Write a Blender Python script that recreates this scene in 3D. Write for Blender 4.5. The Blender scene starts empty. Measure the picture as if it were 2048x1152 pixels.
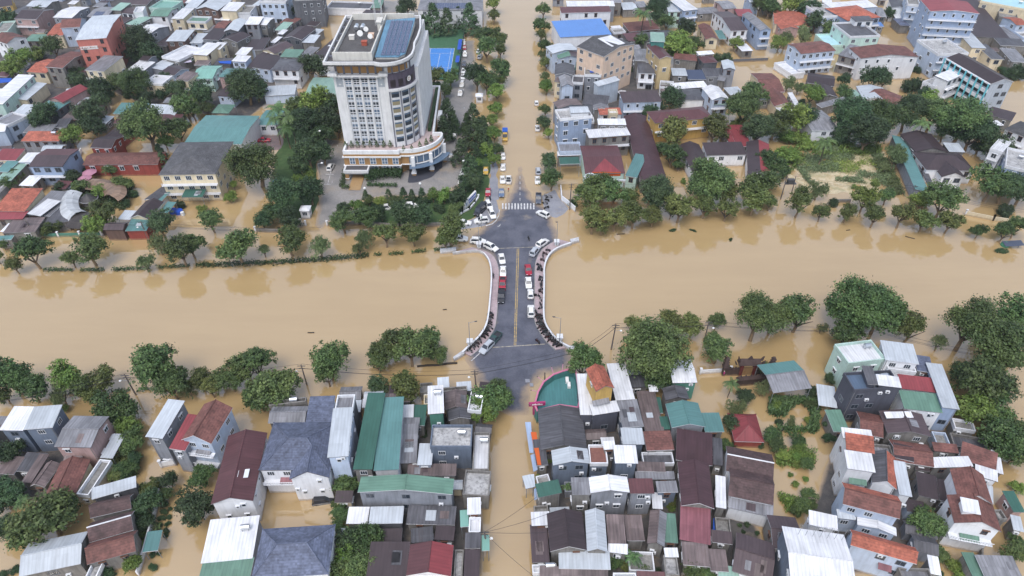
import bpy, bmesh, math, random
from mathutils import Vector, Matrix
R_ = random.Random(7)
scene = bpy.context.scene
COL = scene.collection

# ------------------------------------------------------------------ camera, sky, sun, exposure
F, PITCH, CAMH = 1380.0, math.radians(40.5), 120.0
cam = bpy.data.cameras.new('camera'); cam.sensor_width = 36; cam.lens = 36 * F / 2048
cam.clip_start = 1; cam.clip_end = 4000
camo = bpy.data.objects.new('camera', cam); COL.objects.link(camo)
camo.location = (0, 0, CAMH); camo.rotation_euler = (math.pi / 2 - PITCH, 0, 0)
scene.camera = camo
SUN_EL, SUN_AZ = math.radians(62), math.radians(200)
w = bpy.data.worlds.new('World'); scene.world = w; w.use_nodes = True
nt = w.node_tree; bg = nt.nodes['Background']
sky = nt.nodes.new('ShaderNodeTexSky'); sky.sky_type = 'NISHITA'; sky.sun_disc = False
sky.sun_elevation = SUN_EL; sky.sun_rotation = SUN_AZ
sky.air_density = 1.0; sky.dust_density = 2.5; sky.ozone_density = 1.0
hs = nt.nodes.new('ShaderNodeHueSaturation'); hs.inputs['Saturation'].default_value = 0.66
nt.links.new(sky.outputs[0], hs.inputs['Color']); nt.links.new(hs.outputs[0], bg.inputs['Color'])
bg.inputs['Strength'].default_value = 0.15
sl = bpy.data.lights.new('sun', 'SUN'); sl.energy = 0.7; sl.angle = math.radians(30); sl.color = (1, 0.985, 0.965)
so = bpy.data.objects.new('sun', sl); COL.objects.link(so)
# the sun stands behind and above the camera, veiled by cloud
sd = Vector((math.sin(SUN_AZ) * math.cos(SUN_EL), math.cos(SUN_AZ) * math.cos(SUN_EL), math.sin(SUN_EL)))
so.rotation_euler = sd.to_track_quat('Z', 'Y').to_euler()
scene.view_settings.view_transform = 'Standard'; scene.view_settings.look = 'None'
scene.view_settings.exposure = 0.84; scene.view_settings.gamma = 1
try:
    scene.cycles.max_bounces = 6; scene.cycles.diffuse_bounces = 3; scene.cycles.use_denoising = True
    scene.cycles.transparent_max_bounces = 4
except Exception: pass

# ------------------------------------------------------------------ photograph -> ground
def G(u, v, z=0.0):
    a = (u - 1024) / F; b = (v - 576) / F
    dy = math.cos(PITCH) - b * math.sin(PITCH); dz = -math.sin(PITCH) - b * math.cos(PITCH)
    t = (z - CAMH) / dz
    return Vector((a * t, dy * t, z))
def pxm(y, z=0.0):
    return F / (y * math.cos(PITCH) - (z - CAMH) * math.sin(PITCH))
TX = TY = 0
def T(x, y, z=0.0): return G(TX * 512 + x / 4, TY * 288 + y / 4, z)

# ------------------------------------------------------------------ materials
def S(r, g, b, k=0.85):
    f = lambda c: ((c / 255 + 0.055) / 1.055) ** 2.4 if c > 10 else c / 255 / 12.92
    return (f(r) * k, f(g) * k, f(b) * k, 1)
class NT:
    def __init__(s, name):
        s.m = bpy.data.materials.new(name); s.m.use_nodes = True; s.t = s.m.node_tree
        s.p = s.t.nodes['Principled BSDF']; s.out = s.t.nodes['Material Output']
    def n(s, ty, **k):
        o = s.t.nodes.new(ty)
        for a, b in k.items(): setattr(o, a, b)
        return o
    def l(s, a, b): s.t.links.new(a, b)
    def val(s, x, inp):
        if hasattr(x, 'is_linked') or hasattr(x, 'links'): s.l(x, inp)
        else: inp.default_value = x
    def math(s, op, a, b=0.0):
        o = s.n('ShaderNodeMath', operation=op); s.val(a, o.inputs[0]); s.val(b, o.inputs[1]); return o.outputs[0]
    def noise(s, vec, scale, detail=3, rough=0.55):
        o = s.n('ShaderNodeTexNoise'); s.l(vec, o.inputs['Vector'])
        o.inputs['Scale'].default_value = scale; o.inputs['Detail'].default_value = detail; o.inputs['Roughness'].default_value = rough
        return o.outputs['Fac']
    def rng(s, x, a, b, c, d):
        o = s.n('ShaderNodeMapRange'); s.val(x, o.inputs[0])
        for i, q in enumerate((a, b, c, d)): o.inputs[i + 1].default_value = q
        return o.outputs[0]
    def mul(s, col, fac):   # colour * scalar
        o = s.n('ShaderNodeMix', data_type='RGBA', blend_type='MULTIPLY'); o.inputs[0].default_value = 1
        s.val(col, o.inputs[6]); s.val(fac, o.inputs[7]); return o.outputs[2]
    def mix(s, fac, a, b):
        o = s.n('ShaderNodeMix', data_type='RGBA'); s.val(fac, o.inputs[0]); s.val(a, o.inputs[6]); s.val(b, o.inputs[7]); return o.outputs[2]
    def shift(s, vec):      # every object gets its own patch of the noise
        oi = s.n('ShaderNodeObjectInfo'); k = s.math('MULTIPLY', oi.outputs['Random'], 173.0)
        o = s.n('ShaderNodeVectorMath', operation='ADD'); s.l(vec, o.inputs[0]); s.l(k, o.inputs[1]); return o.outputs[0], oi.outputs['Random']
MC = {}
def plain(name, col, rough=0.6, metal=0.0, spec=0.4):
    k = ('p', name)
    if k not in MC:
        t = NT(name); t.p.inputs['Base Color'].default_value = col; t.p.inputs['Roughness'].default_value = rough
        t.p.inputs['Metallic'].default_value = metal; t.p.inputs['Specular IOR Level'].default_value = spec
        MC[k] = t.m
    return MC[k]
def metal_roof(name, col, dirty=0.5):
    k = ('m', name)
    if k in MC: return MC[k]
    t = NT(name + ' sheet'); uv = t.n('ShaderNodeUVMap').outputs[0]
    v, rnd = t.shift(uv)
    sp = t.n('ShaderNodeSeparateXYZ'); t.l(v, sp.inputs[0])
    cb = t.n('ShaderNodeCombineXYZ')
    t.l(t.math('FLOOR', t.math('MULTIPLY', sp.outputs[0], 1.0)), cb.inputs[0])
    t.l(t.math('FLOOR', t.math('MULTIPLY', sp.outputs[1], 0.33)), cb.inputs[1])
    wn = t.n('ShaderNodeTexWhiteNoise', noise_dimensions='2D'); t.l(cb.outputs[0], wn.inputs[0])
    sheet = t.rng(wn.outputs[0], 0, 1, 1 - 0.16 * dirty, 1 + 0.10 * dirty)
    sc = t.n('ShaderNodeVectorMath', operation='MULTIPLY'); t.l(v, sc.inputs[0]); sc.inputs[1].default_value = (1.6, 0.22, 1)
    streak = t.rng(t.noise(sc.outputs[0], 1.0, 4), 0.35, 0.72, 1 + .06 * dirty, 1 - 0.42 * dirty)
    big = t.rng(t.noise(v, 0.16, 4, 0.65), 0.3, 0.7, 1 + 0.16 * dirty, 1 - 0.30 * dirty)
    rib = t.rng(t.math('SINE', t.math('MULTIPLY', sp.outputs[0], 2 * math.pi / 0.62)), 0.2, 1, 1.0, 1 - 0.17 * min(1, dirty + .2))
    fade = t.rng(rnd, 0, 1, 0.88, 1.12)
    f = t.math('MULTIPLY', t.math('MULTIPLY', sheet, streak), t.math('MULTIPLY', t.math('MULTIPLY', big, rib), fade))
    c = t.mul(col, f)
    rust = t.rng(t.noise(sc.outputs[0], 0.55, 5, 0.7), 0.58, 0.72, 0, 0.55 * dirty)
    c = t.mix(rust, c, (col[0] * .55 + .03, col[1] * .5 + .02, col[2] * .48 + .015, 1))
    t.l(c, t.p.inputs['Base Color']); t.p.inputs['Roughness'].default_value = 0.48; t.p.inputs['Specular IOR Level'].default_value = 0.35
    MC[k] = t.m; return t.m
def tile_roof(name, col):
    k = ('t', name)
    if k in MC: return MC[k]
    t = NT(name + ' tile'); uv = t.n('ShaderNodeUVMap').outputs[0]; v, rnd = t.shift(uv)
    sp = t.n('ShaderNodeSeparateXYZ'); t.l(v, sp.inputs[0]); cb = t.n('ShaderNodeCombineXYZ')
    t.l(t.math('FLOOR', t.math('MULTIPLY', sp.outputs[0], 2.6)), cb.inputs[0]); t.l(t.math('FLOOR', t.math('MULTIPLY', sp.outputs[1], 2.6)), cb.inputs[1])
    wn = t.n('ShaderNodeTexWhiteNoise', noise_dimensions='2D'); t.l(cb.outputs[0], wn.inputs[0])
    one = t.rng(wn.outputs[0], 0, 1, 0.78, 1.2)
    row = t.rng(t.math('FRACT', t.math('MULTIPLY', sp.outputs[1], 2.0)), 0.0, 0.3, 0.72, 1.04)
    stain = t.rng(t.noise(v, 0.45, 5, 0.7), 0.35, 0.68, 1.1, 0.5)
    fade = t.rng(rnd, 0, 1, 0.85, 1.15)
    f = t.math('MULTIPLY', t.math('MULTIPLY', one, row), t.math('MULTIPLY', stain, fade))
    t.l(t.mul(col, f), t.p.inputs['Base Color']); t.p.inputs['Roughness'].default_value = 0.75
    MC[k] = t.m; return t.m
def plaster(name, col, dirty=0.5):
    k = ('w', name)
    if k in MC: return MC[k]
    t = NT(name + ' plaster'); tc = t.n('ShaderNodeTexCoord').outputs['Object']; v, rnd = t.shift(tc)
    big = t.rng(t.noise(v, 0.35, 5, 0.65), 0.35, 0.7, 1.05, 1 - 0.35 * dirty)
    sc = t.n('ShaderNodeVectorMath', operation='MULTIPLY'); t.l(v, sc.inputs[0]); sc.inputs[1].default_value = (1.3, 1.3, 0.12)
    st = t.rng(t.noise(sc.outputs[0], 1.4, 4, 0.6), 0.45, 0.75, 1.0, 1 - 0.5 * dirty)
    f = t.math('MULTIPLY', t.math('MULTIPLY', big, st), t.rng(rnd, 0, 1, 0.9, 1.08))
    sp = t.n('ShaderNodeSeparateXYZ'); t.l(tc, sp.inputs[0])
    line = t.rng(t.math('ADD', sp.outputs[2], t.math('MULTIPLY', t.noise(v, .8, 4), -1.1)), -.25, .12, .62, 0)     # silt the flood left on the plaster
    t.l(t.mix(line, t.mul(col, f), S(164, 138, 104)), t.p.inputs['Base Color']); t.p.inputs['Roughness'].default_value = 0.85
    MC[k] = t.m; return t.m

ROOFS = {  # colour as seen from the air, word, kind, dirt
 'brown': ((92, 76, 80), 'brown', 'm', .55), 'dbrown': ((74, 61, 65), 'dark brown', 'm', .5), 'maroon': ((108, 66, 70), 'maroon', 'm', .5),
 'dmaroon': ((84, 56, 62), 'dark maroon', 'm', .5), 'red': ((158, 66, 72), 'red', 'm', .5), 'red3': ((150, 88, 98), 'faded red', 'm', .7),
 'tile': ((128, 78, 70), 'brown tiled', 't', .5), 'orange': ((190, 98, 74), 'orange tiled', 't', .5), 'dtile': ((98, 72, 72), 'dark tiled', 't', .5),
 'white': ((232, 234, 239), 'white', 'm', .5), 'silver': ((196, 205, 214), 'silver', 'm', .4), 'grey': ((146, 147, 154), 'grey', 'm', .9),
 'dgrey': ((98, 98, 105), 'dark grey', 'm', .95), 'rust': ((132, 115, 114), 'rusty', 'm', 1.0), 'teal': ((92, 144, 143), 'teal', 'm', .35),
 'green': ((104, 148, 128), 'green', 'm', .5), 'dgreen': ((60, 112, 98), 'dark green', 'm', .4), 'lgreen': ((146, 186, 170), 'pale green', 'm', .4),
 'blue': ((84, 138, 216), 'bright blue', 'm', .15), 'navy': ((98, 108, 136), 'slate blue tiled', 't', .4), 'conc': ((154, 152, 148), 'grey concrete', 'c', 1.1),
 'rconc': ((196, 196, 196), 'pale concrete', 'c', 1.2), 'slate': ((88, 88, 92), 'dark slate', 't', .5), 'mint': ((130, 190, 174), 'mint green', 'm', .3),
 'cyan': ((176, 226, 238), 'pale cyan', 'c', .3), 'glass': ((96, 120, 150), 'glass', 'm', .3), 'solar': ((70, 82, 112), 'dark solar', 'm', .2), 'brick': ((150, 96, 84), 'brick paved', 'c', .5)}
WALLS = {'white': ((236, 238, 242), 'white', .3), 'cream': ((228, 214, 184), 'cream', .45), 'grey': ((150, 154, 163), 'grey', .6),
 'dgrey': ((104, 106, 112), 'dark grey', .7), 'lblue': ((196, 210, 230), 'pale blue', .4), 'lblue2': ((160, 178, 206), 'light blue', .4), 'pink': ((190, 160, 156), 'pink', .5),
 'salmon': ((208, 128, 116), 'salmon', .4), 'yellow': ((206, 170, 98), 'yellow', .45), 'conc': ((142, 139, 135), 'bare concrete', .9),
 'mint': ((200, 228, 218), 'mint', .4), 'brown': ((120, 96, 88), 'brown', .6), 'green': ((86, 140, 124), 'green', .5), 'red': ((150, 70, 62), 'red', .5),
 'peach': ((226, 200, 178), 'peach', .35), 'bgrey': ((112, 124, 142), 'blue grey', .5), 'slate': ((84, 86, 98), 'slate grey', .5), 'silver': ((190, 200, 212), 'silver metal', .5),
 'teal': ((70, 128, 124), 'teal', .4), 'buff': ((206, 184, 140), 'buff', .4)}
def roof_mat(n):
    c, wd, k, d = ROOFS[n]; g = sum(c) / 3; c = tuple(x * .82 + g * .18 for x in c)
    if k == 'm': return metal_roof(n, S(*c), d)
    if k == 't': return tile_roof(n, S(*c))
    return plaster(n + ' slab', S(*c), d)
def wall_mat(n): c, wd, d = WALLS[n]; return plaster(n, S(*c), d)
TRIM = plaster('white trim', S(232, 234, 238), .3); GTRIM = plaster('grey trim', S(150, 150, 152), .6); DTRIM = plaster('dark trim', S(80, 70, 70), .6)
GLASS = plain('window glass', (0.035, 0.045, 0.06, 1), 0.12, 0, 0.6); DARK = plain('dark opening', (0.02, 0.02, 0.022, 1), 0.8)
GLASSB = plain('bluish glass', (0.10, 0.15, 0.22, 1), 0.15, 0, 0.6)
FRAMEW = plain('white frame', S(225, 228, 232), 0.6); FRAMEB = plain('brown frame', S(110, 80, 66), 0.6); FRAMEG = plain('grey frame', S(120, 126, 135), 0.6)
STEEL = plain('stainless steel', (0.6, 0.62, 0.65, 1), 0.28, 0.9); RUB = plain('black rubber', (0.02, 0.02, 0.02, 1), 0.8)
BLACK = plain('black plastic', (0.03, 0.03, 0.035, 1), 0.5); WHITEP = plain('white paint', S(238, 238, 236), 0.5); POLEM = plaster('pole concrete', S(120, 112, 108), .8)
DKMET = plain('dark metal', (0.06, 0.06, 0.065, 1), 0.5); GALV = plain('galvanised steel', S(150, 155, 160), 0.5, .3)

# ------------------------------------------------------------------ mesh helper
class MB:
    def __init__(s): s.v = []; s.f = []; s.m = []
    def face(s, pts, mat=0):
        i = len(s.v); s.v += [tuple(p) for p in pts]; s.f.append(tuple(range(i, i + len(pts)))); s.m.append(mat)
    def box(s, x0, x1, y0, y1, z0, z1, mat=0, bottom=False):
        a = [(x0, y0, z0), (x1, y0, z0), (x1, y1, z0), (x0, y1, z0)]; b = [(x, y, z1) for x, y, _ in a]
        s.hull(a, b, mat, bottom)
    def hull(s, a, b, mat=0, bottom=True, top=True):     # two rings joined; ring a below, counter-clockwise
        n = len(a); i = len(s.v); s.v += [tuple(p) for p in a] + [tuple(p) for p in b]
        for k in range(n):
            s.f.append((i + k, i + (k + 1) % n, i + n + (k + 1) % n, i + n + k)); s.m.append(mat)
        if top: s.f.append(tuple(range(i + n, i + 2 * n))); s.m.append(mat)
        if bottom: s.f.append(tuple(range(i + n - 1, i - 1, -1))); s.m.append(mat)
    def prism(s, pts, z0, z1, mat=0, bottom=False): s.hull([(p[0], p[1], z0) for p in pts], [(p[0], p[1], z1) for p in pts], mat, bottom)
    def tube(s, p, q, r, n=6, mat=0, r2=None):
        p = Vector(p); q = Vector(q); d = (q - p).normalized(); u = d.orthogonal().normalized(); v = d.cross(u); r2 = r if r2 is None else r2
        ring = lambda c, rr: [c + u * math.cos(2 * math.pi * k / n) * rr + v * math.sin(2 * math.pi * k / n) * rr for k in range(n)]
        s.hull(ring(p, r), ring(q, r2), mat)
    def ball(s, c, r, mat=0, n=8, sz=1.0):
        rings = [[(c[0] + r * math.sin(a) * math.cos(2 * math.pi * k / n), c[1] + r * math.sin(a) * math.sin(2 * math.pi * k / n), c[2] - r * sz * math.cos(a)) for k in range(n)] for a in [math.pi * j / 6 for j in (0.35, 1.2, 2.2, 3, 3.8, 4.8, 5.65)]]
        for j in range(6): s.hull(rings[j], rings[j + 1], mat, j == 0, j == 5)
    def build(s, name, mats, parent=None, loc=None, smooth=False):
        me = bpy.data.meshes.new(name); me.from_pydata(s.v, [], s.f)
        if not isinstance(mats, (list, tuple)): mats = [mats]
        for m in mats: me.materials.append(m)
        me.polygons.foreach_set('material_index', s.m)
        if smooth: me.polygons.foreach_set('use_smooth', [True] * len(s.f))
        uvl = me.uv_layers.new(name='UVMap'); uv = uvl.data
        for p in me.polygons:
            n = p.normal
            if abs(n.z) > 0.999 or n.length < .5: u = Vector((1, 0, 0)); v = Vector((0, 1, 0))
            else: u = Vector((-n.y, n.x, 0)).normalized(); v = n.cross(u)
            for li in p.loop_indices:
                c = me.vertices[me.loops[li].vertex_index].co; uv[li].uv = (c.dot(u), c.dot(v))
        me.update()
        o = bpy.data.objects.new(name, me); COL.objects.link(o)
        if parent is not None: o.parent = parent
        if loc is not None: o.location = loc
        return o
def empty(name, loc, rz=0.0):
    o = bpy.data.objects.new(name, None); COL.objects.link(o); o.location = loc; o.rotation_euler = (0, 0, rz); o.empty_display_size = .5; return o
THINGS = []
def tag(o, label, cat, group=None):
    o['label'] = label; o['category'] = cat
    if group: o['group'] = group
    THINGS.append(o); return o
def struct(o): o['kind'] = 'structure'; return o
def stuff(o): o['kind'] = 'stuff'; return o
def link_copy(o, parent=None):
    c = o.copy(); COL.objects.link(c)
    if parent is not None: c.parent = parent
    return c
def dup(root, loc, rz, scale=None):
    r = link_copy(root); r.location = loc; r.rotation_euler = (0, 0, rz)
    if scale is not None: r.scale = scale if isinstance(scale, tuple) else (scale,) * 3
    for ch in list(root.children):
        c = link_copy(ch, r)
        for g in ch.children: link_copy(g, c)
    return r
LAND = []   # landmark phrase, position
def land(phrase, pos): LAND.append((phrase, Vector((pos[0], pos[1], 0))))
# ------------------------------------------------------------------ windows, doors (shared meshes)
def win_mesh(w, h, fr, panes, sill, glass=GLASS):
    b = MB(); t = 0.09
    b.box(-w / 2 - t, w / 2 + t, -0.07, 0.03, -h / 2 - t, -h / 2); b.box(-w / 2 - t, w / 2 + t, -0.07, 0.03, h / 2, h / 2 + t)
    b.box(-w / 2 - t, -w / 2, -0.07, 0.03, -h / 2, h / 2); b.box(w / 2, w / 2 + t, -0.07, 0.03, -h / 2, h / 2)
    for k in range(1, panes):
        x = -w / 2 + w * k / panes; b.box(x - .035, x + .035, -0.06, 0.03, -h / 2, h / 2)
    if sill: b.box(-w / 2 - .22, w / 2 + .22, -0.32, 0.0, h / 2 + t, h / 2 + t + .1)
    b.face([(-w / 2, -0.02, -h / 2), (w / 2, -0.02, -h / 2), (w / 2, -0.02, h / 2), (-w / 2, -0.02, h / 2)], 1)
    o = b.build('window', [fr, glass]); me = o.data; bpy.data.objects.remove(o); return me
WIN = [win_mesh(1.3, 1.4, FRAMEW, 2, 1), win_mesh(1.5, 1.3, FRAMEW, 3, 0), win_mesh(1.1, 1.5, FRAMEB, 2, 1), win_mesh(1.7, 1.4, FRAMEG, 2, 0), win_mesh(.8, 1.2, FRAMEW, 1, 1)]
def door_mesh():
    b = MB(); b.box(-1.3, 1.3, -0.08, .03, 2.15, 2.3); b.box(-1.3, -1.15, -.08, .03, -1, 2.15); b.box(1.15, 1.3, -.08, .03, -1, 2.15)
    b.face([(-1.15, -.02, -1), (1.15, -.02, -1), (1.15, -.02, 2.15), (-1.15, -.02, 2.15)], 1); b.box(-.04, .04, -.06, .03, -1, 2.15)
    o = b.build('door', [FRAMEG, DARK]); me = o.data; bpy.data.objects.remove(o); return me
DOOR = door_mesh()
def place(me, name, parent, loc, rz, sc=(1, 1, 1)):
    o = bpy.data.objects.new(name, me); COL.objects.link(o); o.parent = parent; o.location = loc; o.rotation_euler = (0, 0, rz); o.scale = sc; return o
def tank_mesh():
    b = MB(); n = 12
    b.tube((-.75, 0, .95), (.75, 0, .95), .5, n); b.tube((-.85, 0, .95), (-.75, 0, .95), .3, n, r2=.5); b.tube((.75, 0, .95), (.85, 0, .95), .5, n, r2=.3)
    o = b.build('tank', STEEL, smooth=False); me = o.data; bpy.data.objects.remove(o)
    c = MB()
    for x in (-.55, .55):
        for y in (-.4, .4): c.tube((x, y, 0), (x, y, .7), .04, 4)
        c.box(x - .05, x + .05, -.45, .45, .45, .52)
    o = c.build('stand', GALV); m2 = o.data; bpy.data.objects.remove(o); return me, m2
TANK, TSTAND = tank_mesh()
AUTO = []    # (object, words on how it looks, category, group, position)
def water_tank(loc, rz, where, s=1.0):
    e = empty('water_tank', loc, rz); e.scale = (s, s, s)
    place(TANK, 'tank', e, (0, 0, 0), 0); place(TSTAND, 'stand', e, (0, 0, 0), 0)
    e['category'] = 'water tank'; AUTO.append((e, 'shiny steel water tank ' + where, 'water tank', 'steel water tanks on roofs', e.location.copy())); return e

def roof_part(e, style, w, d, h, rise, names, near):
    """roof of a w x d house with its eaves at h; returns the roof object and the wall gables"""
    na = names.split('/'); nb = na[-1]; mats = [roof_mat(na[0]), roof_mat(nb), TRIM if R_.random() < .45 else (GTRIM if R_.random() < .6 else DTRIM)]
    x0, x1, y0, y1 = -w / 2, w / 2, -d / 2, d / 2; t = 0.14; b = MB(); gab = []; ridge = []
    def slab(pts, mat):
        up = [Vector(p) for p in pts]; dn = [p - Vector((0, 0, t)) for p in up]
        b.face(up, mat); b.face(list(reversed(dn)), 2)
        for k in range(len(up)):
            j = (k + 1) % len(up); b.face([dn[k], dn[j], up[j], up[k]], 2)
    if style == 'gx':
        m = h + rise
        slab([(x0, y0, h), (x1, y0, h), (x1, 0, m), (x0, 0, m)], 0); slab([(x0, 0, m), (x1, 0, m), (x1, y1, h), (x0, y1, h)], 1)
        i = .3; gab = [[(x0 + i, y0 + i, h), (x0 + i, 0, m - .12), (x0 + i, y1 - i, h)], [(x1 - i, y0 + i, h), (x1 - i, y1 - i, h), (x1 - i, 0, m - .12)]]; ridge = [((x0, 0, m), (x1, 0, m))]
    elif style == 'gy':
        m = h + rise
        slab([(x0, y0, h), (0, y0, m), (0, y1, m), (x0, y1, h)], 0); slab([(0, y0, m), (x1, y0, h), (x1, y1, h), (0, y1, m)], 1)
        i = .3; gab = [[(x0 + i, y0 + i, h), (x1 - i, y0 + i, h), (0, y0 + i, m - .12)], [(x1 - i, y1 - i, h), (x0 + i, y1 - i, h), (0, y1 - i, m - .12)]]; ridge = [((0, y0, m), (0, y1, m))]
    elif style == 'hip':
        m = h + rise
        if w >= d:
            a = (x0 + d * .42, 0, m); c = (x1 - d * .42, 0, m)
            slab([(x0, y0, h), (x1, y0, h), c, a], 0); slab([(x1, y1, h), (x0, y1, h), a, c], 1); slab([(x0, y1, h), (x0, y0, h), a], 0); slab([(x1, y0, h), (x1, y1, h), c], 1)
            ridge = [(a, c), (a, (x0, y0, h)), (a, (x0, y1, h)), (c, (x1, y0, h)), (c, (x1, y1, h))]
        else:
            a = (0, y0 + w * .42, m); c = (0, y1 - w * .42, m)
            slab([(x0, y1, h), (x0, y0, h), a, c], 0); slab([(x1, y0, h), (x1, y1, h), c, a], 1); slab([(x0, y0, h), (x1, y0, h), a], 0); slab([(x1, y1, h), (x0, y1, h), c], 1)
            ridge = [(a, c), (a, (x0, y0, h)), (a, (x1, y0, h)), (c, (x0, y1, h)), (c, (x1, y1, h))]
    elif style == 'sx':
        m = h + rise; slab([(x0, y0, h), (x1, y0, h), (x1, y1, m), (x0, y1, m)], 0)
        i = .3; gab = [[(x0 + i, y0 + i, h), (x0 + i, y1 - i, m - .13), (x0 + i, y1 - i, h)], [(x1 - i, y0 + i, h), (x1 - i, y1 - i, h), (x1 - i, y1 - i, m - .13)], [(x1 - i, y1 - i, h), (x0 + i, y1 - i, h), (x0 + i, y1 - i, m - .13), (x1 - i, y1 - i, m - .13)]]
    else:   # flat slab behind a parapet
        b.box(x0 + .12, x1 - .12, y0 + .12, y1 - .12, h - 1.0, h - .75, 0)
    ro = b.build('roof', mats, e)
    if ridge and near:
        rb = MB()
        for p, q in ridge: rb.tube(Vector(p) + Vector((0, 0, .03)), Vector(q) + Vector((0, 0, .03)), .13, 5)
        rb.build('ridge_cap', TRIM if (na[0] != 'navy' and ROOFS[na[0]][2] == 't' and R_.random() < .35) else mats[0], ro)
    return ro, gab
NOWALL = {'open'}; FOOT = []
def house(p1, p2, p3, h, style, rise, roof, wall, opts, name, lm, label):
    P1, P2, P3 = (p1, p2, p3) if isinstance(p1, Vector) else (T(*p1, h), T(*p2, h), T(*p3, h))
    u = (P2 - P1); w = u.length; u.normalize(); n = Vector((-u.y, u.x, 0)); d = (P3 - P2).dot(n)
    if d < 0: d = max(1.5, -d); n = -n; P1, P2 = P2, P1; u = -u; n = Vector((-u.y, u.x, 0)); 
    d = max(d, 1.2)
    c = P1 + u * (w / 2) + n * (d / 2); c.z = 0; rz = math.atan2(u.y, u.x)
    near = c.y < 150; area = w * d; key = name; FOOT.append((Vector((c.x, c.y)), Vector((u.x, u.y)), w, d))
    big = area > 330
    if not key:
        key = 'shed' if (h < 4.6 and style[0] == 's') or wall in NOWALL else 'apartment_building' if h >= 11 and area > 60 else 'hall' if big and style != 'fl' else 'house'
    e = empty(key, c, rz)
    ro, gab = roof_part(e, style, w, d, h, rise, roof, near)
    x0, x1, y0, y1 = -w / 2, w / 2, -d / 2, d / 2
    ws = 'open'
    if wall == 'open':
        for x in (x0 + .2, x1 - .2):
            for y in (y0 + .2, y1 - .2):
                b = MB(); b.tube((x, y, -1), (x, y, h - .12 + (rise if style == 'sx' and y > 0 else 0)), .07, 5); b.build('post', GALV, e)
    else:
        wm = wall_mat(wall); b = MB(); i = 0.12 if style == 'fl' else 0.3; zt = h - 0.76 if style == 'fl' else h - (.1 if style != 'hip' else .12)
        b.box(x0 + i, x1 - i, y0 + i, y1 - i, -1.5, zt)
        for g in gab: b.face(g)
        b.build('wall', wm, e); ws = WALLS[wall][1]
        if style == 'fl':
            b = MB(); q = .22
            b.box(x0, x1, y0, y0 + q, h - 1.0, h); b.box(x0, x1, y1 - q, y1, h - 1.0, h); b.box(x0, x0 + q, y0 + q, y1 - q, h - 1.0, h); b.box(x1 - q, x1, y0 + q, y1 - q, h - 1.0, h)
            b.build('parapet', wm if R_.random() < .5 else TRIM, e)
        # openings on the walls that look out to the street, the river and the camera side
        if 'n' not in opts:
            wi = R_.choice(WIN) if h > 4.5 else WIN[R_.choice((0, 2, 4))]
            sides = [(0, w, (0, y0 + i), 0)]
            cx = Vector((0, 0, 0)) - c
            if 'c' in opts: pass
            elif cx.dot(u) > 0: sides.append((1, d, (x1 - i, 0), math.pi / 2))
            else: sides.append((2, d, (x0 + i, 0), -math.pi / 2))
            for sid, L, (ox, oy), a in sides:
                nc = max(1, min(5, int(L / 3.1))) if L > 2.2 else 0
                if sid and L > 3: nc = max(1, min(6, int(L / 3.8)))
                k = 0; z = h - (2.3 if style == 'fl' else 1.45)
                while z > 1.3 and k < 6:
                    for q in range(nc):
                        if R_.random() < (.1 if 'b' in opts and not sid else .3 if not sid else .5): continue
                        s = (q + .5) / nc * (L - .8) - (L - .8) / 2
                        if k and z < 2.6 and not sid and nc > 1 and q == nc // 2:
                            place(DOOR, 'door', e, (ox + s, oy, 0), 0); continue
                        place(wi, 'window', e, (ox + (s if not sid else 0), oy + (0 if not sid else s * (1 if sid == 1 else -1)), z), a, (.84, 1, .84) if near else (1.05, 1, 1.05))
                    z -= 3.3; k += 1
        if 'b' in opts:
            z = h - 3.6
            while z > 1.6:
                b = MB(); b.box(x0 + .3, x1 - .3, y0 - 1.0, y0 + i - .004, z, z + .15)
                b.box(x0 + .3, x1 - .3, y0 - 1.0, y0 - .92, z + .85, z + .95)
                k = x0 + .35
                while k < x1 - .3: b.box(k, k + .07, y0 - .99, y0 - .93, z + .15, z + .85); k += .45
                b.build('balcony', TRIM, e); z -= 3.3
    if 'c' in opts:     # white gallery front with cyan pillars along the long side
        L = y1 - y0 - .6; b = MB(); b.box(x0 - .5, x0 + .296, y0 + .3, y1 - .3, h - .5, h - .1)
        for k in range(1, 4): b.box(x0 - .5, x0 + .296, y0 + .3, y1 - .3, h - 3.1 * k - .6, h - 3.1 * k + .5)
        b.build('gallery_front', TRIM, e)
        for k in range(9):
            y = y0 + .3 + L * k / 8; b = MB(); b.box(x0 - .75, x0 - .503, y - .3, y + .3, -1.5, h - .1); b.build('cyan_pillar', plain('cyan paint', S(110, 196, 210), .6), e)
        for k in range(4):
            z = h - .5 - 3.1 * k; b = MB(); b.box(x0 + .27, x0 + .297, y0 + .4, y1 - .4, z - 1.55, z); b.build('gallery_opening', DARK, e)
    if 's' in opts:     # rows of solar modules lying on the front slope
        sl = math.atan2(rise, d / 2 if style in ('gx', 'hip') else d) if style != 'gy' else 0
        b = MB(); nx = max(2, int(w * .55 / 1.1)); dep = (d / 2 if style in ('gx', 'hip') else d)
        ny = max(1, int(dep * .7 / 1.9))
        for a in range(nx):
            for k in range(ny):
                xx = -nx * .55 + a * 1.1; f0 = .12 * dep + k * 1.9; f1 = f0 + 1.8
                if f1 > dep * .95: continue
                z0 = h + f0 * math.tan(sl) + .12; z1 = h + f1 * math.tan(sl) + .12
                b.hull([(xx, y0 + f0, z0 - .05), (xx + 1.0, y0 + f0, z0 - .05), (xx + 1.0, y0 + f1, z1 - .05), (xx, y0 + f1, z1 - .05)], [(xx, y0 + f0, z0), (xx + 1.0, y0 + f0, z0), (xx + 1.0, y0 + f1, z1), (xx, y0 + f1, z1)])
        if b.v: b.build('solar_array', SOLARM, e)
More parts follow.
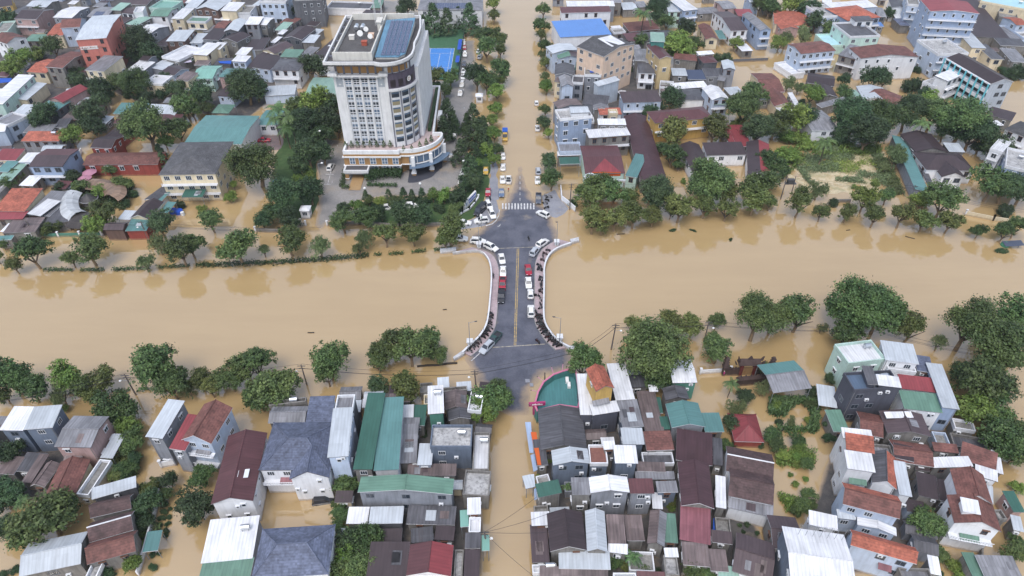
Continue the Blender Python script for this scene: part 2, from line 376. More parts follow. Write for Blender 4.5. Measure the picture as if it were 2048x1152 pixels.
    if near and wall != 'open':
        for _ in range(R_.choice((0, 1, 1, 2)) if h > 4.5 else R_.choice((0, 0, 1))):     # air conditioners on their brackets
            b = MB(); s = R_.uniform(-.38, .38) * w; z = R_.uniform(max(1.6, h - 4), h - .9); yy = y0 + i
            b.box(s - .42, s + .42, yy - .36, yy - .003, z, z + .6); b.tube((s, yy - .37, z + .3), (s, yy - .362, z + .3), .22, 10, 1); b.build('air_conditioner', [FRAMEW, DKMET], e)
        if R_.random() < .3 and h > 4.5:
            b = MB(); s = R_.choice((x0 + .5, x1 - .5)); b.tube((s, y0 + i - .07, -1), (s, y0 + i - .07, h - .3), .06, 6); b.build('drain_pipe', GTRIM, e)
        if R_.random() < .3 and w > 4 and h > 5.5:
            b = MB(); s = R_.uniform(-.2, .2) * w; z = h - 3.2 - R_.uniform(0, .4); hw = R_.uniform(1.0, 1.9)
            b.hull([(s - hw, y0 - .75, z - .06), (s + hw, y0 - .75, z - .06), (s + hw, y0 + i - .004, z + .4), (s - hw, y0 + i - .004, z + .4)], [(s - hw, y0 - .75, z), (s + hw, y0 - .75, z), (s + hw, y0 + i - .004, z + .46), (s - hw, y0 + i - .004, z + .46)])
            b.build('awning', roof_mat(R_.choice(('silver', 'green', 'red3', 'grey', 'rust'))), e)
    if style in ('sx', 'gx', 'gy') and area > 22 and c.y < 190 and ROOFS[roof.split('/')[0]][2] == 'm' and R_.random() < (.8 if roof in ('rust', 'grey', 'dgrey', 'dbrown', 'brown') else .12):
        for _ in range(R_.randint(1, 3)):       # sheets of another age, and loose odd sheets weighed down on top
            pw, pl = R_.uniform(.9, 1.9), R_.uniform(1.2, 2.6); b = MB()
            if style == 'gy': q = R_.choice((-1, 1)); px = q * R_.uniform(.3, .7) * w / 2; py = R_.uniform(y0 + pl, y1 - pl) if d > 2.2 * pl else 0; f = lambda x, y: h + rise * (1 - abs(x) / (w / 2)) + .025
            else:
                dep = d / 2 if style == 'gx' else d; px = R_.uniform(x0 + pw, x1 - pw) if w > 2.2 * pw else 0; py = y0 + R_.uniform(.35, .6) * dep; pl = min(pl, dep * .55); f = lambda x, y: h + rise * ((y - y0) / dep) + .025
            K = [(px - pw / 2, py - pl / 2), (px + pw / 2, py - pl / 2), (px + pw / 2, py + pl / 2), (px - pw / 2, py + pl / 2)]
            if style == 'gy' and (px - pw / 2) * (px + pw / 2) < 0: continue
            b.hull([(x, y, f(x, y) - .02) for x, y in K], [(x, y, f(x, y) + .02) for x, y in K]); b.build('patch_sheet', roof_mat(R_.choice({'dbrown': ('brown', 'rust', 'dgrey'), 'brown': ('rust', 'dgrey', 'dbrown', 'grey')}.get(roof, ('rust', 'grey', 'silver', 'brown', 'dgrey')))), ro)
    if 'k' in opts:     # pale translucent sheets let into the roof
        b = MB(); dep = d / 2 if style == 'gx' else d
        for k in range(2 + int(area / 90)):
            xx = R_.uniform(x0 + 1, x1 - 2); f0 = R_.uniform(.1, .5) * dep; f1 = f0 + R_.uniform(1.2, 2.2)
            zz = lambda f: h + rise * (f / dep) + .03
            if style == 'gy': zz = lambda f, xx=xx: h + rise * (1 - (abs(xx) + .5) / (w / 2)) + .2
            b.hull([(xx, y0 + f0, zz(f0) - .02), (xx + .9, y0 + f0, zz(f0) - .02), (xx + .9, y0 + f1, zz(f1) - .02), (xx, y0 + f1, zz(f1) - .02)], [(xx, y0 + f0, zz(f0)), (xx + .9, y0 + f0, zz(f0)), (xx + .9, y0 + f1, zz(f1)), (xx, y0 + f1, zz(f1))])
        b.build('roof_sheet', FRAMEW, ro)
    rw = ROOFS[roof.split('/')[0]][1]; shp = {'gx': 'gable', 'gy': 'gable', 'hip': 'hipped', 'sx': 'sloping', 'fl': 'flat'}[style]
    kw = {'apartment_building': 'block', 'house': 'house', 'shed': 'shed', 'hall': 'hall'}.get(key, key.replace('_', ' '))
    tall = '' if key in ('shed', 'hall') else 'low ' if h < 4.7 else 'tall ' if h >= 10 else ''
    attr = f"{tall}{ws} {kw} with {rw} {shp} roof"
    if wall == 'open': attr = f"open {kw} on posts with {rw} roof"
    cat = {'apartment_building': 'building', 'hall': 'building'}.get(key, key.replace('_', ' '))
    e['category'] = cat
    if label: tag(e, label, cat)
    else: AUTO.append((e, attr, cat, None, c.copy()))
    if lm: land(lm, c)
    tops = h - .75 if style == 'fl' else None
    if 't' in opts or (style == 'fl' and area > 25 and R_.random() < .25):
        zz = tops if tops else h + (rise * .5 if style == 'sx' else rise * .45) - .05
        rx, ry = R_.uniform(.1, .3) * w, R_.uniform(.1, .3) * d
        if style == 'gy': zz = h + rise * (1 - abs(rx) / (w / 2)) - .1
        if style == 'gx': zz = h + rise * (1 - abs(ry) / (d / 2)) - .1
        if style == 'sx': zz = h + rise * (ry + d / 2) / d - .1
        water_tank(c + u * rx + n * ry + Vector((0, 0, zz)), rz, f"on the {rw} roof")
    return e
sm = NT('solar module'); uvn = sm.n('ShaderNodeUVMap').outputs[0]
bk = sm.n('ShaderNodeTexBrick'); bk.offset = 0; sm.l(uvn, bk.inputs['Vector']); bk.inputs['Scale'].default_value = 1
bk.inputs['Brick Width'].default_value = .5; bk.inputs['Row Height'].default_value = .5; bk.inputs['Mortar Size'].default_value = .02
bk.inputs['Color1'].default_value = S(78, 88, 116); bk.inputs['Color2'].default_value = S(70, 80, 108); bk.inputs['Mortar'].default_value = S(150, 160, 180)
sm.l(bk.outputs[0], sm.p.inputs['Base Color']); sm.p.inputs['Roughness'].default_value = .25
SOLARM = sm.m

def parse(tx, ty, text):
    global TX, TY
    TX, TY = tx, ty
    for ln in text.strip().splitlines():
        ln = ln.strip()
        if not ln: continue
        q = [x.strip() for x in ln.split('|')]; a = q[0].split()
        pt = [tuple(float(v) for v in s.split(',')) for s in a[:3]]
        h, style, rise, roof, wall = float(a[3]), a[4], float(a[5]), a[6], a[7]
        opts = a[8] if len(a) > 8 else ''
        house(*pt, h, style, rise, roof, wall, opts, q[2] if len(q) > 2 else '', q[1] if len(q) > 1 else '', q[3] if len(q) > 3 else '')

def inside(p, poly):
    c = False; j = len(poly) - 1
    for i in range(len(poly)):
        a, q = poly[i], poly[j]
        if (a[1] > p[1]) != (q[1] > p[1]) and p[0] < (q[0] - a[0]) * (p[1] - a[1]) / (q[1] - a[1]) + a[0]: c = not c
        j = i
    return c
def infill(px, n, seed, roofs='dbrown brown rust grey dgrey silver white tile lgreen maroon dbrown grey', big=1.0):
    """small lean-tos and sheds wedged into the gaps between the houses of a packed quarter"""
    r = random.Random(seed); poly = [tuple(G(u, v)[:2]) for u, v in px]; xs = [p[0] for p in poly]; ys = [p[1] for p in poly]; made = 0
    for _ in range(9000):
        if made >= n: break
        p = Vector((r.uniform(min(xs), max(xs)), r.uniform(min(ys), max(ys))))
        if not inside(p, poly): continue
        nr = min(FOOT, key=lambda q: (q[0] - p).length); u = nr[1]; nn = Vector((-u.y, u.x)); w = r.uniform(3.2, 7) * big; d = r.uniform(2.6, 5.5) * big; ok = True
        for i in range(6):
            for j in range(5):
                s = p + u * (w * (i / 5 - .5)) + nn * (d * (j / 4 - .5))
                for c, uu, W, D in FOOT:
                    o = s - c
                    if abs(o.dot(uu)) < W / 2 + .15 and abs(o.dot(Vector((-uu.y, uu.x)))) < D / 2 + .15: ok = False; break
                if not ok: break
            if not ok: break
        if not ok: continue
        h = r.uniform(2.7, 4.3); st = r.choice(('sx', 'sx', 'sx', 'gx', 'fl')); V = lambda a, b_: Vector((p + u * (w * a) + nn * (d * b_)).to_3d()) + Vector((0, 0, h))
        house(V(-.5, -.5), V(.5, -.5), V(.5, .5), h, st, r.uniform(.25, .6) if st == 'sx' else .7, r.choice(roofs.split()) if st != 'fl' else 'conc', r.choice(('conc', 'conc', 'grey', 'cream', 'lblue')), '', 'shed', '', '')
        made += 1
    return made
# ------------------------------------------------------------------ houses; every line gives three eave corners read off the photograph (4x tile), eave height, roof, walls
parse(0, 0, '''
110,150 290,155 345,70 8 gx 1.6 dbrown pink b | the pink balcony house
205,50 370,60 400,0 7 gx 1 silver conc
420,140 575,145 680,55 8 gx .9 white grey
368,285 500,285 520,165 6 gx 1.6 orange cream
480,225 640,215 700,150 9 gx 2 tile lblue
190,330 330,330 345,282 4 sx .5 green conc
-60,310 50,350 150,275 10 gx 1.5 tile white | the white gabled house by the frame edge
600,320 850,302 1000,110 16.5 gx .9 silver salmon | the salmon building | apartment_building | tall salmon office building with many white framed windows and a silver roof
675,560 830,570 900,455 9 sx .6 grey cream b | the cream balcony house
210,575 370,585 380,470 5 gx 1.2 orange cream
360,535 500,545 490,405 9 gx 1 tile conc
20,835 275,600 200,560 8 sx .5 white mint | the long white roofed building | | long mint building under a white sloping roof with a row of openings
215,800 375,665 330,640 5 sx .5 silver cream
385,800 500,820 600,690 7 gy 1.3 red pink | the red roofed pink house
285,870 455,885 470,800 6 hip 1 teal dgrey
85,920 215,925 255,845 5 sx .5 silver cream
-60,970 60,1000 40,880 7 fl 0 grey lblue
490,950 700,960 755,810 4 sx .6 rust conc k
430,1020 530,1015 545,955 4 sx .4 dgrey conc
165,1130 470,1130 500,1065 5 sx .8 orange grey t
-80,1060 40,1050 30,990 6 gx 1 white lblue
180,1060 400,1060 400,1000 4 sx .4 grey conc
765,1145 895,1155 1000,990 4.5 gy 1.3 dbrown red | the long brown temple hall | temple_hall | long brown roofed temple hall with pale ridge lines beside a bushy tree
900,910 1130,915 1155,840 4.5 sx .8 teal cream | the teal roofed shed row
1145,912 1395,925 1385,855 4.5 sx .8 silver cream
905,985 1420,990 1420,925 4 sx .6 maroon conc
1690,905 1830,908 1855,835 5 hip 1 green open | the green pavilion
1470,1150 1930,1155 1990,925 7 gx .9 teal white n | the teal hall | hall | large hall under a broad teal sheet metal roof
1400,635 1500,650 1545,585 7 sx .5 rust cream b
1150,660 1300,670 1290,600 6 fl 0 white cream
1290,575 1390,605 1450,530 5 gx 1 dbrown lblue
1010,560 1140,575 1195,500 5 sx .6 white grey
970,620 1050,620 1070,560 4 sx .4 white grey
1110,480 1180,490 1215,440 6 gx .8 dbrown grey
1290,450 1430,480 1500,360 6 fl 0 white conc | the half built white house
1325,330 1480,330 1500,245 7 sx .4 silver dbrown2
1100,245 1200,270 1265,190 7 gx 1 white grey
1235,360 1330,370 1350,255 4 sx .5 dbrown conc
1535,435 1655,445 1690,350 7 sx .5 white cream
1680,390 1760,395 1775,345 6.5 sx .4 white cream
1615,315 1750,322 1770,240 6 sx .8 dbrown grey
1515,345 1615,345 1640,272 5 sx .4 silver lblue
1765,315 1895,340 1920,265 7 gy 1 dbrown conc
1790,250 1905,250 1930,160 8 gy 1 silver dgrey
1700,230 1790,235 1810,165 6 gx .8 tile conc
1955,195 2070,195 2080,140 8 sx .5 white grey
1955,395 2090,400 2090,330 5 sx .8 dbrown lblue
1850,490 1965,497 1972,450 6.5 sx .3 white lblue
1880,435 1970,440 1978,385 5 sx .4 white cream
1970,545 2080,550 2080,450 5 sx .8 dbrown lblue
1535,630 1700,630 1690,525 6 gx 1.2 mint mint | the mint green house
1550,520 1665,520 1680,488 5 sx .4 rust conc
1745,615 1865,618 1880,548 9 hip .8 teal pink | the pink house with the teal cap
1735,765 1860,775 1868,680 5 sx .8 dbrown lblue
1195,130 1340,132 1365,62 7 gx 1 green white
1365,165 1480,168 1480,120 7 fl 0 conc cream
1490,167 1645,172 1650,130 8 fl 0 green cream b
1368,148 1465,150 1482,72 9.5 sx .4 white cream
1590,165 1705,165 1712,128 4 sx .4 orange cream
1560,75 1740,85 1740,-10 9 gy 1.5 silver brown
1470,62 1570,65 1600,-10 8 sx .8 silver grey
1760,85 1890,90 1920,25 9 sx .5 white cream
1895,100 2000,100 2000,40 8 fl 0 conc white
1710,160 1830,165 1840,130 5 sx .3 white grey
695,130 850,135 890,55 7 gx 1 grey grey s
880,80 965,85 980,30 8 sx .6 lgreen conc
965,100 1060,110 1070,55 7 gx .8 brown white
1065,95 1140,90 1150,50 9 fl 0 white white
1005,190 1090,205 1115,130 6 sx .5 lgreen conc
1190,60 1360,70 1365,0 7 fl 0 mint mint
950,30 1175,40 1190,-25 5 gx 1 brown conc
-40,60 100,40 110,-30 6 gx 1 dbrown yellow
80,100 170,110 200,20 5 sx .5 dgrey conc
-60,260 60,250 40,170 6 fl 0 conc mint
560,430 630,440 640,300 6 sx .8 dgrey grey
605,570 680,580 690,505 5 sx .6 maroon conc
590,850 700,860 745,790 4 sx .5 silver conc
655,735 750,735 755,712 5 sx .2 white conc
1300,560 1420,490 1380,440 4 sx .3 silver grey
1700,520 1840,525 1850,470 3.5 sx .3 dgrey conc
1500,480 1540,485 1545,440 3.5 sx .3 lgreen conc
1700,640 1745,645 1750,610 3.6 sx .2 white conc
760,1000 830,1005 850,930 3.5 sx .3 silver conc
1620,255 1700,258 1705,205 4 sx .3 grey conc
900,180 980,190 1000,140 5 sx .4 brown conc
'''.replace('dbrown2', 'brown'))
parse(1, 0, '''
25,10 235,15 230,-60 10.5 fl 0 rconc lblue | the pale blue block | apartment_building
290,10 530,0 540,-80 13 fl 0 conc dgrey | the weathered grey block | apartment_building | dark weathered concrete block of many openings above small roofs
-20,195 85,200 120,140 7 gx .6 white conc
150,240 230,245 250,180 5 sx .3 lgreen conc
215,305 365,320 390,220 6 gy 1.2 dbrown dgrey
365,340 465,345 490,285 5 sx .4 silver conc
455,450 600,465 720,75 7 sx .8 dbrown white kn | the long brown roofed hall | hall | long white hall with a dark brown roof and pale skylights beside the tower
45,400 150,430 185,330 6 gy 1 brown cream
-20,400 55,400 90,310 6 sx .6 dbrown conc
-30,540 110,560 130,450 6 sx .8 dbrown lblue
190,455 340,460 345,400 8.5 sx .3 green conc
120,560 340,565 355,470 8 hip .8 dgrey white b | the white house with the skylight
60,770 310,755 330,680 4 sx .3 silver lblue n
395,745 640,745 640,620 4.5 gx .6 lgreen conc n | the pale green sheds
400,800 650,800 655,748 4 sx .3 lgreen conc n
10,1000 170,1000 185,880 4.5 gx .8 teal white b | the teal roofed house by the palms
1290,80 1810,80 1810,-40 9 hip 1.4 grey white s | the white school | school_building | long white school with solar modules on its pale hipped roof
560,60 910,70 910,15 4 fl 0 dgrey white n
920,65 1000,65 1010,0 4 sx .4 green conc
-30,40 20,45 25,-20 8 sx .5 silver conc
380,60 400,62 400,10 4 sx .4 green conc
170,270 215,275 220,240 5 sx .3 white conc
360,430 440,440 455,380 4 sx .4 grey conc
110,340 150,345 200,300 4 sx .4 white conc
250,180 300,190 330,150 5 sx .5 tile conc
410,270 490,280 505,235 4 sx .3 silver conc
400,200 480,210 500,180 5 sx .4 dbrown conc
-30,480 40,490 40,420 5 sx .4 dbrown conc
330,520 380,525 395,470 5 sx .3 silver conc
''')
parse(2, 0, '''
395,105 795,95 790,55 8.5 sx .5 maroon white | the white block behind the blue roof | | long white building with small dark windows and a maroon strip roof
440,50 825,48 820,10 8 sx .3 white grey n
385,300 800,275 770,150 8 sx .4 blue white n | the bright blue roof | hall | broad building with a bright blue sheet roof beside the flooded avenue
325,430 530,400 510,340 9 gy .8 silver lblue s
370,470 570,460 540,390 8 gy 1.1 green/brown lblue b
735,455 985,352 920,215 17 gy 1.6 slate peach | the peach block | apartment_building | tall peach block with twin dark gables and a white roof box
800,372 905,345 865,268 18.4 sx .3 white white n
340,600 500,605 480,520 8 gy 1.1 dgrey grey
335,650 420,665 430,610 7 sx .3 rust cream
395,695 495,692 480,612 8 gy 1.2 grey lblue
580,595 715,600 700,510 10 fl 0 conc grey t | the grey block with the roof garden
690,690 865,640 850,610 9 sx .5 silver silver n
985,485 1130,490 1115,400 8 sx .4 grey conc
1010,585 1145,590 1140,470 7 sx .4 dgrey white b
1180,472 1285,462 1230,350 13 gy .9 maroon buff | the narrow buff tower house | apartment_building | narrow tall buff building with a maroon gable and a teal rooftop hut
1110,330 1225,335 1200,265 15.5 sx .3 lgreen teal n
1290,470 1480,490 1480,450 6 sx .5 tile conc
1410,635 1555,635 1545,565 5 sx .4 solar conc
1285,605 1405,608 1400,550 6 sx .2 silver conc
1290,715 1570,695 1560,650 5 sx .3 white conc
1355,800 1540,800 1510,710 5 hip .6 dgrey white | the grey domed roof
1550,615 1720,615 1700,550 5 sx .4 dgrey grey
1495,440 1620,430 1610,405 8 sx .2 white conc
1530,505 1650,498 1620,440 7 hip .8 maroon dgrey
1690,555 1790,560 1760,490 8 gy .8 silver grey
1600,800 1740,790 1700,690 8 gy 1.1 white lblue b | the white gabled house with the mint awning
1615,838 1760,835 1755,797 6 sx .2 lgreen open
1745,760 1860,750 1840,692 4 sx .2 silver conc
890,822 1200,812 1170,735 7 sx .6 brown lblue b | the long brown and blue house
370,870 565,840 540,785 8 gy .8 rust grey
655,880 780,880 770,840 6 gy .8 grey conc
700,920 880,915 870,870 6 sx .5 orange white
385,950 645,925 620,850 12 fl 0 rconc lblue2 t | the light blue block | apartment_building | five storey light blue block beside the avenue with a silver rooftop hut
470,905 620,900 590,850 13.2 gx .5 silver white n
615,1105 950,1080 910,1020 8 sx .3 white conc b
690,1000 915,1000 905,955 9.5 sx .3 white conc
780,905 850,903 850,870 9 fl 0 white cream
1145,985 1610,940 1580,845 8 hip 1.5 maroon yellow b | the yellow villa | villa | two storey yellow villa under a wide maroon hipped roof
1740,1150 1910,1150 1830,1010 4 sx .6 red conc
1375,88 1490,75 1440,-10 9.5 sx .3 white lblue2 b | the white roofed blue villa
1250,95 1370,95 1330,5 8 gx 1 silver mint
890,80 1010,75 1000,15 4 gx .8 silver conc
1012,60 1090,55 1080,15 4 sx .5 grey conc
1490,115 1690,100 1660,50 4 gx .8 grey conc
1750,248 1890,242 1840,85 7 gx 1.6 brown white b | the white house with the brown roof
1550,315 1650,315 1590,200 5 gy 1 tile cream
1660,312 1720,312 1690,245 3.5 sx .2 teal open
1985,245 2080,240 2045,105 9 gy 1.1 grey lblue2 b | the blue shuttered house
1810,130 1940,130 1930,80 6 sx .5 red conc
1690,72 1800,65 1780,0 7 gx .8 grey pink
940,255 1185,232 1175,170 4 sx .9 tile conc
1060,335 1330,305 1310,232 4.2 gx .9 dgrey conc
930,330 1060,320 1040,262 4 sx .4 maroon conc
1840,410 1930,405 1910,350 3.5 sx .2 white conc
500,560 580,565 570,500 6 sx .3 dgreen conc
480,655 570,660 560,600 8 fl 0 dgrey grey
560,830 760,850 760,770 6 sx .3 dgrey grey
1190,730 1280,735 1270,690 4 sx .3 rust conc
1180,690 1290,700 1290,650 5 fl 0 conc white
1640,640 1700,650 1700,610 5 sx .3 grey conc
640,600 700,605 690,560 4 sx .3 blue conc n
800,20 880,20 880,-30 7 sx .4 grey conc
1160,20 1250,20 1240,-30 6 gx .8 lgreen conc
1900,20 1980,20 1970,-30 6 gx .8 lblue lblue
'''.replace('lblue lblue', 'silver lblue2'))
parse(3, 0, '''
50,190 340,215 345,100 4.6 hip 1.3 orange cream | the orange hipped villa
105,235 250,232 205,172 4.3 gy 1.1 orange pink
440,130 590,120 520,25 9 fl 0 rconc lblue b
525,80 880,55 860,0 9 sx .3 white lblue n
640,168 905,138 790,30 9 hip 2 orange lblue2 b | the orange roofed blue house
660,290 900,280 870,165 9.5 fl 0 dgrey mint t | the mint block
480,362 640,357 575,265 4.5 fl 0 cyan mint n
700,170 850,165 840,130 11 sx .3 dgrey white
265,432 545,405 440,325 9.5 gx .9 tile lblue b | the blue house with the tiled mansard
50,500 190,592 150,480 3 fl 0 white white n
560,440 730,482 700,372 7.5 sx .5 grey conc b | the bare concrete house
745,468 1210,455 1100,370 9.5 gy 1.3 tile white s | the big white gable house | | large white house with a wide brown gable and two rows of windows
1300,90 1695,110 1640,15 17.5 gy .9 red lblue2 b | the grey tower block | apartment_building | tall pale grey block with a red gable roof and stacked balconies
1365,432 1610,422 1560,300 10.5 fl 0 rconc lblue tb | the white terraced block
1640,290 1940,310 1840,20 5 sx 1.2 dbrown conc n | the broad mossy brown roof
1700,5 2080,75 2080,0 9 fl 0 cyan cream | the cream arcade building | | cream building with a row of dark arched windows
1630,382 1750,388 1720,270 7 sx .2 silver cream
1850,130 2000,150 1980,50 6 fl 0 conc conc
1990,202 2080,197 2060,130 7 gx 1 orange lblue
1930,320 2080,320 2060,200 5 fl 0 grey lblue n
1860,362 2080,372 2060,320 5 sx .4 dgrey conc
1790,472 1890,474 1880,360 6 sx .3 dgrey cream
1950,492 2080,500 2060,400 5 sx .3 grey conc
1785,672 1970,655 1745,435 12 gy 1.6 dbrown silver c | the school with cyan pillars | school_building | long four storey school with cyan pillars and a dark brown roof
1440,650 1580,590 1530,528 9 sx .3 white white b
1340,690 1470,650 1430,590 6 fl 0 rconc white b
760,792 980,806 900,700 4.5 gy 1 silver white
1000,855 1135,792 1010,662 4.6 gy 1.2 tile conc | the brown tiled cottage
310,662 530,692 470,600 4.6 gx 1 dbrown conc
420,772 560,777 520,690 4.5 gy .9 dbrown conc
430,862 650,802 600,778 4 sx .3 grey conc
660,775 750,770 735,720 4 sx .3 lgreen conc
350,1045 565,1040 540,880 5 gx 1 grey white | the big grey roof among trees
-45,735 135,735 20,585 5 gx 1.4 tile cream | the brown tiled villa
50,852 190,852 85,725 4.6 gy 1.2 tile cream
85,895 200,892 190,846 4 sx .2 white conc
155,740 225,860 190,735 3.8 sx .2 white conc
-60,800 20,800 20,750 4 sx .2 white conc
1890,1030 2080,1105 2080,990 9 hip 1.4 slate white b | the modern grey villa
1750,915 1950,968 1870,880 5 sx .4 dbrown conc
1760,1012 1890,1002 1880,960 5 sx .1 white conc
-30,45 60,50 50,-20 5 gx .8 silver conc
990,60 1110,70 1110,5 7 gy .8 dgrey white
1030,165 1100,170 1100,110 4 sx .2 white conc
1060,205 1140,205 1140,150 4 sx .2 navy conc
870,210 930,212 930,180 4 sx .2 blue conc
880,130 950,135 950,70 6 sx .4 grey conc
1120,30 1220,40 1210,-40 12 fl 0 conc lblue b
1300,690 1370,690 1350,650 3.4 sx .2 blue open
200,380 270,385 265,350 8 fl 0 grey lblue
''')
parse(0, 1, '''
-60,130 125,132 185,55 5 sx .8 red cream
145,145 270,145 280,72 5 sx .2 white lblue
225,180 500,180 535,38 7.5 gx .9 brown/maroon lblue2 b | the blue house with the dark veranda
-40,292 90,292 130,162 4 sx .3 lgreen conc
-60,540 200,540 250,375 5 sx 1 orange cream | the orange roofed house by the river road
-60,605 180,602 215,542 4.5 sx .3 red conc
205,565 400,578 440,382 4 sx .4 grey conc
215,557 322,578 395,442 4.8 sx .2 white open
20,712 280,702 320,592 4 sx .3 rust conc
660,168 1260,163 1265,65 4.5 gx 1.1 tile red | the long red eatery | | long low red building under a brown tiled roof with pale ridge
720,30 890,34 900,-60 6 gx 1.2 dbrown red
1150,445 1240,465 1300,275 3.4 gy .6 dgrey open
1245,452 1290,457 1338,290 3.4 sx .2 teal open
1270,547 1340,552 1362,465 3.2 sx .2 teal open
1040,592 1190,602 1255,460 4.4 gy 1.3 dbrown cream | the brown gatehouse
1000,696 1172,692 1172,602 3.5 sx .5 teal red n | the teal porch
825,688 985,688 975,628 4 gx .9 brown brown n | the brown gate roof
1265,247 1725,239 1815,-20 9.8 hip 2.2 slate cream b | the cream hipped office | office_building | cream three storey office under a dark slate hipped roof
1450,425 1620,425 1630,370 4 sx .4 dgreen open
940,600 1040,605 1055,535 3 sx .2 silver open
350,640 540,620 460,520 3.5 sx .5 dgrey conc n
-40,770 90,765 85,735 3.5 sx .2 teal conc
0,700 60,705 70,640 3.5 sx .3 white conc
150,330 260,335 250,255 4 sx .2 white conc
-40,220 60,225 90,140 4.5 sx .3 teal conc
''')
parse(2, 1, '''
585,238 905,235 875,10 6 gx 1 maroon mint n | the utility office | office_building | mint office with a maroon roof and a round white emblem sign
905,252 1000,270 930,70 5.2 sx .3 teal mint
385,162 545,157 540,106 5 sx .2 dgreen open
1030,300 1245,300 1010,-225 4.6 gy 1.3 dmaroon conc | the long maroon hall | hall | very long maroon gabled hall running away beside a flooded lane
1470,280 1640,275 1560,0 4.6 gy 1.4 dbrown white | the courtyard hall
1560,92 1880,84 1900,0 4.6 sx 1 dbrown white
1885,245 2080,268 1960,-10 4.6 gy 1.3 dbrown/red white
365,95 550,90 545,60 4.5 sx .2 white conc n
380,60 560,55 555,-20 6 fl 0 grey lblue n
1800,20 1890,20 1870,-100 4 sx .5 red conc
''')
parse(3, 1, '''
1290,385 1090,-52 965,-110 4 sx .5 teal grey | the long teal shed
1355,387 1165,-20 1105,-48 3.5 sx .2 dgrey open
1265,207 1660,217 1630,75 5 hip 2.2 dbrown white | the brown roofed villa | villa | white villa under a large dark brown roof with an arched porch
1390,262 1580,267 1530,150 4.8 gy 1.6 dbrown white
1180,62 1440,62 1390,-80 5 gy 1.5 dbrown conc
1450,62 1580,67 1560,0 4.5 sx .3 silver conc
1900,170 2080,212 2080,60 9.5 fl 0 rconc lblue2 b | the blue balcony villa
1780,30 1880,62 1900,-30 9.5 fl 0 white white b
-90,262 30,272 -10,180 4 gy 1 red conc
''')
parse(0, 2, '''
-10,1138 183,1142 270,960 8 sx .5 white bgrey | the grey house under white sheets
187,1132 420,1115 503,945 8.3 sx .5 silver bgrey
''')
parse(1, 2, '''
395,1080 605,1072 625,880 7.5 sx .8 navy white n
95,1080 390,1075 395,945 6 gx .8 grey conc
100,940 400,905 395,880 6 fl 0 dgrey conc t
630,965 775,960 790,850 11 fl 0 grey dgrey | the tube house with the roof frame
1375,1010 1505,1000 1460,785 8.5 sx .3 white green t | the narrow white roof | | narrow green walled house under one long white roof sheet
1510,975 1690,965 1680,825 5 gy .9 rust conc | the rusty vault roof
1540,1060 1720,1045 1690,965 5 gy .8 dgrey conc
1690,975 1800,985 1790,825 6 fl 0 white conc t
1170,1040 1260,1035 1260,935 5 sx .2 white conc
1245,1100 1350,1100 1345,940 4.5 sx .3 dgreen conc
1165,1150 1300,1150 1290,1040 5 sx .2 grey conc
1490,830 1690,815 1680,790 5 fl 0 conc conc
''')
parse(2, 2, '''
545,1015 655,1015 620,690 7 sx .2 white slate
830,900 985,890 880,602 7 sx .2 white slate n
645,1020 865,985 835,905 7.6 sx .3 white slate | the white roofs round the tower house
672,830 820,800 770,615 12 gy 1.2 orange yellow | the yellow tower house | apartment_building | narrow yellow tower house with an orange tiled gable rising from white roofs
885,1115 1055,1105 985,895 6.5 sx .3 grey bgrey
1065,1150 1220,1145 1120,830 4 sx .4 rust conc
1230,900 1420,890 1410,790 5 gy .9 dgrey conc
1285,760 1483,757 1430,572 6 gx .7 white green | the white roof under the giant tree
1278,1118 1548,1110 1530,918 5.5 gy 1.1 teal grey | the teal gable hall | hall | teal gabled metal roof beside a flooded temple yard
1545,1152 1700,1150 1700,1000 4 sx .2 teal conc
1200,1132 1270,1130 1255,1030 4 sx .2 dgreen conc
1140,1000 1210,1000 1200,880 4 sx .3 dgreen conc
930,800 1090,790 1080,700 4 sx .3 dgrey conc
900,700 1040,690 1030,655 3.5 sx .2 silver conc
1100,830 1170,828 1160,775 4.4 sx .2 white conc
''')
parse(3, 2, '''
42,840 352,800 358,560 5 gx 1.1 grey/teal open | the teal canteen roof | pavilion | open pavilion with a teal back slope and a translucent grey front slope
405,935 555,960 555,800 3.2 sx .3 silver open | the ribbed white carport
645,602 945,565 930,400 9 fl 0 white mint t | the mint house | | mint walled house with a wide white roof terrace
940,575 1210,610 1190,460 9.4 sx .3 silver white b
960,642 1190,672 1165,592 7.5 fl 0 conc white
1195,660 1330,680 1310,560 7.5 sx .3 navy conc
688,815 1072,792 1040,650 11 fl 0 glass slate t | the slate brick house | | dark slate clad house with white framed windows and a glass roof
885,775 1070,797 1050,715 11.8 sx .2 white slate n
800,770 885,775 875,640 11.6 sx .5 dgrey slate n
1070,805 1370,840 1350,730 7.5 sx .3 red white
1090,965 1400,1000 1400,860 7 sx .3 green white
1395,955 1535,972 1505,630 8 sx .3 silver lblue2 | the tall white metal roof
950,1040 1165,1035 1160,990 7 sx .2 white conc
735,1165 925,1200 910,1020 5 gx 1.2 tile conc
525,1150 655,1150 655,980 4 sx .3 green conc
955,1160 1310,1190 1300,1015 6 gy 1.1 brown conc | the brown metal gable
''')
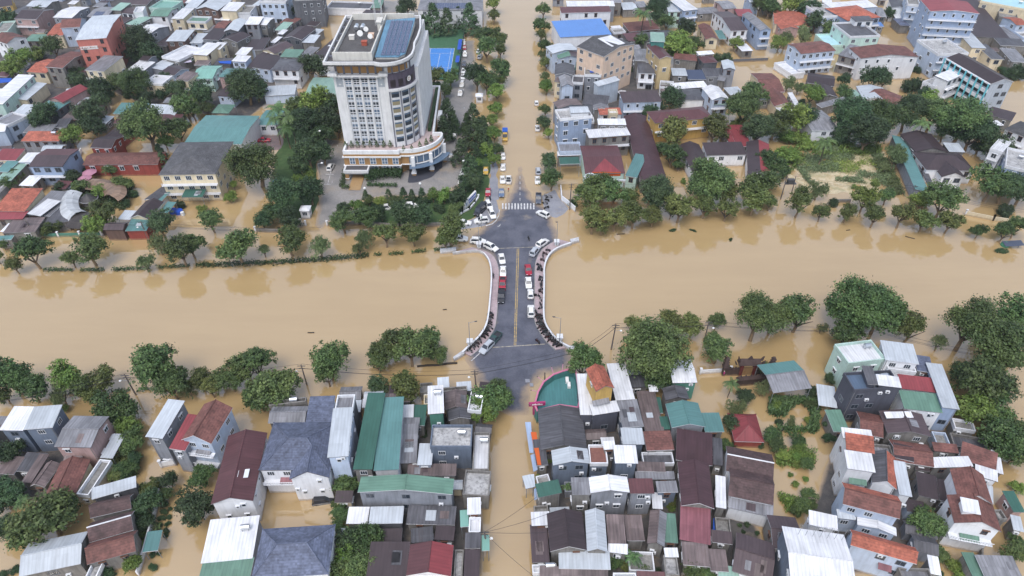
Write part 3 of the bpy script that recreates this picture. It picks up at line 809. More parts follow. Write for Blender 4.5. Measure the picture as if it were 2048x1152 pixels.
parse(0, 3, '''
430,120 728,125 815,-127 7 gx .8 grey pink | the pink house with the long grey roof
1160,38 1300,55 1440,-240 9.5 sx .6 silver grey | the grey tube house | | narrow grey house with a silver roof behind a high parapet
1350,132 1480,150 1530,-120 8 sx 1 red grey
1450,62 1690,95 1825,-200 9 gy 2 tile lblue b | the blue house with the red tiles | | pale blue house with a mossy red tiled gable roof
1685,580 2025,550 2100,8 7.5 gy 1.6 maroon white k | the long maroon roofed house | | white house under a long maroon gable roof with two pale sheets
1605,1050 2020,1010 2048,680 5 sx .5 white grey t | the flat white sheet roof
1590,1165 2000,1160 2022,1014 4.4 sx .6 green grey n
150,1160 645,1055 668,800 5 gx 1.3 silver conc | the silver gable hall
732,540 1090,440 1098,360 5 sx .5 silver dgrey n
720,690 1052,612 1075,490 4.5 gx 1.4 dtile conc n | the small dark tiled roof
712,885 1068,783 1065,630 4.5 gx 1.6 dtile conc n
695,1062 1088,953 1080,790 4.5 gx 1.7 tile conc | the stacked temple roofs | temple_hall | long tiled temple roof nearest the small green awning
360,505 610,485 675,225 4 gy 1.6 tile cream | the low tiled house
610,495 705,505 785,215 4 fl 0 conc cream
240,432 355,442 440,250 3.5 gy .9 rust conc
170,402 250,407 300,180 3.2 sx .4 rust conc
120,312 285,322 330,175 3.2 sx .4 dgrey conc
1138,962 1262,947 1300,790 3 sx .3 teal open | the small green awning
800,205 900,210 940,20 3.6 sx .3 silver open
-60,330 110,340 140,200 3.2 sx .3 rust conc
330,60 400,66 420,-20 4 sx .3 dgrey conc
670,1180 760,1180 760,900 3.4 fl 0 rconc conc n
''')
parse(1, 3, '''
20,307 575,302 590,-80 8 hip 2.4 navy white b | the big navy villa | villa | large white villa under a slate blue hipped roof beside a flooded courtyard
265,380 585,364 572,150 7.7 gy 2.2 navy white
-40,1180 580,1140 630,740 7 hip 2.6 navy white | the second navy roof | villa | slate blue hipped roof on the camera side of the flooded courtyard
568,205 740,192 775,-190 11 sx .4 silver lblue | the tall silver roofed house | | tall narrow pale blue house with a silver roof and a rooftop unit
775,300 930,300 965,-300 8.5 sx .6 dgreen conc | the dark green roof strip
940,310 1142,300 1150,-270 8 sx .5 teal white n | the teal roof strip
1150,252 1285,245 1315,-60 5 sx .4 grey conc
1390,115 1722,115 1720,-60 8 fl 0 rconc bgrey | the blue grey terrace house | | blue grey house with a mossy white roof terrace and potted plants
1288,265 1405,265 1390,95 5.5 sx .2 silver lblue
1205,350 1600,350 1585,262 4 sx .4 rust conc
1730,300 1862,300 1865,0 5 fl 0 white conc
1650,500 1860,512 1860,310 5 fl 0 rconc conc
812,482 1572,500 1590,375 8 gy 1.2 green grey | the long pale green roof | | long grey house with small windows under a faded green gable
900,735 1172,728 1190,598 4.5 sx .3 silver dgrey n
1200,735 1590,745 1595,600 4 sx .3 dgrey conc
720,735 890,735 905,605 4 sx .3 white conc
880,1160 1205,1160 1235,895 5 sx .8 dbrown conc n
1200,1150 1560,1155 1582,905 6 gy 1.4 maroon/red white | the red gable house | | gabled house with one maroon slope and one bright red slope
1240,890 1420,870 1410,760 4 sx .3 dgrey conc
1425,860 1580,870 1580,760 4 sx .3 dbrown conc
1660,1160 1785,1160 1795,945 5 sx .3 dbrown conc
1580,1160 1650,1160 1660,940 4 fl 0 rconc conc n
1670,930 1795,930 1800,812 5 sx .3 dgrey conc
1690,660 1800,655 1820,525 6 sx .2 white conc
1635,760 1702,755 1712,625 5 sx .2 mint open
1700,800 1795,800 1800,680 5 fl 0 white conc
1805,950 1868,948 1875,825 4 sx .1 mint open | the mint street awning
320,1100 565,1090 570,1055 4.5 sx .3 blue white n
'''.replace('bgrey2', 'grey'))
parse(2, 3, '''
230,140 600,130 535,-190 5 gy 1.3 dgrey conc | the big dark grey gable | | wide low house under a dark grey gable roof behind an orange sign
195,270 290,262 260,60 4.4 sx .3 dgrey conc
328,268 625,252 612,132 8 gy 1 silver bgrey | the blue grey gable house | | blue grey house with a silver gable roof and a white end frame
625,250 770,250 770,100 7.6 fl 0 brick bgrey
825,248 1010,250 985,110 9 sx .2 white bgrey | the white roofed loft
212,525 400,485 460,370 6 sx .5 dgreen conc
480,502 635,502 615,370 8 sx .3 grey conc
628,490 942,483 925,358 8.5 gy .9 white grey | the white gable on grey walls | | weathered grey house with small windows under a white gable roof
945,492 1140,492 1120,378 8 sx .3 maroon grey
1165,485 1330,480 1315,398 6 sx .4 grey bgrey
1125,612 1208,618 1190,492 4.5 sx .2 white conc
1310,222 1605,270 1570,20 5 sx .5 dmaroon conc n
1355,590 1620,615 1620,265 6 gy 1.4 dmaroon conc | the long dark maroon gable | | long dark maroon gable roof with a red ridge strip
1340,860 1590,905 1615,620 5 sx .5 red3 conc | the faded red sheet roof
1370,1062 1585,1080 1590,905 4.5 sx .5 rust conc
305,957 600,945 585,640 6 gy 1.5 dbrown conc | the wide dark brown gable | | wide dark brown gable house beside the flooded street
160,1045 302,1040 305,745 4.5 sx .4 brown conc
158,752 308,745 308,635 5.6 sx .1 white conc
600,955 765,960 750,635 6 gy 1 silver conc | the narrow silver gable
770,892 915,895 900,670 5 sx .4 rust conc
768,960 925,980 920,900 4.8 sx .2 white conc
920,870 1065,870 1060,670 4 sx .3 rust conc
1080,890 1220,920 1215,650 5 gy .9 rust/grey conc
1220,882 1330,890 1310,660 4.5 sx .3 green conc
1230,1140 1340,1145 1340,990 5 fl 0 rconc conc n
1225,1000 1335,1000 1330,930 5 sx .2 white conc
375,1092 790,1100 780,965 4.5 sx .5 silver conc n
220,1165 770,1190 720,1100 4 sx .4 rust conc
165,1130 360,1120 360,1050 4 fl 0 white conc t
815,1190 1000,1190 1000,1125 4 fl 0 conc white
1000,1190 1230,1200 1230,1130 4 sx .5 maroon conc
1730,510 2090,585 2080,340 5.5 gx 1.5 dtile white n | the mossy communal hall | temple_hall | white hall under a dark mossy tiled roof with a grey lean to
1710,310 2090,385 2080,180 5.5 gx 1.3 dtile white n
1725,602 2090,685 2090,580 4.4 sx .5 grey white
1630,600 1715,615 1725,365 5 sx .2 white conc
1610,260 1690,272 1680,60 4 sx .3 dgrey conc
1760,1110 2080,1210 2060,880 5 gx 1.1 brown conc
1600,880 1765,900 1770,810 4.5 sx .4 brown conc
1590,1110 1735,1120 1740,950 4.5 sx .3 rust conc
1650,1180 1850,1220 1850,1100 4 sx .3 lgreen conc
1078,150 1300,142 1300,0 6 sx .6 tile conc b
885,100 1062,100 1060,-30 6.2 sx .2 silver bgrey
1000,312 1230,320 1240,250 5.5 sx .3 rust conc
990,380 1305,378 1300,320 5 sx .3 grey conc
1050,250 1300,250 1300,160 5 fl 0 dgrey conc
1780,75 2018,82 2022,-140 2.4 hip 2.3 red red n | the red pagoda | pagoda | small red temple with upswept pale ridges standing in flood water
735,140 830,135 825,70 8.6 sx .1 white conc
110,455 180,440 172,335 3.5 sx .1 silver open
''')
parse(3, 3, '''
600,48 845,72 830,-5 9 sx .4 white white
625,140 855,175 850,68 8.6 sx 1.2 orange white | the stepped white house | | tall white house with an orange tiled strip between white roofs
635,292 862,325 868,185 9.6 sx .3 white white
830,405 1030,462 1025,208 7 gy 1.6 dgrey/orange white
1050,500 1155,520 1150,258 7 sx .3 silver white
597,575 1055,695 1068,522 8 gx 1.5 tile/orange lblue | the long orange roof by the canal lane | | pale blue house under a long orange tiled roof with white verges
560,690 700,705 720,640 5 sx .3 silver lblue
715,742 1030,832 1030,768 5 gy .7 white lblue
660,905 1190,1058 1215,935 7.5 gx 1.1 orange lblue | the lower orange roof | | long orange tiled roof over patched blue grey walls
185,1250 720,1330 660,828 10 gx 1.2 white bgrey | the large white roof with aerials | | tall blue grey house under a large white roof with a row of aerials
330,740 560,790 550,680 6 sx .4 white white
1520,527 1800,580 1765,350 8.5 gy 1.8 tile white
1490,727 1870,800 1850,580 8 gy 1.8 tile white b | the curved white villa | villa | white villa with brown tiled gables and a curved white balcony
1560,632 1705,662 1705,560 10 sx .3 white white
1205,505 1370,545 1365,370 5 sx .5 dbrown conc
1375,545 1480,570 1480,410 4.5 sx .4 dbrown conc
1535,212 1825,312 1815,190 5 sx 1 tile conc
1810,320 1885,340 1870,170 4.5 sx .2 white conc
1330,285 1645,275 1570,200 5 sx .3 white conc
1660,345 1840,400 1840,318 5 sx .3 white white
1010,232 1330,282 1320,110 5 gx 1.1 tile conc
1010,202 1170,240 1165,130 5.4 sx .4 dbrown conc
850,172 1005,187 1005,108 5 fl 0 grey conc n
1180,300 1300,318 1300,262 4 sx .3 dbrown conc
1330,152 1530,172 1510,108 5 sx .4 tile conc
1490,112 1780,160 1800,60 3.5 fl 0 dgrey conc n
1640,1165 1740,1168 1735,970 4 sx .2 green conc
1742,1180 2050,1190 1960,1000 4.5 sx .4 grey conc n
1080,1180 1330,1190 1250,1090 5 fl 0 grey conc n
40,930 280,952 310,690 5 gx 1.1 brown conc
1965,640 2060,642 2060,480 4 sx .3 dgreen pink
1965,780 2050,800 2050,690 4 sx .2 silver conc
1300,1130 1390,1150 1390,1010 5 sx .2 white conc
1800,620 1850,700 1880,640 4.6 fl 0 rconc conc n
''')

infill([(-90, -45), (640, -45), (640, 60), (600, 150), (500, 230), (370, 225), (215, 180), (160, 290), (-60, 320)], 95, 1)
infill([(-40, 300), (150, 300), (120, 460), (-80, 470)], 14, 2)
infill([(1110, 60), (1330, 60), (1340, 200), (1270, 290), (1110, 300)], 22, 3)
infill([(1110, -45), (2120, -45), (2100, 40), (1400, 40), (1110, 30)], 34, 4); infill([(1880, 80), (2060, 80), (2060, 130), (1960, 130)], 6, 5)
infill([(700, 790), (970, 790), (970, 1160), (690, 1160)], 22, 6, 'dbrown rust grey dgrey white silver rust', .8)
infill([(1080, 880), (1430, 900), (1450, 1160), (1080, 1160)], 11, 7, 'rust grey dgrey silver white', .8)
infill([(1705, 860), (1900, 860), (2000, 930), (1980, 1010), (1850, 1010), (1840, 1150), (1700, 1150), (1695, 900)], 16, 8, 'dbrown tile grey white silver dgrey', .8)
infill([(0, 860), (190, 870), (180, 1000), (-20, 1000)], 10, 9, 'rust dgrey rust grey', .8)
# ------------------------------------------------------------------ flood water
wt = NT('muddy flood water'); tcw = wt.n('ShaderNodeTexCoord').outputs['Object']
base = wt.mix(wt.rng(wt.noise(tcw, .012, 4, .6), .35, .7, 0, 1), (0.402, 0.280, 0.134, 1), (0.440, 0.310, 0.152, 1))
scw = wt.n('ShaderNodeVectorMath', operation='MULTIPLY'); wt.l(tcw, scw.inputs[0]); scw.inputs[1].default_value = (.02, .11, 1)
base = wt.mix(wt.rng(wt.noise(scw.outputs[0], 1, 5, .7), .42, .75, 0, .4), base, (0.50, 0.36, 0.18, 1))
wt.l(base, wt.p.inputs['Base Color']); wt.p.inputs['Roughness'].default_value = 0.05; wt.p.inputs['IOR'].default_value = 2.35
wt.l(wt.rng(wt.noise(scw.outputs[0], 1.7, 4, .65), .35, .7, .015, .08), wt.p.inputs['Roughness'])
bpn = wt.n('ShaderNodeBump'); bpn.inputs['Strength'].default_value = .035; bpn.inputs['Distance'].default_value = .25
wt.l(wt.noise(tcw, .55, 4, .6), bpn.inputs['Height']); wt.l(bpn.outputs[0], wt.p.inputs['Normal'])
b = MB(); b.face([(-900, -60, 0), (900, -60, 0), (900, 1500, 0), (-900, 1500, 0)])
water = struct(b.build('flood_water', wt.m))

# ------------------------------------------------------------------ dry ground that rises out of the flood
def edist(p, poly):
    best = 1e9
    for i in range(len(poly)):
        a = poly[i]; q = poly[(i + 1) % len(poly)]; dx, dy = q[0] - a[0], q[1] - a[1]; L = dx * dx + dy * dy or 1e-9
        t = max(0, min(1, ((p[0] - a[0]) * dx + (p[1] - a[1]) * dy) / L)); best = min(best, math.hypot(p[0] - a[0] - t * dx, p[1] - a[1] - t * dy))
    return best
from mathutils import noise as mnoise
def dry(name, px, mat, top=.14, slope=.045, cell=1.0, rough=.05, steep=None):
    poly = [tuple(G(u, v)[:2]) for u, v in px]; xs = [p[0] for p in poly]; ys = [p[1] for p in poly]
    nx = int((max(xs) - min(xs)) / cell) + 5; ny = int((max(ys) - min(ys)) / cell) + 5; x0 = min(xs) - 2 * cell; y0 = min(ys) - 2 * cell
    idx = {}; vs = []; fs = []
    for j in range(ny):
        for i in range(nx):
            p = (x0 + i * cell, y0 + j * cell); e = edist(p, poly); e = e if inside(p, poly) else -e
            if e < -1.6 * cell: continue
            z = max(-.25, min(top, e * slope)) + rough * mnoise.noise(Vector((p[0] * .22, p[1] * .22, 3.1))) * (1 if e < 6 else .5)
            idx[i, j] = len(vs); vs.append((p[0], p[1], z))
    for j in range(ny - 1):
        for i in range(nx - 1):
            k = [(i, j), (i + 1, j), (i + 1, j + 1), (i, j + 1)]
            if all(q in idx for q in k): fs.append(tuple(idx[q] for q in k))
    me = bpy.data.meshes.new(name); me.from_pydata(vs, [], fs); me.materials.append(mat); me.polygons.foreach_set('use_smooth', [True] * len(fs))
    o = bpy.data.objects.new(name, me); COL.objects.link(o); return struct(o)
def ground_mat(name, col, wet, mud, scale=.12, lo=.5, hi=.68, rough=(.75, .25), shore=0):
    t = NT(name); tc = t.n('ShaderNodeTexCoord').outputs['Object']
    f = t.rng(t.noise(tc, scale, 6, .65), lo, hi, 0, 1); g = t.rng(t.noise(tc, 2.5, 3), .3, .7, .86, 1.12)
    a = t.mix(t.rng(t.noise(tc, scale * 2.2, 4), .42, .62, 0, 1), col, wet)
    o = t.mul(t.mix(f, a, mud), g)
    if shore:       # silt and standing wet where the ground barely clears the flood
        sp = t.n('ShaderNodeSeparateXYZ'); t.l(tc, sp.inputs[0]); hgt = t.math('ADD', sp.outputs[2], t.math('MULTIPLY', t.math('SUBTRACT', t.noise(tc, .35, 5, .7), .5), .11))
        k = t.rng(hgt, .0, .085, 1, 0); o = t.mix(k, o, S(176, 154, 126)); f = t.math('MAXIMUM', f, k)
    t.l(o, t.p.inputs['Base Color']); t.l(t.rng(f, 0, 1, rough[0], rough[1]), t.p.inputs['Roughness']); return t.m
ASPH = ground_mat('asphalt', S(98, 100, 112), S(80, 83, 96), S(140, 130, 118), .09, .62, .74, (.7, .2), 1)
WETC = ground_mat('muddy concrete', S(150, 146, 142), S(128, 126, 126), S(158, 144, 126), .06, .56, .7, (.6, .22), 1)
LAWN = ground_mat('lawn', S(70, 96, 52), S(58, 84, 44), S(92, 100, 62), .3, .55, .75, (.9, .9))
SHALLOW = ground_mat('silted lane', S(150, 132, 108), S(138, 122, 104), S(178, 152, 116), .1, .45, .6, (.5, .15))
road = dry('road', [(1040, 322), (1050, 366), (1064, 392), (1076, 402), (1084, 410), (1112, 425), (1105, 438), (1116, 468), (1118, 490), (1094, 505), (1087, 530), (1086, 570), (1084, 620), (1089, 650),
    (1105, 676), (1130, 690), (1150, 705), (1140, 740), (1090, 752), (1062, 775), (1059, 832), (1018, 834), (984, 806), (955, 762), (938, 738), (926, 718), (945, 690), (966, 665), (977, 640), (981, 600), (983, 560), (981, 530), (973, 510), (945, 498), (935, 486), (950, 468), (968, 452), (985, 440), (1000, 420), (1008, 408), (1018, 388), (1030, 364)], ASPH, .2, .035, .8, .03)
pave = ground_mat('pink paving', S(182, 164, 168), S(170, 154, 158), S(160, 150, 146), .3, .62, .85, (.8, .6))
GREYP = ground_mat('grey paving', S(150, 152, 160), S(138, 140, 150), S(160, 146, 126), .15, .6, .75, (.7, .4))
def band(name, left, right, z0, z1, mat, parent=None):
    """a strip between two ground lines read off the photograph"""
    b = MB(); A = [G(*p, z1) for p in left]; B = [G(*p, z1) for p in right]
    for i in range(len(A) - 1):
        a, c, d, e = A[i], B[i], B[i + 1], A[i + 1]; lo = lambda v: Vector((v.x, v.y, z0))
        b.face([a, c, d, e]); b.face([lo(c), lo(d), d, c]); b.face([lo(e), lo(a), a, e])
    for q in (0, -1): b.face([A[q], B[q], Vector((B[q].x, B[q].y, z0)), Vector((A[q].x, A[q].y, z0))])
    bm = bmesh.new(); o = b.build(name, mat, parent); bm.from_mesh(o.data); bmesh.ops.remove_doubles(bm, verts=bm.verts, dist=.001); bmesh.ops.recalc_face_normals(bm, faces=bm.faces); bm.to_mesh(o.data); bm.free(); return o
LK = [(945, 494), (974, 503), (990, 516), (998, 540), (997, 570), (996, 600), (994, 630), (990, 655), (978, 676), (960, 697), (942, 712)]   # kerbs
LP = [(910, 503), (956, 500), (975, 512), (983, 535), (983.5, 565), (981, 598), (978, 628), (973, 650), (961, 670), (943, 688), (926, 704)]   # parapets
RK = [(1116, 478), (1098, 488), (1083, 500), (1072, 520), (1069, 545), (1069, 575), (1068, 610), (1069, 640), (1077, 660), (1091, 681), (1110, 699)]
RP = [(1140, 484), (1114, 494), (1097, 508), (1088, 530), (1087, 560), (1086.5, 590), (1086, 620), (1088.5, 643), (1099, 662), (1115, 680), (1138, 694)]
def dense(p, k=5):
    o = []
    for i in range(len(p) - 1):
        a = p[max(0, i - 1)]; b_ = p[i]; c = p[i + 1]; d = p[min(len(p) - 1, i + 2)]
        for j in range(k):
            t = j / k
            o.append(tuple(.5 * (2 * b_[q] + (c[q] - a[q]) * t + (2 * a[q] - 5 * b_[q] + 4 * c[q] - d[q]) * t * t + (3 * b_[q] - a[q] - 3 * c[q] + d[q]) * t ** 3) for q in (0, 1)))
    return o + [p[-1]]
KERB = plain('kerb stone', S(160, 160, 158), .8)
bridge = empty('road_bridge', G(1028, 600)); land('the bridge', G(1028, 600))
tag(bridge, 'road bridge with curved pink pavements and white parapets over the brown river', 'bridge')
inv = Matrix.Translation(-bridge.location)
def onbridge(o): o.parent = bridge; o.matrix_parent_inverse = Matrix.Identity(4); o.location = -bridge.location; return o
for K, P in ((LK, LP), (RK, RP)):
    K = dense(K); P = dense(P)
    mid = lambda a, b_, t: [(p[0] + (q[0] - p[0]) * t, p[1] + (q[1] - p[1]) * t) for p, q in zip(a, b_)]
    onbridge(band('pavement', mid(K, P, .06), mid(K, P, .995), -.5, .38, pave)); onbridge(band('kerb', K, mid(K, P, .055), -.3, .4, KERB))
    onbridge(band('parapet', mid(K, P, 1.0), mid(K, P, 1.14), -3, 1.15, plaster('parapet render', S(206, 208, 212), .6)))
    onbridge(band('coping', mid(K, P, .985), mid(K, P, 1.17), 1.152, 1.3, plaster('coping', S(226, 228, 232), .3)))
    onbridge(band('abutment', mid(K, P, 1.145), mid(K, P, 1.2), -3, .35, plaster('abutment', S(130, 124, 118), .8)))
for a, b_ in (([(880, 497), (912, 494)], [(880, 503), (912, 500)]), ([(1140, 478), (1157, 474)], [(1142, 484), (1158, 480)]), ([(906, 714), (926, 700)], [(908, 718), (929, 706)]), ([(1137, 691), (1168, 692)], [(1137, 697), (1168, 698)])):
    onbridge(band('wing_wall', a, b_, -2, 1.0, plaster('parapet render', S(206, 208, 212), .6)))
for u, v in ((958, 496), (1113, 492), (940, 692), (1119, 683)):
    c = G(u, v); b = MB(); b.box(c.x - .55, c.x + .55, c.y - .55, c.y + .55, -2, 1.7); b.box(c.x - .75, c.x + .75, c.y - .75, c.y + .75, 1.703, 1.95); onbridge(b.build('lamp_pier', plaster('coping', S(226, 228, 232), .3)))
dry('pavement', [(912, 452), (950, 436), (968, 412), (976, 375), (986, 375), (994, 405), (998, 422), (988, 440), (968, 452), (945, 456), (915, 460)], GREYP, .3, .2, .7, .02)
dry('pavement', [(1083, 392), (1110, 380), (1118, 395), (1138, 417), (1128, 428), (1112, 436), (1096, 432), (1088, 418)], GREYP, .25, .15, .7, .02)
# painted markings
def mark(name, px, mat, z=.225):
    b = MB(); b.face([G(u, v, z) for u, v in px]); return struct(b.build(name, mat))
def worn(name, c):
    t = NT(name); tc = t.n('ShaderNodeTexCoord').outputs['Object']; t.l(t.mix(t.rng(t.noise(tc, 1.6, 5, .7), .45, .62, 0, .75), c, S(104, 106, 116)), t.p.inputs['Base Color']); t.p.inputs['Roughness'].default_value = .7; return t.m
WPAINT = worn('worn white paint', S(222, 222, 222)); YPAINT = worn('worn yellow paint', S(196, 168, 104))
for o in (-1.6, 1.6): mark('centre_line', [(1030 + o - .9, 690), (1030 + o + .9, 690), (1036 + o + .7, 497), (1036 + o - .7, 497)], YPAINT)
for i in range(11):
    x = 1005.5 + i * 6.2; mark('zebra_stripe', [(x - 1.5, 418.5), (x + 1.5, 418.5), (x + 1.4, 406.5), (x - 1.4, 406.5)], WPAINT)
DULL = worn('dull cream paint', S(190, 182, 164)); mark('stop_line', [(984, 695.6), (984, 694.2), (1090, 687.4), (1090, 688.8)], DULL); mark('stop_line', [(996, 497.2), (996, 496.4), (1068, 493.6), (1068, 494.4)], DULL)
for y in (352, 363, 374, 385, 396): mark('lane_dash', [(1039.3, y + 5), (1040.7, y + 5), (1040.6, y), (1039.4, y)], WPAINT)
mark('edge_line', [(941, 722), (943.5, 722), (965, 702.5), (962.5, 702.5)], WPAINT)
ed = [(972, 451.5), (985, 447.5), (993, 440), (998, 429), (999, 419)]
for p, q in zip(ed, ed[1:]): mark('edge_line', [(p[0], p[1] + 1), (q[0] + 1.2, q[1] + .6), (q[0] - .3, q[1] - .6), (p[0] - .6, p[1] - .8)], WPAINT)
mark('turn_arrow', [(994, 452.5), (999, 451), (1000.5, 447.5), (1001.2, 447.6), (999.8, 451.8), (996.5, 453.4)], WPAINT)
for a in ((1051, 758, 1060, 765), (1060, 766, 1067, 773)): mark('manhole_patch', [(a[0], a[3]), (a[2], a[3]), (a[2] - 1, a[1]), (a[0] - 1, a[1])], GREYP)
# grounds of the tower and its avenue
dry('forecourt', [(648, 275), (690, 285), (760, 250), (885, 170), (905, 84), (950, 80), (952, 180), (945, 240), (938, 320), (930, 365), (895, 385), (845, 392), (760, 395), (720, 400), (700, 430), (660, 445), (640, 460), (628, 452), (640, 400), (632, 330)], WETC, .24, .06, 1.3, .06)
dry('lawn', [(560, 215), (655, 215), (650, 290), (632, 330), (636, 400), (622, 440), (560, 430), (545, 330), (560, 290)], LAWN, .3, .1, 1.4, .1)
dry('lawn', [(955, 230), (975, 240), (986, 300), (977, 370), (966, 412), (945, 438), (900, 452), (820, 452), (700, 448), (720, 405), (850, 396), (920, 378), (942, 330)], LAWN, .3, .1, 1.4, .1)
dry('street_verge', [(975, 300), (992, 300), (998, 400), (984, 402)], GREYP, .12, .05, 1.0, .06)
dry('courtyard', [(745, 0), (810, 0), (800, 28), (745, 30)], WETC, .12, .03, 1.5, .06)
dry('parking_yard', [(510, 262), (575, 262), (570, 300), (505, 300)], ground_mat('brick yard', S(130, 112, 112), S(116, 104, 106), S(150, 130, 116), .2, .6, .8), .2, .1, 1.5, .03)
TARMAC = ground_mat('dark tarmac', S(64, 66, 76), S(58, 60, 70), S(110, 104, 98), .2, .7, .85)
dry('drop_off', [(812, 330), (835, 322), (872, 312), (890, 318), (893, 335), (870, 358), (835, 370), (808, 372)], TARMAC, .3, .2, 1.0, .01)
for px in ([(655, 300), (655.8, 300), (667, 285), (666.2, 285)], [(648, 369), (661, 369), (661, 368.2), (648, 368.2)], [(663, 369), (665.5, 369), (667, 357), (665.8, 357)], [(651, 349), (667, 349), (667, 348.2), (651, 348.2)], [(653, 329), (670, 329), (670, 328.2), (653, 328.2)], [(916, 215), (930, 217), (930, 215.5), (922, 213)], [(655, 368), (656, 368), (676, 290), (675, 290)]): mark('bay_line', px, WPAINT, .24)
YARD = ground_mat('dark yard', S(92, 88, 86), S(78, 76, 76), S(120, 108, 94), .2, .55, .7, (.75, .25), 1)
# yards of silt and sheds between packed houses
for px in ([(-60, -5), (640, -5), (640, 60), (610, 140), (500, 235), (370, 225), (290, 210), (215, 180), (175, 225), (150, 300), (-80, 330)], [(1112, 60), (1330, 60), (1335, 190), (1265, 290), (1112, 300)], [(1675, 850), (1900, 860), (1990, 900), (1985, 1000), (1850, 1010), (1830, 1060), (1840, 1150), (1570, 1150), (1665, 900)], [(0, 865), (190, 870), (185, 1000), (-20, 1000)], [(1090, 840), (1300, 830), (1480, 900), (1540, 1160), (1080, 1170)], [(700, 830), (965, 830), (965, 1170), (690, 1170)]):
    dry('yard', px, YARD, .3, .1, 2.2, .05)

# ------------------------------------------------------------------ sports court
court = empty('tennis_court', G(882, 115)); tag(court, 'blue hard tennis court with white lines on a green surround beside the tower', 'tennis court'); land('the blue tennis court', court.location)
def flat(name, pts, mat, z, parent, loc): b = MB(); b.face([Vector((x, y, z)) - loc for x, y in pts]); o = b.build(name, mat, parent); return o
cl = court.location.copy(); GREENC = ground_mat('green court', S(66, 108, 78), S(58, 100, 70), S(84, 112, 88), .3, .6, .8); BLUEC = ground_mat('blue court', S(76, 140, 214), S(70, 134, 208), S(96, 150, 214), .3, .6, .8, (.5, .3))
x0, x1, y0, y1 = -38.0, -25.8, 279.0, 306.6
flat('green_surround', [(x0 - 4, y0 - 6), (x1 + 3.4, y0 - 6), (x1 + 3.4, y1 + 26), (x0 - 4, y1 + 26)], GREENC, .25, court, cl)
flat('blue_surface', [(x0, y0), (x1, y0), (x1, y1), (x0, y1)], BLUEC, .262, court, cl)
b = MB()
for a in (x0 + .1, x0 + 1.5, x1 - 1.5, x1 - .1, (x0 + x1) / 2): b.face([Vector((a - .09, y0, .275)) - cl, Vector((a + .09, y0, .275)) - cl, Vector((a + .09, y1 - (6 if abs(a - (x0 + x1) / 2) < .1 else 0), .275)) - cl, Vector((a - .09, y1 - (6 if abs(a - (x0 + x1) / 2) < .1 else 0), .275)) - cl])
for a in (y0 + .1, y1 - .1, y1 - 6, y0 + 6): b.face([Vector((x0, a - .1, .278)) - cl, Vector((x1, a - .1, .278)) - cl, Vector((x1, a + .1, .278)) - cl, Vector((x0, a + .1, .278)) - cl])
b.build('line', WPAINT, court)
fb = MB()
for k in range(15):
    y = y0 - 6 + k * 4; fb.tube((x1 + 3.6, y, 0), (x1 + 3.6, y, 3.5), .06, 4)
fb.box(x1 + 3.58, x1 + 3.62, y0 - 6, y1 + 24, .3, 3.4, 1)
fo = empty('court_fence', (x1 + 3.6, y0, 0)); o = fb.build('mesh_panel', [GALV, plain('green netting', S(52, 96, 88), .8)], fo); o.location = -fo.location; tag(fo, 'green mesh fence between the blue tennis court and the parked cars', 'fence')
for k, (ya, yb) in enumerate(((300, 312), (286, 293))):
    b = MB(); b.box(x1 + 1.6, x1 + 3.2, ya, yb, 2.2, 2.3)
    for y in (ya + .3, yb - .3): b.tube((x1 + 2.4, y, .2), (x1 + 2.4, y, 2.2), .05, 4)
    o = b.build('bench_shelter', plain('blue canvas', S(44, 88, 190), .7)); tag(o, ('longer blue' if k == 0 else 'shorter blue') + ' bench canopy beside the court fence', 'canopy')

# ------------------------------------------------------------------ the tower
tw = empty('office_tower', (-43, 205, 0)); tl = tw.location; land('the tower', (-43, 207))
tag(tw, 'tall white office tower with a curved corner bay and solar modules on its roof', 'building')
TWALL = plaster('tower render', S(230, 231, 232), .34); OCHRE = plaster('ochre render', S(168, 130, 84), .3); TGREY = plaster('tower grey', S(120, 122, 134), .35); PLUM = plaster('plum band', S(92, 84, 98), .4)
ROOFG = plaster('roof felt', S(92, 90, 92), .8); CREAMW = plaster('cream roof wall', S(226, 224, 216), .4); PINKP = plaster('terrace paving', S(190, 172, 170), .4)
def tp(name, build, mats, parent=None):
    b = MB(); build(b); o = b.build(name, mats, parent or tw)
    o.location = -tl if parent is None else (0, 0, 0); return o
def arc(cx, cy, r, a0, a1, n=10, ry=None): return [(cx + r * math.cos(math.radians(a0 + (a1 - a0) * k / n)), cy + (ry or r) * math.sin(math.radians(a0 + (a1 - a0) * k / n))) for k in range(n + 1)]
BAY = arc(-39.0, 210.5, 8.4, -84, -6, 16)
shaft = [(-55, 203.4), (-38.7, 203.4), (-38.7, 202.1)] + BAY + [(-29.6, 209.7), (-29.2, 216), (-29.2, 241), (-55, 241)]
tp('wall', lambda b: b.prism(shaft, 8.2, 32.2), TWALL)
pod = [(-54.6, 197.6), (-36.4, 197.6), (-36.4, 198.4)] + arc(-34.3, 209.6, 11.2, -88, -2, 14) + [(-23.6, 210.4), (-26.2, 210.4), (-27, 247), (-54.6, 247)]
tp('podium', lambda b: b.prism([p for p in pod if True], 3.9, 8.0), OCHRE)
podin = [(-54, 198.6), (-37, 198.6)] + arc(-34.8, 208.5, 7.2, -88, -2, 10) + [(-27.8, 214), (-28, 246), (-54, 246)]
tp('ground_floor', lambda b: b.prism(podin, -1, 3.9), OCHRE)
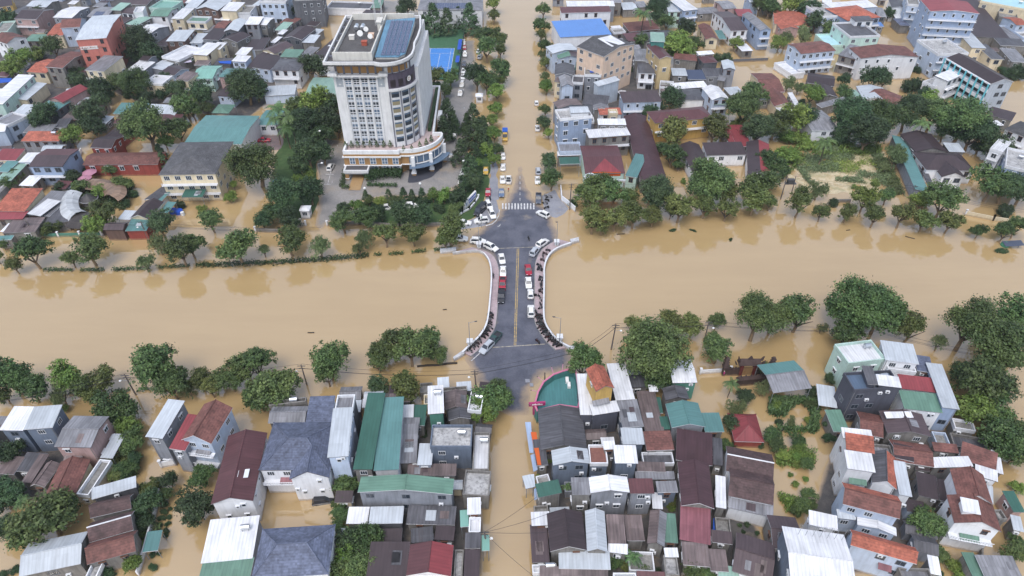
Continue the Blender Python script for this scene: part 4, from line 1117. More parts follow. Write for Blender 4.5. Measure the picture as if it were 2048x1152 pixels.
def ringwall(b, pts, t, z0, z1, m=0, closed=True):
    n = len(pts); c = Vector((sum(p[0] for p in pts) / n, sum(p[1] for p in pts) / n)); N = n if closed else n - 1
    inn = []
    for i in range(n):
        p = Vector(pts[i]); a = Vector(pts[i - 1]) if closed or i else p; q = Vector(pts[(i + 1) % n]) if closed or i < n - 1 else p
        d1 = (p - a).normalized() if (p - a).length > 1e-6 else (q - p).normalized(); d2 = (q - p).normalized() if (q - p).length > 1e-6 else d1
        nn = Vector((-d1.y - d2.y, d1.x + d2.x)); nn = nn.normalized() * t / max(.5, nn.normalized().dot(Vector((-d1.y, d1.x)))); inn.append(p + nn)
    for i in range(N):
        j = (i + 1) % n
        b.hull([(pts[i][0], pts[i][1], z0), (pts[j][0], pts[j][1], z0), (inn[j].x, inn[j].y, z0), (inn[i].x, inn[i].y, z0)], [(pts[i][0], pts[i][1], z1), (pts[j][0], pts[j][1], z1), (inn[j].x, inn[j].y, z1), (inn[i].x, inn[i].y, z1)], m)
tp('terrace_parapet', lambda b: ringwall(b, pod, .6, 8.003, 9.3), TWALL)
tp('terrace', lambda b: b.prism([(-53.9, 198.3), (-37, 198.3)] + arc(-34.4, 209.4, 10.4, -88, -4, 14) + [(-26.9, 211), (-27.7, 246.3), (-53.9, 246.3)], 7.9, 8.06), PINKP)
tp('cornice', lambda b: ringwall(b, [(-55, 197.2), (-36.0, 197.2), (-36.0, 198.0)] + arc(-34.3, 209.6, 11.6, -88, -2, 14), .9, 6.9, 7.3, 0, False), TWALL)
tp('cornice', lambda b: ringwall(b, [(-55, 197.25), (-36.05, 197.25), (-36.05, 198.05)] + arc(-34.3, 209.6, 11.55, -88, -2, 14), .9, 3.9, 4.15, 0, False), TWALL)
# shop glazing of the curved podium, canopy and columns
tp('curved_glazing', lambda b: ringwall(b, arc(-34.3, 209.6, 11.25, -86, -8, 14), .1, 4.3, 6.8, 0, False), GLASSB)
for a in range(-84, -4, 11):
    p = arc(-34.3, 209.6, 11.32, a, a, 1)[0]; tp('glazing_bar', lambda b, p=p: b.box(p[0] - .1, p[0] + .1, p[1] - .1, p[1] + .1, 4.16, 6.88), TWALL)
tp('glass_canopy', lambda b: ringwall(b, arc(-34.3, 209.6, 13.8, -86, -12, 14), 2.6, 3.55, 3.68, 0, False), GLASSB)
for a in (-80, -50, -14):
    p = arc(-34.3, 209.6, 11.9, a, a, 1)[0]
    def colm(b, p=p): b.box(p[0] - .6, p[0] + .6, p[1] - .6, p[1] + .6, -.5, 1.0, 1); b.box(p[0] - .85, p[0] + .85, p[1] - .85, p[1] + .85, 1.0, 1.3); b.box(p[0] - .55, p[0] + .55, p[1] - .55, p[1] + .55, 1.3, 6.85)
    tp('column', colm, [TWALL, OCHRE])
# podium front: tall window bays between ochre piers
def twwin(name, x, z, w, h, y, nx=2, nz=2, glass=GLASSB):
    def f(b):
        b.face([(x - w / 2, y, z - h / 2), (x + w / 2, y, z - h / 2), (x + w / 2, y, z + h / 2), (x - w / 2, y, z + h / 2)], 1)
        for k in range(nx + 1): q = x - w / 2 + w * k / nx; b.box(q - .07, q + .07, y - .06, y - .004, z - h / 2, z + h / 2)
        for k in range(nz + 1): q = z - h / 2 + h * k / nz; b.box(x - w / 2, x + w / 2, y - .055, y - .004, q - .06, q + .06)
    return tp(name, f, [FRAMEW, glass])
for x in (-51.9, -48.9): twwin('window', x, 5.6, 1.7, 2.2, 197.57, 2, 2)
for x in (-45.2, -41.4, -37.9):
    twwin('window', x, 5.6, 1.8, 2.2, 197.57, 2, 2); twwin('window', x, 2.0, 1.8, 3.4, 198.57, 2, 3)
    tp('window_surround', lambda b, x=x: (b.box(x - 1.5, x - 1.05, 198.3, 198.58, -.5, 3.88), b.box(x + 1.05, x + 1.5, 198.3, 198.58, -.5, 3.88)), TWALL)
def porch(b): b.box(-54.3, -46.8, 194.4, 197.5, 2.6, 3.1); b.box(-54.6, -46.5, 194.1, 197.5, 3.1, 4.0); b.box(-54, -47, 194.7, 197.4, 3.6, 4.02, 1)
tp('porch', porch, [TWALL, ROOFG])
for x in (-53.7, -47.4): tp('porch_column', lambda b, x=x: (b.box(x - .55, x + .55, 194.5, 195.5, -.5, 2.6, 1), b.box(x - .7, x + .7, 194.35, 195.65, .7, 1.0)), [TWALL, OCHRE])
tp('porch_opening', lambda b: b.box(-52.6, -48.4, 197.4, 198.57, -.3, 2.5), DARK)
tp('porch_ramp', lambda b: b.hull([(-52.4, 188.5, -.3), (-48.6, 188.5, -.3), (-48.6, 198.5, -.3), (-52.4, 198.5, -.3)], [(-52.4, 188.5, .35), (-48.6, 188.5, .35), (-48.6, 198.5, .6), (-52.4, 198.5, .6)]), plaster('wet ochre paving', S(176, 142, 96), .4))
# flat front: four window strips of twin panes, decorated end panels
XS = [-50.6, -48.05, -45.5, -42.95]; ZB = 9.6; RP_ = 2.52
for r in range(9):
    z = ZB + r * RP_
    for x in XS:
        g = GLASSB if R_.random() < .4 else GLASS
        twwin('window', x, z + .75, 1.85, 1.25, 203.37, 2, 1, g); twwin('window', x, z - .3, 1.85, .62, 203.37, 2, 1, GLASS if R_.random() < .7 else GLASSB)
        twwin('spandrel', x, z - 1.05, 1.85, .6, 203.38, 2, 1, plain('spandrel glass', S(176, 190, 206), .4))
for x in XS: twwin('panel', x, 31.25, 1.85, 1.5, 203.37, 1, 1, plain('blue panel', S(120, 132, 164), .5))
for x in (-53.25, -40.4):
    def pan(b, x=x):
        b.box(x - 1.0, x + 1.0, 203.33, 203.398, 28.4, 32)
        for zc in (29.2, 31.2):
            for k in range(8):
                a = math.pi * k / 4; L = .62 if k % 2 == 0 else .34
                b.face([(x + L * math.cos(a), 203.32, zc + L * math.sin(a)), (x + .12 * math.cos(a + .5), 203.32, zc + .12 * math.sin(a + .5)), (x, 203.32, zc), (x + .12 * math.cos(a - .5), 203.32, zc + .12 * math.sin(a - .5))], 1)
    tp('decorated_panel', pan, [plain('grey panel', S(168, 176, 184), .6), WHITEP])
for x in [-51.9, -49.33, -46.78, -44.22, -41.65]: tp('mullion', lambda b, x=x: b.box(x - .22, x + .22, 203.1, 203.42, 9.3, 32.1), TWALL)
# curved bay
for k in range(4):
    a = -83 + k * 23; p = arc(-39.0, 210.5, 8.5, a, a, 1)[0]; tp('bay_pilaster', lambda b, p=p: b.box(p[0] - .17, p[0] + .17, p[1] - .17, p[1] + .17, 8.2, 27.6), TGREY)
def bayq(name, a0, a1, r, z0, z1, mat):
    def f(b):
        P = arc(-39.0, 210.5, r, a0, a1, 3)
        for p, q in zip(P, P[1:]): b.face([(p[0], p[1], z0), (q[0], q[1], z0), (q[0], q[1], z1), (p[0], p[1], z1)])
    return tp(name, f, mat)
for r in range(7):
    z = 10.0 + r * 2.55
    for k in range(3):
        a = -79.5 + k * 23
        o = bayq('bay_window', a, a + 16, 8.46, z, z + 1.75, GLASS if R_.random() < .6 else plain('blinds', S(150, 140, 112), .5))
        bayq('blind', a, a + 16, 8.475, z + 1.2, z + 1.75, GLASSB)
for z in (27.6,): tp('bay_cornice', lambda b, z=z: ringwall(b, arc(-39.0, 210.5, 9.3, -84, -6, 16), 1.1, z, z + .6, 0, False), TWALL)
for k in range(4):
    a = -79 + k * 17; bayq('bay_window', a, a + 11, 8.46, 28.6, 31.0, plain('dark bay glass', (.03, .025, .03, 1), .3))
tp('bay_attic', lambda b: ringwall(b, arc(-39.0, 210.5, 8.44, -84, -6, 16), .3, 28.25, 33, 0, False), PLUM)
def emb(b):
    p = Vector(arc(-39.0, 210.5, 8.62, -36, -36, 1)[0]); n = (p - Vector((-39.0, 210.5))).normalized(); t = Vector((-n.y, n.x))
    for rr, off, m in ((.85, 0, 0), (.52, .02, 1), (.26, .04, 0)):
        b.face([(p.x + t.x * rr * math.cos(q) + n.x * off, p.y + t.y * rr * math.cos(q) + n.y * off, 30.3 + rr * math.sin(q)) for q in [2 * math.pi * k / 20 for k in range(20)]], m)
tp('round_emblem', emb, [WHITEP, plain('emblem ochre', S(190, 160, 140), .6)])
tp('cornice', lambda b: (b.box(-55.7, -38.2, 202.3, 203.39, 31.9, 32.5), b.box(-56.2, -53.4, 201.6, 203.4, 32.503, 33.4), b.box(-40.6, -37.9, 201.6, 203.4, 32.503, 33.4)), TWALL)
attic = [(-54.4, 204), (-39.6, 204)] + arc(-39.0, 210.5, 7.6, -84, -6, 12) + [(-30.4, 214), (-30.2, 240.5), (-54.4, 240.5)]
tp('attic', lambda b: b.prism(attic, 32.2, 36.2), TWALL)
tp('ochre_panel', lambda b: b.box(-54.3, -39.7, 203.88, 203.997, 32.6, 36.1), OCHRE)
tp('ochre_panel', lambda b: ringwall(b, arc(-39.0, 210.5, 7.72, -82, -30, 9), .1, 33.1, 36.1, 0, False), OCHRE)
for k in range(7):
    x = -53.9 + k * 2.42; tp('attic_pilaster', lambda b, x=x: b.box(x - .28, x + .28, 203.7, 204.0, 32.21, 36.2), TGREY)
for a in (-72, -55, -38, -20):
    p = arc(-39.0, 210.5, 7.75, a, a, 1)[0]; tp('attic_pilaster', lambda b, p=p: b.box(p[0] - .22, p[0] + .22, p[1] - .22, p[1] + .22, 32.21, 36.2), TGREY)
rim = [(-56.6, 200.3), (-41.4, 200.3), (-39.4, 199.5), (-37.2, 199.6), (-35.0, 200.4), (-33.0, 201.9), (-31.4, 204.0), (-30.4, 207), (-30.2, 211), (-30.6, 216), (-30.1, 222), (-30.0, 229), (-31.2, 240.6), (-57.2, 240.6)]
tp('roof_slab', lambda b: b.prism(rim, 36.2, 36.6, 0, True), ROOFG)
tp('roof_rim', lambda b: ringwall(b, rim, .55, 36.35, 37.5), TWALL)
tp('roof_wall', lambda b: (b.box(-54.2, -42.6, 203.6, 204.0, 36.6, 39.2), b.box(-54.2, -53.8, 204, 237, 36.6, 38.6), b.box(-53.8, -33, 236.4, 237, 36.6, 39.4), b.box(-42.6, -42.2, 203.6, 236.4, 36.6, 39.2)), CREAMW)
tp('roof_deck', lambda b: b.box(-53.8, -42.6, 204, 236.4, 36.6, 37.4), plaster('stained deck', S(98, 96, 96), .9))
def solroof(b):
    P = [(-41.6, 204.6), (-34.6, 204.6), (-32.6, 207), (-32.2, 233.5), (-41.6, 231.5)]
    b.hull([(x, y, 37.2 + (y - 204) * .06) for x, y in P], [(x, y, 37.4 + (y - 204) * .06) for x, y in P])
    b.hull([(-41.4, 204.8, 36.6), (-34.7, 204.8, 36.6), (-32.8, 207.1, 36.6), (-32.4, 233, 36.6), (-41.4, 231, 36.6)], [(-41.4, 204.8, 37.2), (-34.7, 204.8, 37.2), (-32.8, 207.1, 37.35), (-32.4, 233, 38.8), (-41.4, 231, 38.7)], 1)
tp('solar_roof', solroof, [metal_roof('sky blue', S(112, 158, 188), .6), CREAMW])
for k in range(5):
    x = -39.9 + k * 1.48
    def strip(b, x=x):
        for j in range(14):
            y = 205.4 + j * 1.82
            if k == 4 and j == 0: continue
            z = 37.55 + (y - 204) * .06; b.hull([(x, y, z - .06), (x + 1.3, y, z - .06), (x + 1.3, y + 1.7, z + .04), (x, y + 1.7, z + .04)], [(x, y, z), (x + 1.3, y, z), (x + 1.3, y + 1.7, z + .1), (x, y + 1.7, z + .1)])
    tp('solar_array', strip, SOLARM)
for x in range(6): tp('roof_beam', lambda b, x=x: b.box(-56.2, -54.2, 206 + x * 6, 206.4 + x * 6, 36.6, 37.3), TGREY)
tp('rooftop_hut', lambda b: (b.box(-43.8, -42.7, 226, 230, 37.4, 40.2), b.box(-44.2, -42.4, 225.7, 230.3, 40.203, 40.4)), CREAMW)
for i, (x, y) in enumerate(((-50.6, 226), (-48.6, 226))):
    e = empty('water_tank', (x, y, 37.4), math.pi / 2); e.scale = (1.5, 1.5, 1.5); place(TANK, 'tank', e, (0, 0, 0), 0); place(TSTAND, 'stand', e, (0, 0, 0), 0)
    tag(e, ('outer' if i == 0 else 'inner') + ' of two steel water tanks standing on the tower roof', 'water tank', 'steel water tanks on roofs')
for i, (x, y, c, n) in enumerate(((-46.2, 214, (S(176, 90, 70)), 'reddish'), (-51, 219, S(226, 222, 214), 'white'), (-45, 220.5, S(222, 190, 166), 'pale pink'))):
    b = MB(); b.box(x - .8, x + .8, y - .7, y + .7, 37.4, 38.6); b.box(x - .9, x + .9, y - .8, y + .8, 38.603, 38.75); o = b.build('roof_unit', plain(n + ' unit', c, .6)); tag(o, n + ' plant box standing on the tower roof deck', 'roof unit')
for i, (x, y, r) in enumerate(((-48.2, 219, .95), (-44.6, 216.5, .8), (-46.9, 222.6, .8))):
    b = MB(); n = 12; rg = lambda rr, zz: [(x + rr * math.cos(2 * math.pi * k / n), y - zz * .7 + rr * .2 * math.sin(2 * math.pi * k / n), 39.2 + zz * .5 + rr * math.sin(2 * math.pi * k / n)) for k in range(n)]
    b.hull(rg(.15, 0), rg(r, .35), 0); b.tube((x, y, 37.4), (x, y, 39.2), .07, 5, 1); o = b.build('satellite_dish', [WHITEP, GALV]); tag(o, ['largest white satellite dish on the tower roof', 'small white dish at the inner edge of the tower roof', 'white dish behind the other dishes on the tower roof'][i], 'dish')
def mast(x, y, hh, label):
    b = MB()
    for dx, dy in ((0, 0), (.55, 0), (.27, .5)): b.tube((x + dx, y + dy, 37.4), (x + dx * .5 + .13, y + dy * .5 + .12, 37.4 + hh), .06, 4)
    for k in range(int(hh / .9)): b.tube((x + .02 * k, y, 38 + k * .9), (x + .55 - .02 * k, y, 38.5 + k * .9), .035, 4)
    for k in range(3): b.box(x - .25 + k * .3, x - .05 + k * .3, y - .2, y, 37.4 + hh - 1.8, 37.4 + hh + .2)
    tag(b.build('antenna_mast', plain('mast white', S(214, 214, 216), .6)), label, 'antenna')
mast(-45.4, 231, 10, 'taller lattice antenna mast on the tower roof'); mast(-43.6, 233.5, 8.5, 'shorter lattice antenna mast on the tower roof')
tp('podium_letters', lambda b: [b.box(q[0] - .18, q[0] + .18, q[1] - .1, q[1] + .1, 5.75 + 1.55, 7.85) for q in arc(-34.3, 209.6, 11.22, -52, -22, 16)[::1] if R_.random() < .8], plain('gilt letters', S(214, 150, 80), .4))
tp('terrace_hedge', lambda b: b.box(-28.6, -27.5, 213, 245, 8.05, 9.5), plain('hedge green', S(44, 66, 36), .9))
tp('side_balcony', lambda b: (b.box(-26.2, -24.6, 222, 222.3, 5, 9), b.box(-26.2, -24.6, 226, 226.3, 5, 9), b.box(-26.0, -24.6, 222, 226.3, 9.003, 9.4)), TWALL)
# ------------------------------------------------------------------ trees
def leaf_mat(name, c1, c2):
    t = NT(name); g = t.n('ShaderNodeNewGeometry'); oi = t.n('ShaderNodeObjectInfo'); tc = t.n('ShaderNodeTexCoord').outputs['Object']
    f = t.rng(t.noise(tc, 2.2, 2), .35, .65, 0, 1); a = t.mix(f, S(*c1), S(*c2))
    k = t.math('MULTIPLY', t.rng(g.outputs['Random Per Island'], 0, 1, .6, 1.5), t.rng(oi.outputs['Random'], 0, 1, .6, 1.14))
    a = t.mul(a, k)
    hv = t.n('ShaderNodeHueSaturation'); t.l(a, hv.inputs['Color']); t.l(t.rng(t.math('FRACT', t.math('MULTIPLY', oi.outputs['Random'], 7.7)), 0, 1, .47, .513), hv.inputs['Hue'])
    t.l(hv.outputs[0], t.p.inputs['Base Color']); t.p.inputs['Roughness'].default_value = .55; t.p.inputs['Specular IOR Level'].default_value = .3
    return t.m
LEAF = {'b': leaf_mat('broad leaves', (68, 92, 54), (92, 114, 64)), 'y': leaf_mat('light leaves', (98, 128, 58), (122, 146, 72)), 'd': leaf_mat('dark leaves', (54, 78, 52), (72, 96, 60)),
        'w': leaf_mat('pale drooping leaves', (104, 122, 82), (122, 138, 96)), 'p': leaf_mat('palm leaves', (74, 102, 62), (96, 126, 74)), 'o': leaf_mat('olive leaves', (84, 100, 54), (104, 116, 64))}
BARK = plaster('bark', S(86, 76, 68), .7)
def crown_mesh(kind, seed, n, leaf, flat=.74, per=26):
    r = random.Random(seed); b = MB()
    lobes = []
    for k in range(7):
        a = r.uniform(0, 6.28); o = r.uniform(.25, .5) if seed % 2 else r.uniform(.38, .66); lobes.append((Vector((math.cos(a) * o, math.sin(a) * o, r.uniform(-.28, .32))), r.uniform(.42, .62) if seed % 2 else r.uniform(.3, .48)))
    lobes.append((Vector((0, 0, .2)), .62 if seed % 2 else .48))
    def leafq(p, out, s):
        nrm = (out * .6 + Vector((r.gauss(0, .5), r.gauss(0, .5), r.gauss(.45, .5)))).normalized(); u = nrm.orthogonal().normalized(); q = r.uniform(0, 6.28)
        u2 = (u * math.cos(q) + nrm.cross(u) * math.sin(q)); v2 = nrm.cross(u2); l = s * r.uniform(.7, 1.35); m = l * r.uniform(.5, .8)
        if kind == 'w': u2 = (u2 * .4 + Vector((0, 0, -1))).normalized(); v2 = u2.cross(nrm).normalized(); l *= 1.6; m *= .6
        b.face([p - u2 * l, p + v2 * m, p + u2 * l, p - v2 * m])
    for k in range(n):
        c, R = r.choice(lobes); d = Vector((r.gauss(0, 1), r.gauss(0, 1), r.gauss(.25, 1))).normalized()
        if d.z < -.55: d.z *= -.5
        p = c + d * R * r.uniform(.72, 1.05); p.z *= flat / .74 * .95
        rr = r.uniform(.10, .2)
        if kind == 'w' and r.random() < .4: p.z -= .25
        for j in range(per):
            o = Vector((r.gauss(0, .5), r.gauss(0, .5), r.gauss(0, .42))) * rr
            leafq(p + o, (d + o * 3).normalized(), leaf)
    for k in range(int(n * per * .12)):
        c, R = r.choice(lobes); d = Vector((r.gauss(0, 1), r.gauss(0, 1), r.gauss(0, .8))).normalized(); leafq((c + d * R * r.uniform(.1, .7)) * .9, d, leaf * 1.5)
    return b
def keep(b, name, mat):
    o = b.build(name, mat); me = o.data; bpy.data.objects.remove(o); return me
CROWN = {}
for kk, n, lf, fl, cnt in (('b', 190, .05, .76, 5), ('y', 160, .055, .8, 3), ('d', 200, .05, .8, 4), ('w', 110, .05, .74, 3), ('o', 150, .054, .78, 4)):
    CROWN[kk] = [keep(crown_mesh(kk, 31 * i + ord(kk), n, lf, fl), 'crown', LEAF[kk]) for i in range(cnt)]
CROWN['B'] = [keep(crown_mesh('b', 900 + i, 420, .032, .78, 34), 'crown', LEAF['b']) for i in range(3)]     # the largest crowns carry finer leaves
CROWN['D'] = [keep(crown_mesh('d', 950 + i, 400, .034, .8, 34), 'crown', LEAF['d']) for i in range(2)]
def cone_crown(seed):
    r = random.Random(seed); b = MB()
    for k in range(130):
        z = r.random() ** 1.2; a = r.uniform(0, 6.28); R = (1 - z) * .95 + .1; p = Vector((math.cos(a) * R * r.uniform(.7, 1.05), math.sin(a) * R * r.uniform(.7, 1.05), -0.9 + z * 2.3))
        for j in range(20):
            o = Vector((r.gauss(0, .09), r.gauss(0, .09), r.gauss(0, .06))); n = Vector((math.cos(a), math.sin(a), .8)).normalized() + Vector((r.gauss(0, .4), r.gauss(0, .4), r.gauss(0, .4))); n.normalize(); u = n.orthogonal().normalized(); v = n.cross(u); l = .075 * r.uniform(.7, 1.3)
            q = p + o; b.face([q - u * l, q + v * l * .6, q + u * l, q - v * l * .6])
    return b
CROWN['c'] = [keep(cone_crown(i), 'crown', LEAF['d']) for i in range(3)]
def palm_crown(seed):
    r = random.Random(seed); b = MB()
    for k in range(17):
        a = 6.28 * k / 17 + r.uniform(-.15, .15); up = r.uniform(.1, .75); L = r.uniform(.85, 1.1); pts = []
        for j in range(6):
            t = j / 5; pts.append(Vector((math.cos(a) * L * t, math.sin(a) * L * t, up * t * 1.2 - 1.15 * t * t * (.6 + (1 - up) * .4))))
        s = Vector((-math.sin(a), math.cos(a), 0))
        for j in range(5):
            for sg in (-1, 1):
                for e in range(3):
                    t0 = e / 3; p = pts[j].lerp(pts[j + 1], t0); q = pts[j].lerp(pts[j + 1], t0 + .22); wd = .2 * (1 - .6 * (j + t0) / 5) + .03
                    b.face([p, q, q + s * sg * wd * .95 + Vector((math.cos(a) * .1, math.sin(a) * .1, -.09)), p + s * sg * wd + Vector((math.cos(a) * .1, math.sin(a) * .1, -.1))])
    return b
CROWN['p'] = [keep(palm_crown(i), 'crown', LEAF['p']) for i in range(3)]
def trunk_mesh(seed, zc=1.25, forks=5):
    r = random.Random(seed); b = MB(); lean = Vector((r.uniform(-.12, .12), r.uniform(-.12, .12), 0)); p = Vector((0, 0, -.35)); q = Vector((0, 0, .5)) + lean
    b.tube(p, q, .085, 7, 0, .062)
    for k in range(forks):
        a = 6.28 * k / forks + r.uniform(-.4, .4); m = q + Vector((math.cos(a) * .25, math.sin(a) * .25, .35)); e = q + Vector((math.cos(a) * r.uniform(.45, .7), math.sin(a) * r.uniform(.45, .7), r.uniform(.55, .95)))
        b.tube(q - Vector((0, 0, .04)), m, .045, 5, 0, .03); b.tube(m, e, .03, 5, 0, .01)
    return b
TRUNK = [keep(trunk_mesh(i), 'trunk', BARK) for i in range(5)]
def palm_trunk():
    b = MB(); p = Vector((0, 0, -.3))
    for k in range(6): q = Vector((.03 * math.sin(k), .02 * k, -.3 + .5 * (k + 1))); b.tube(p, q, .06 - .004 * k, 7, 0, .056 - .004 * k); p = q
    return b
PTRUNK = keep(palm_trunk(), 'trunk', BARK)
KIND = {'b': 'broad green tree', 'y': 'light green tree', 'd': 'dark green tree', 'w': 'pale drooping tree', 'o': 'olive green tree', 'c': 'dark conical tree', 'p': 'palm tree', 's': 'green bush', 'g': 'light green bush', 'n': 'sparse half bare tree'}
NAMEK = {'p': 'palm_tree', 's': 'bush', 'g': 'bush', 'c': 'conifer_tree'}
RU = 'trees along the upper river bank'; RLo = 'trees along the lower river bank'; AV = 'trees lining the flooded avenue'
def tree(x, y, rp, kind, row='', zf=None, base=0.0):
    zf = zf if zf is not None else 1.02 if kind in 'bydo' and not row else {'p': 2.6, 's': .45, 'g': .45, 'c': 1.2, 'w': 1.15}.get(kind, 1.2)
    R = 4.0
    for _ in range(4):
        p = T(x, y, base + zf * R); R = rp / 4 / pxm(p.y, base + zf * R)
    R *= .95 if kind == 'c' else 1.03 if row in (RU, AV) else 1.14; p = T(x, y, base + zf * R); p.z = base; ck = {'s': 'd', 'g': 'y', 'n': 'w'}.get(kind, kind)
    if ck == 'b' and R > 6.2: ck = 'B'
    if ck == 'd' and R > 6.2: ck = 'D'
    rz = R_.uniform(0, 6.28); e = empty(NAMEK.get(kind, 'tree'), p, rz); e.scale = (R, R, R * R_.uniform(.92, 1.08))
    f = R_.uniform(.95, 1.06); th = .12 if kind == 'n' else 1
    c = place(R_.choice(CROWN[ck]), 'crown' if kind not in 'sg' else 'foliage', e, (0, 0, (2.6 if kind == 'p' else 1.25 if kind not in 'sg' else .42) + 0 if kind in 'psg' else zf + .05), 0, (f, f, f))
    if kind == 'n': c.scale = (.95, .95, .7)
    if kind == 'p': place(PTRUNK, 'trunk', e, (0, 0, 0), 0)
    elif kind not in 'sg': place(R_.choice(TRUNK), 'trunk', e, (0, 0, 0), 0, (1, 1, zf / 1.25))
    else:
        o = place(R_.choice(TRUNK), 'stem', e, (0, 0, 0), 0, (.5, .5, .45))
    sz = '' if kind in 'cp' else 'big ' if R > 6 else 'small ' if R < 2.6 and kind not in 'sg' else ''
    cat = {'p': 'palm', 's': 'bush', 'g': 'bush'}.get(kind, 'tree'); e['category'] = cat
    AUTO.append((e, sz + KIND[kind], cat, row or None, p.copy())); return e
def trees(tx, ty, text, row=''):
    global TX, TY
    TX, TY = tx, ty
    for it in text.split(';'):
        q = it.split()
        if q: xy = q[0].split(','); tree(float(xy[0]), float(xy[1]), float(q[1]), q[2], row, float(q[3]) if len(q) > 3 else None)
RU = 'trees along the upper river bank'; RLo = 'trees along the lower river bank'; AV = 'trees lining the flooded avenue'
trees(0, 0, '60,150 75 d;1130,350 130 d;1210,440 90 d;1060,650 130 b;950,660 90 b;800,720 100 d;795,820 85 d;170,470 90 y;110,550 85 y;420,380 85 b;560,600 75 d;620,650 70 d;1620,760 95 d;1480,840 105 b;1545,880 80 b;1575,770 65 y;1960,680 150 d;720,930 120 d;740,1030 90 d;350,930 110 d;575,1090 85 y;1160,1020 190 b;1420,1040 110 b;1320,1130 60 y;1180,790 60 d;1290,760 45 d;1410,720 75 d;1320,640 55 d;1060,440 70 d;330,100 60 b;300,440 70 g;40,560 60 g;640,590 60 d;1900,470 30 s;1700,430 40 s;1450,940 50 d;1280,870 30 s;60,1130 40 s;1650,870 55 b;870,780 50 d;1030,760 40 s;1100,770 40 s')
trees(1, 0, '450,530 105 d;-10,700 110 d;330,850 90 b;460,830 115 y;570,820 100 b;430,1000 150 d;560,980 120 d;640,860 90 d;520,1090 90 d;640,1010 90 d;1420,170 95 c;1530,180 85 c;1710,170 90 c;1340,200 60 c;1620,150 60 c;1410,590 90 o;1555,610 75 b;1510,720 60 b;1450,700 50 s;1210,40 70 d;1170,85 50 d;330,90 50 d;420,160 40 s;1290,1010 0.1 s'.replace(';1290,1010 0.1 s', ''))
trees(1, 0, '170,850 95 p;150,960 75 p;270,930 85 p;235,1010 70 p')
trees(1, 0, '1900,30 65 y;1900,120 60 o;1930,300 85 b;1835,270 90 b;1850,390 95 b;1760,600 115 d;1940,560 100 b;1850,640 100 b;1925,730 75 y;1920,870 65 y;1890,960 60 y;1905,1070 70 y;1960,400 55 o;1965,650 50 o', AV)
trees(1, 0, '1530,930 95 c;1500,1050 85 c;1740,950 95 c;1770,1080 105 c;1690,1100 80 c;1590,1010 60 c;1690,980 60 c;1820,1010 60 c;1470,960 50 c')
trees(2, 0, '250,70 65 b;245,200 75 b;262,370 65 b;270,500 55 o;262,600 55 w;272,690 60 y;262,870 60 b;255,980 65 d;290,1070 40 y;235,280 50 o;240,440 45 w', AV)
trees(2, 0, '1155,70 105 d;1230,170 75 b;1390,230 80 d;1330,370 115 y;1480,340 75 b;1040,320 60 b;1050,110 70 p;1710,470 55 d;1790,350 55 y;1270,780 95 d;1110,900 70 d;1180,840 60 d;1300,1060 135 o;1630,1020 125 o;1850,870 150 b;1960,740 110 b;1960,1030 130 d;1990,20 90 b;2060,60 80 b;1400,400 60 y;1260,440 50 y;1730,260 40 s;1560,740 35 s;1640,470 40 s;1800,1000 60 g;1560,90 35 s;980,560 30 s')
trees(3, 0, '25,40 65 b;200,40 95 y;330,80 85 d;380,170 85 d;510,240 75 b;280,280 75 w;150,300 70 w;90,350 60 y;970,110 50 d;165,660 60 w;360,760 90 y;250,700 50 w;610,750 65 b;615,640 55 d;850,640 90 d;930,640 70 d;1130,695 70 s;1190,690 60 s;1235,750 55 d;60,990 120 b;180,950 115 y;290,930 110 d;680,920 170 d;800,1060 150 d;930,940 150 b;1130,910 135 d;1320,900 130 b;1550,960 185 B2;1650,1050 150 d;1300,790 75 y;1500,800 55 p;1280,370 55 w;470,1120 80 p;580,1080 70 d;350,1010 60 o;1430,1040 90 d;1240,980 70 p;1180,560 35 s;2000,590 80 s;1900,580 60 s;1720,1110 90 d;140,1100 80 g;250,1120 70 g;50,820 40 s;270,820 30 s'.replace('B2', 'b'))
trees(0, 1, '60,300 65 b;130,250 60 o;880,205 55 b;985,310 75 o;645,345 75 b;800,375 65 y;590,270 60 d;480,350 50 d;820,560 115 o;770,650 85 y;350,680 60 o;460,650 55 o;1440,490 42 s;1615,520 38 g;1310,150 65 c;1275,60 55 c;1450,35 0.1 s;1840,430 45 y;1870,330 35 y;960,420 50 s;1060,400 40 s;1010,480 40 s;430,480 45 d;1180,690 50 g;900,480 40 s;720,440 50 d;40,610 40 s;690,210 30 s;-20,330 40 b'.replace('1450,35 0.1 s;', ''))
trees(0, 1, '250,850 150 b;110,960 80 o;700,820 155 b;560,910 80 b;1260,790 100 w;1440,850 140 b;1520,800 110 b;1165,945 85 w;1900,800 160 b;1690,610 100 b;1285,630 115 d;20,800 50 b;-30,900 60 o', RU)
trees(1, 1, '-10,150 195 b;200,450 150 d;430,390 100 d;120,550 90 b;60,620 70 d;335,275 45 g;430,240 52 g;480,330 55 d;420,70 120 d;530,80 90 d;350,160 80 d;310,340 40 s;800,500 50 y;700,520 60 d;910,460 45 o;985,465 48 y;1120,460 55 b;1180,420 55 c;1060,410 45 c;880,430 45 c;1420,415 58 y;1510,420 62 y;1330,430 60 c;1250,430 50 c;700,610 105 b;900,600 100 b;1150,550 105 d;1330,580 90 d;1600,440 80 d;1680,330 60 d;1600,520 60 b;1000,560 60 d;1460,520 50 s;1720,210 110 c;1640,70 95 c;1750,60 60 c;1760,160 52 y;1740,300 75 d;1900,130 55 y;1920,30 60 b;1860,50 50 y;1520,650 0.1 s'.replace(';1520,650 0.1 s', ''))
trees(1, 1, '290,590 110 d;265,760 140 b;60,840 65 n;510,820 100 w;870,750 90 w;830,830 70 w;1030,720 110 o;1260,700 115 o;1560,680 140 o;1510,760 90 o', RU)
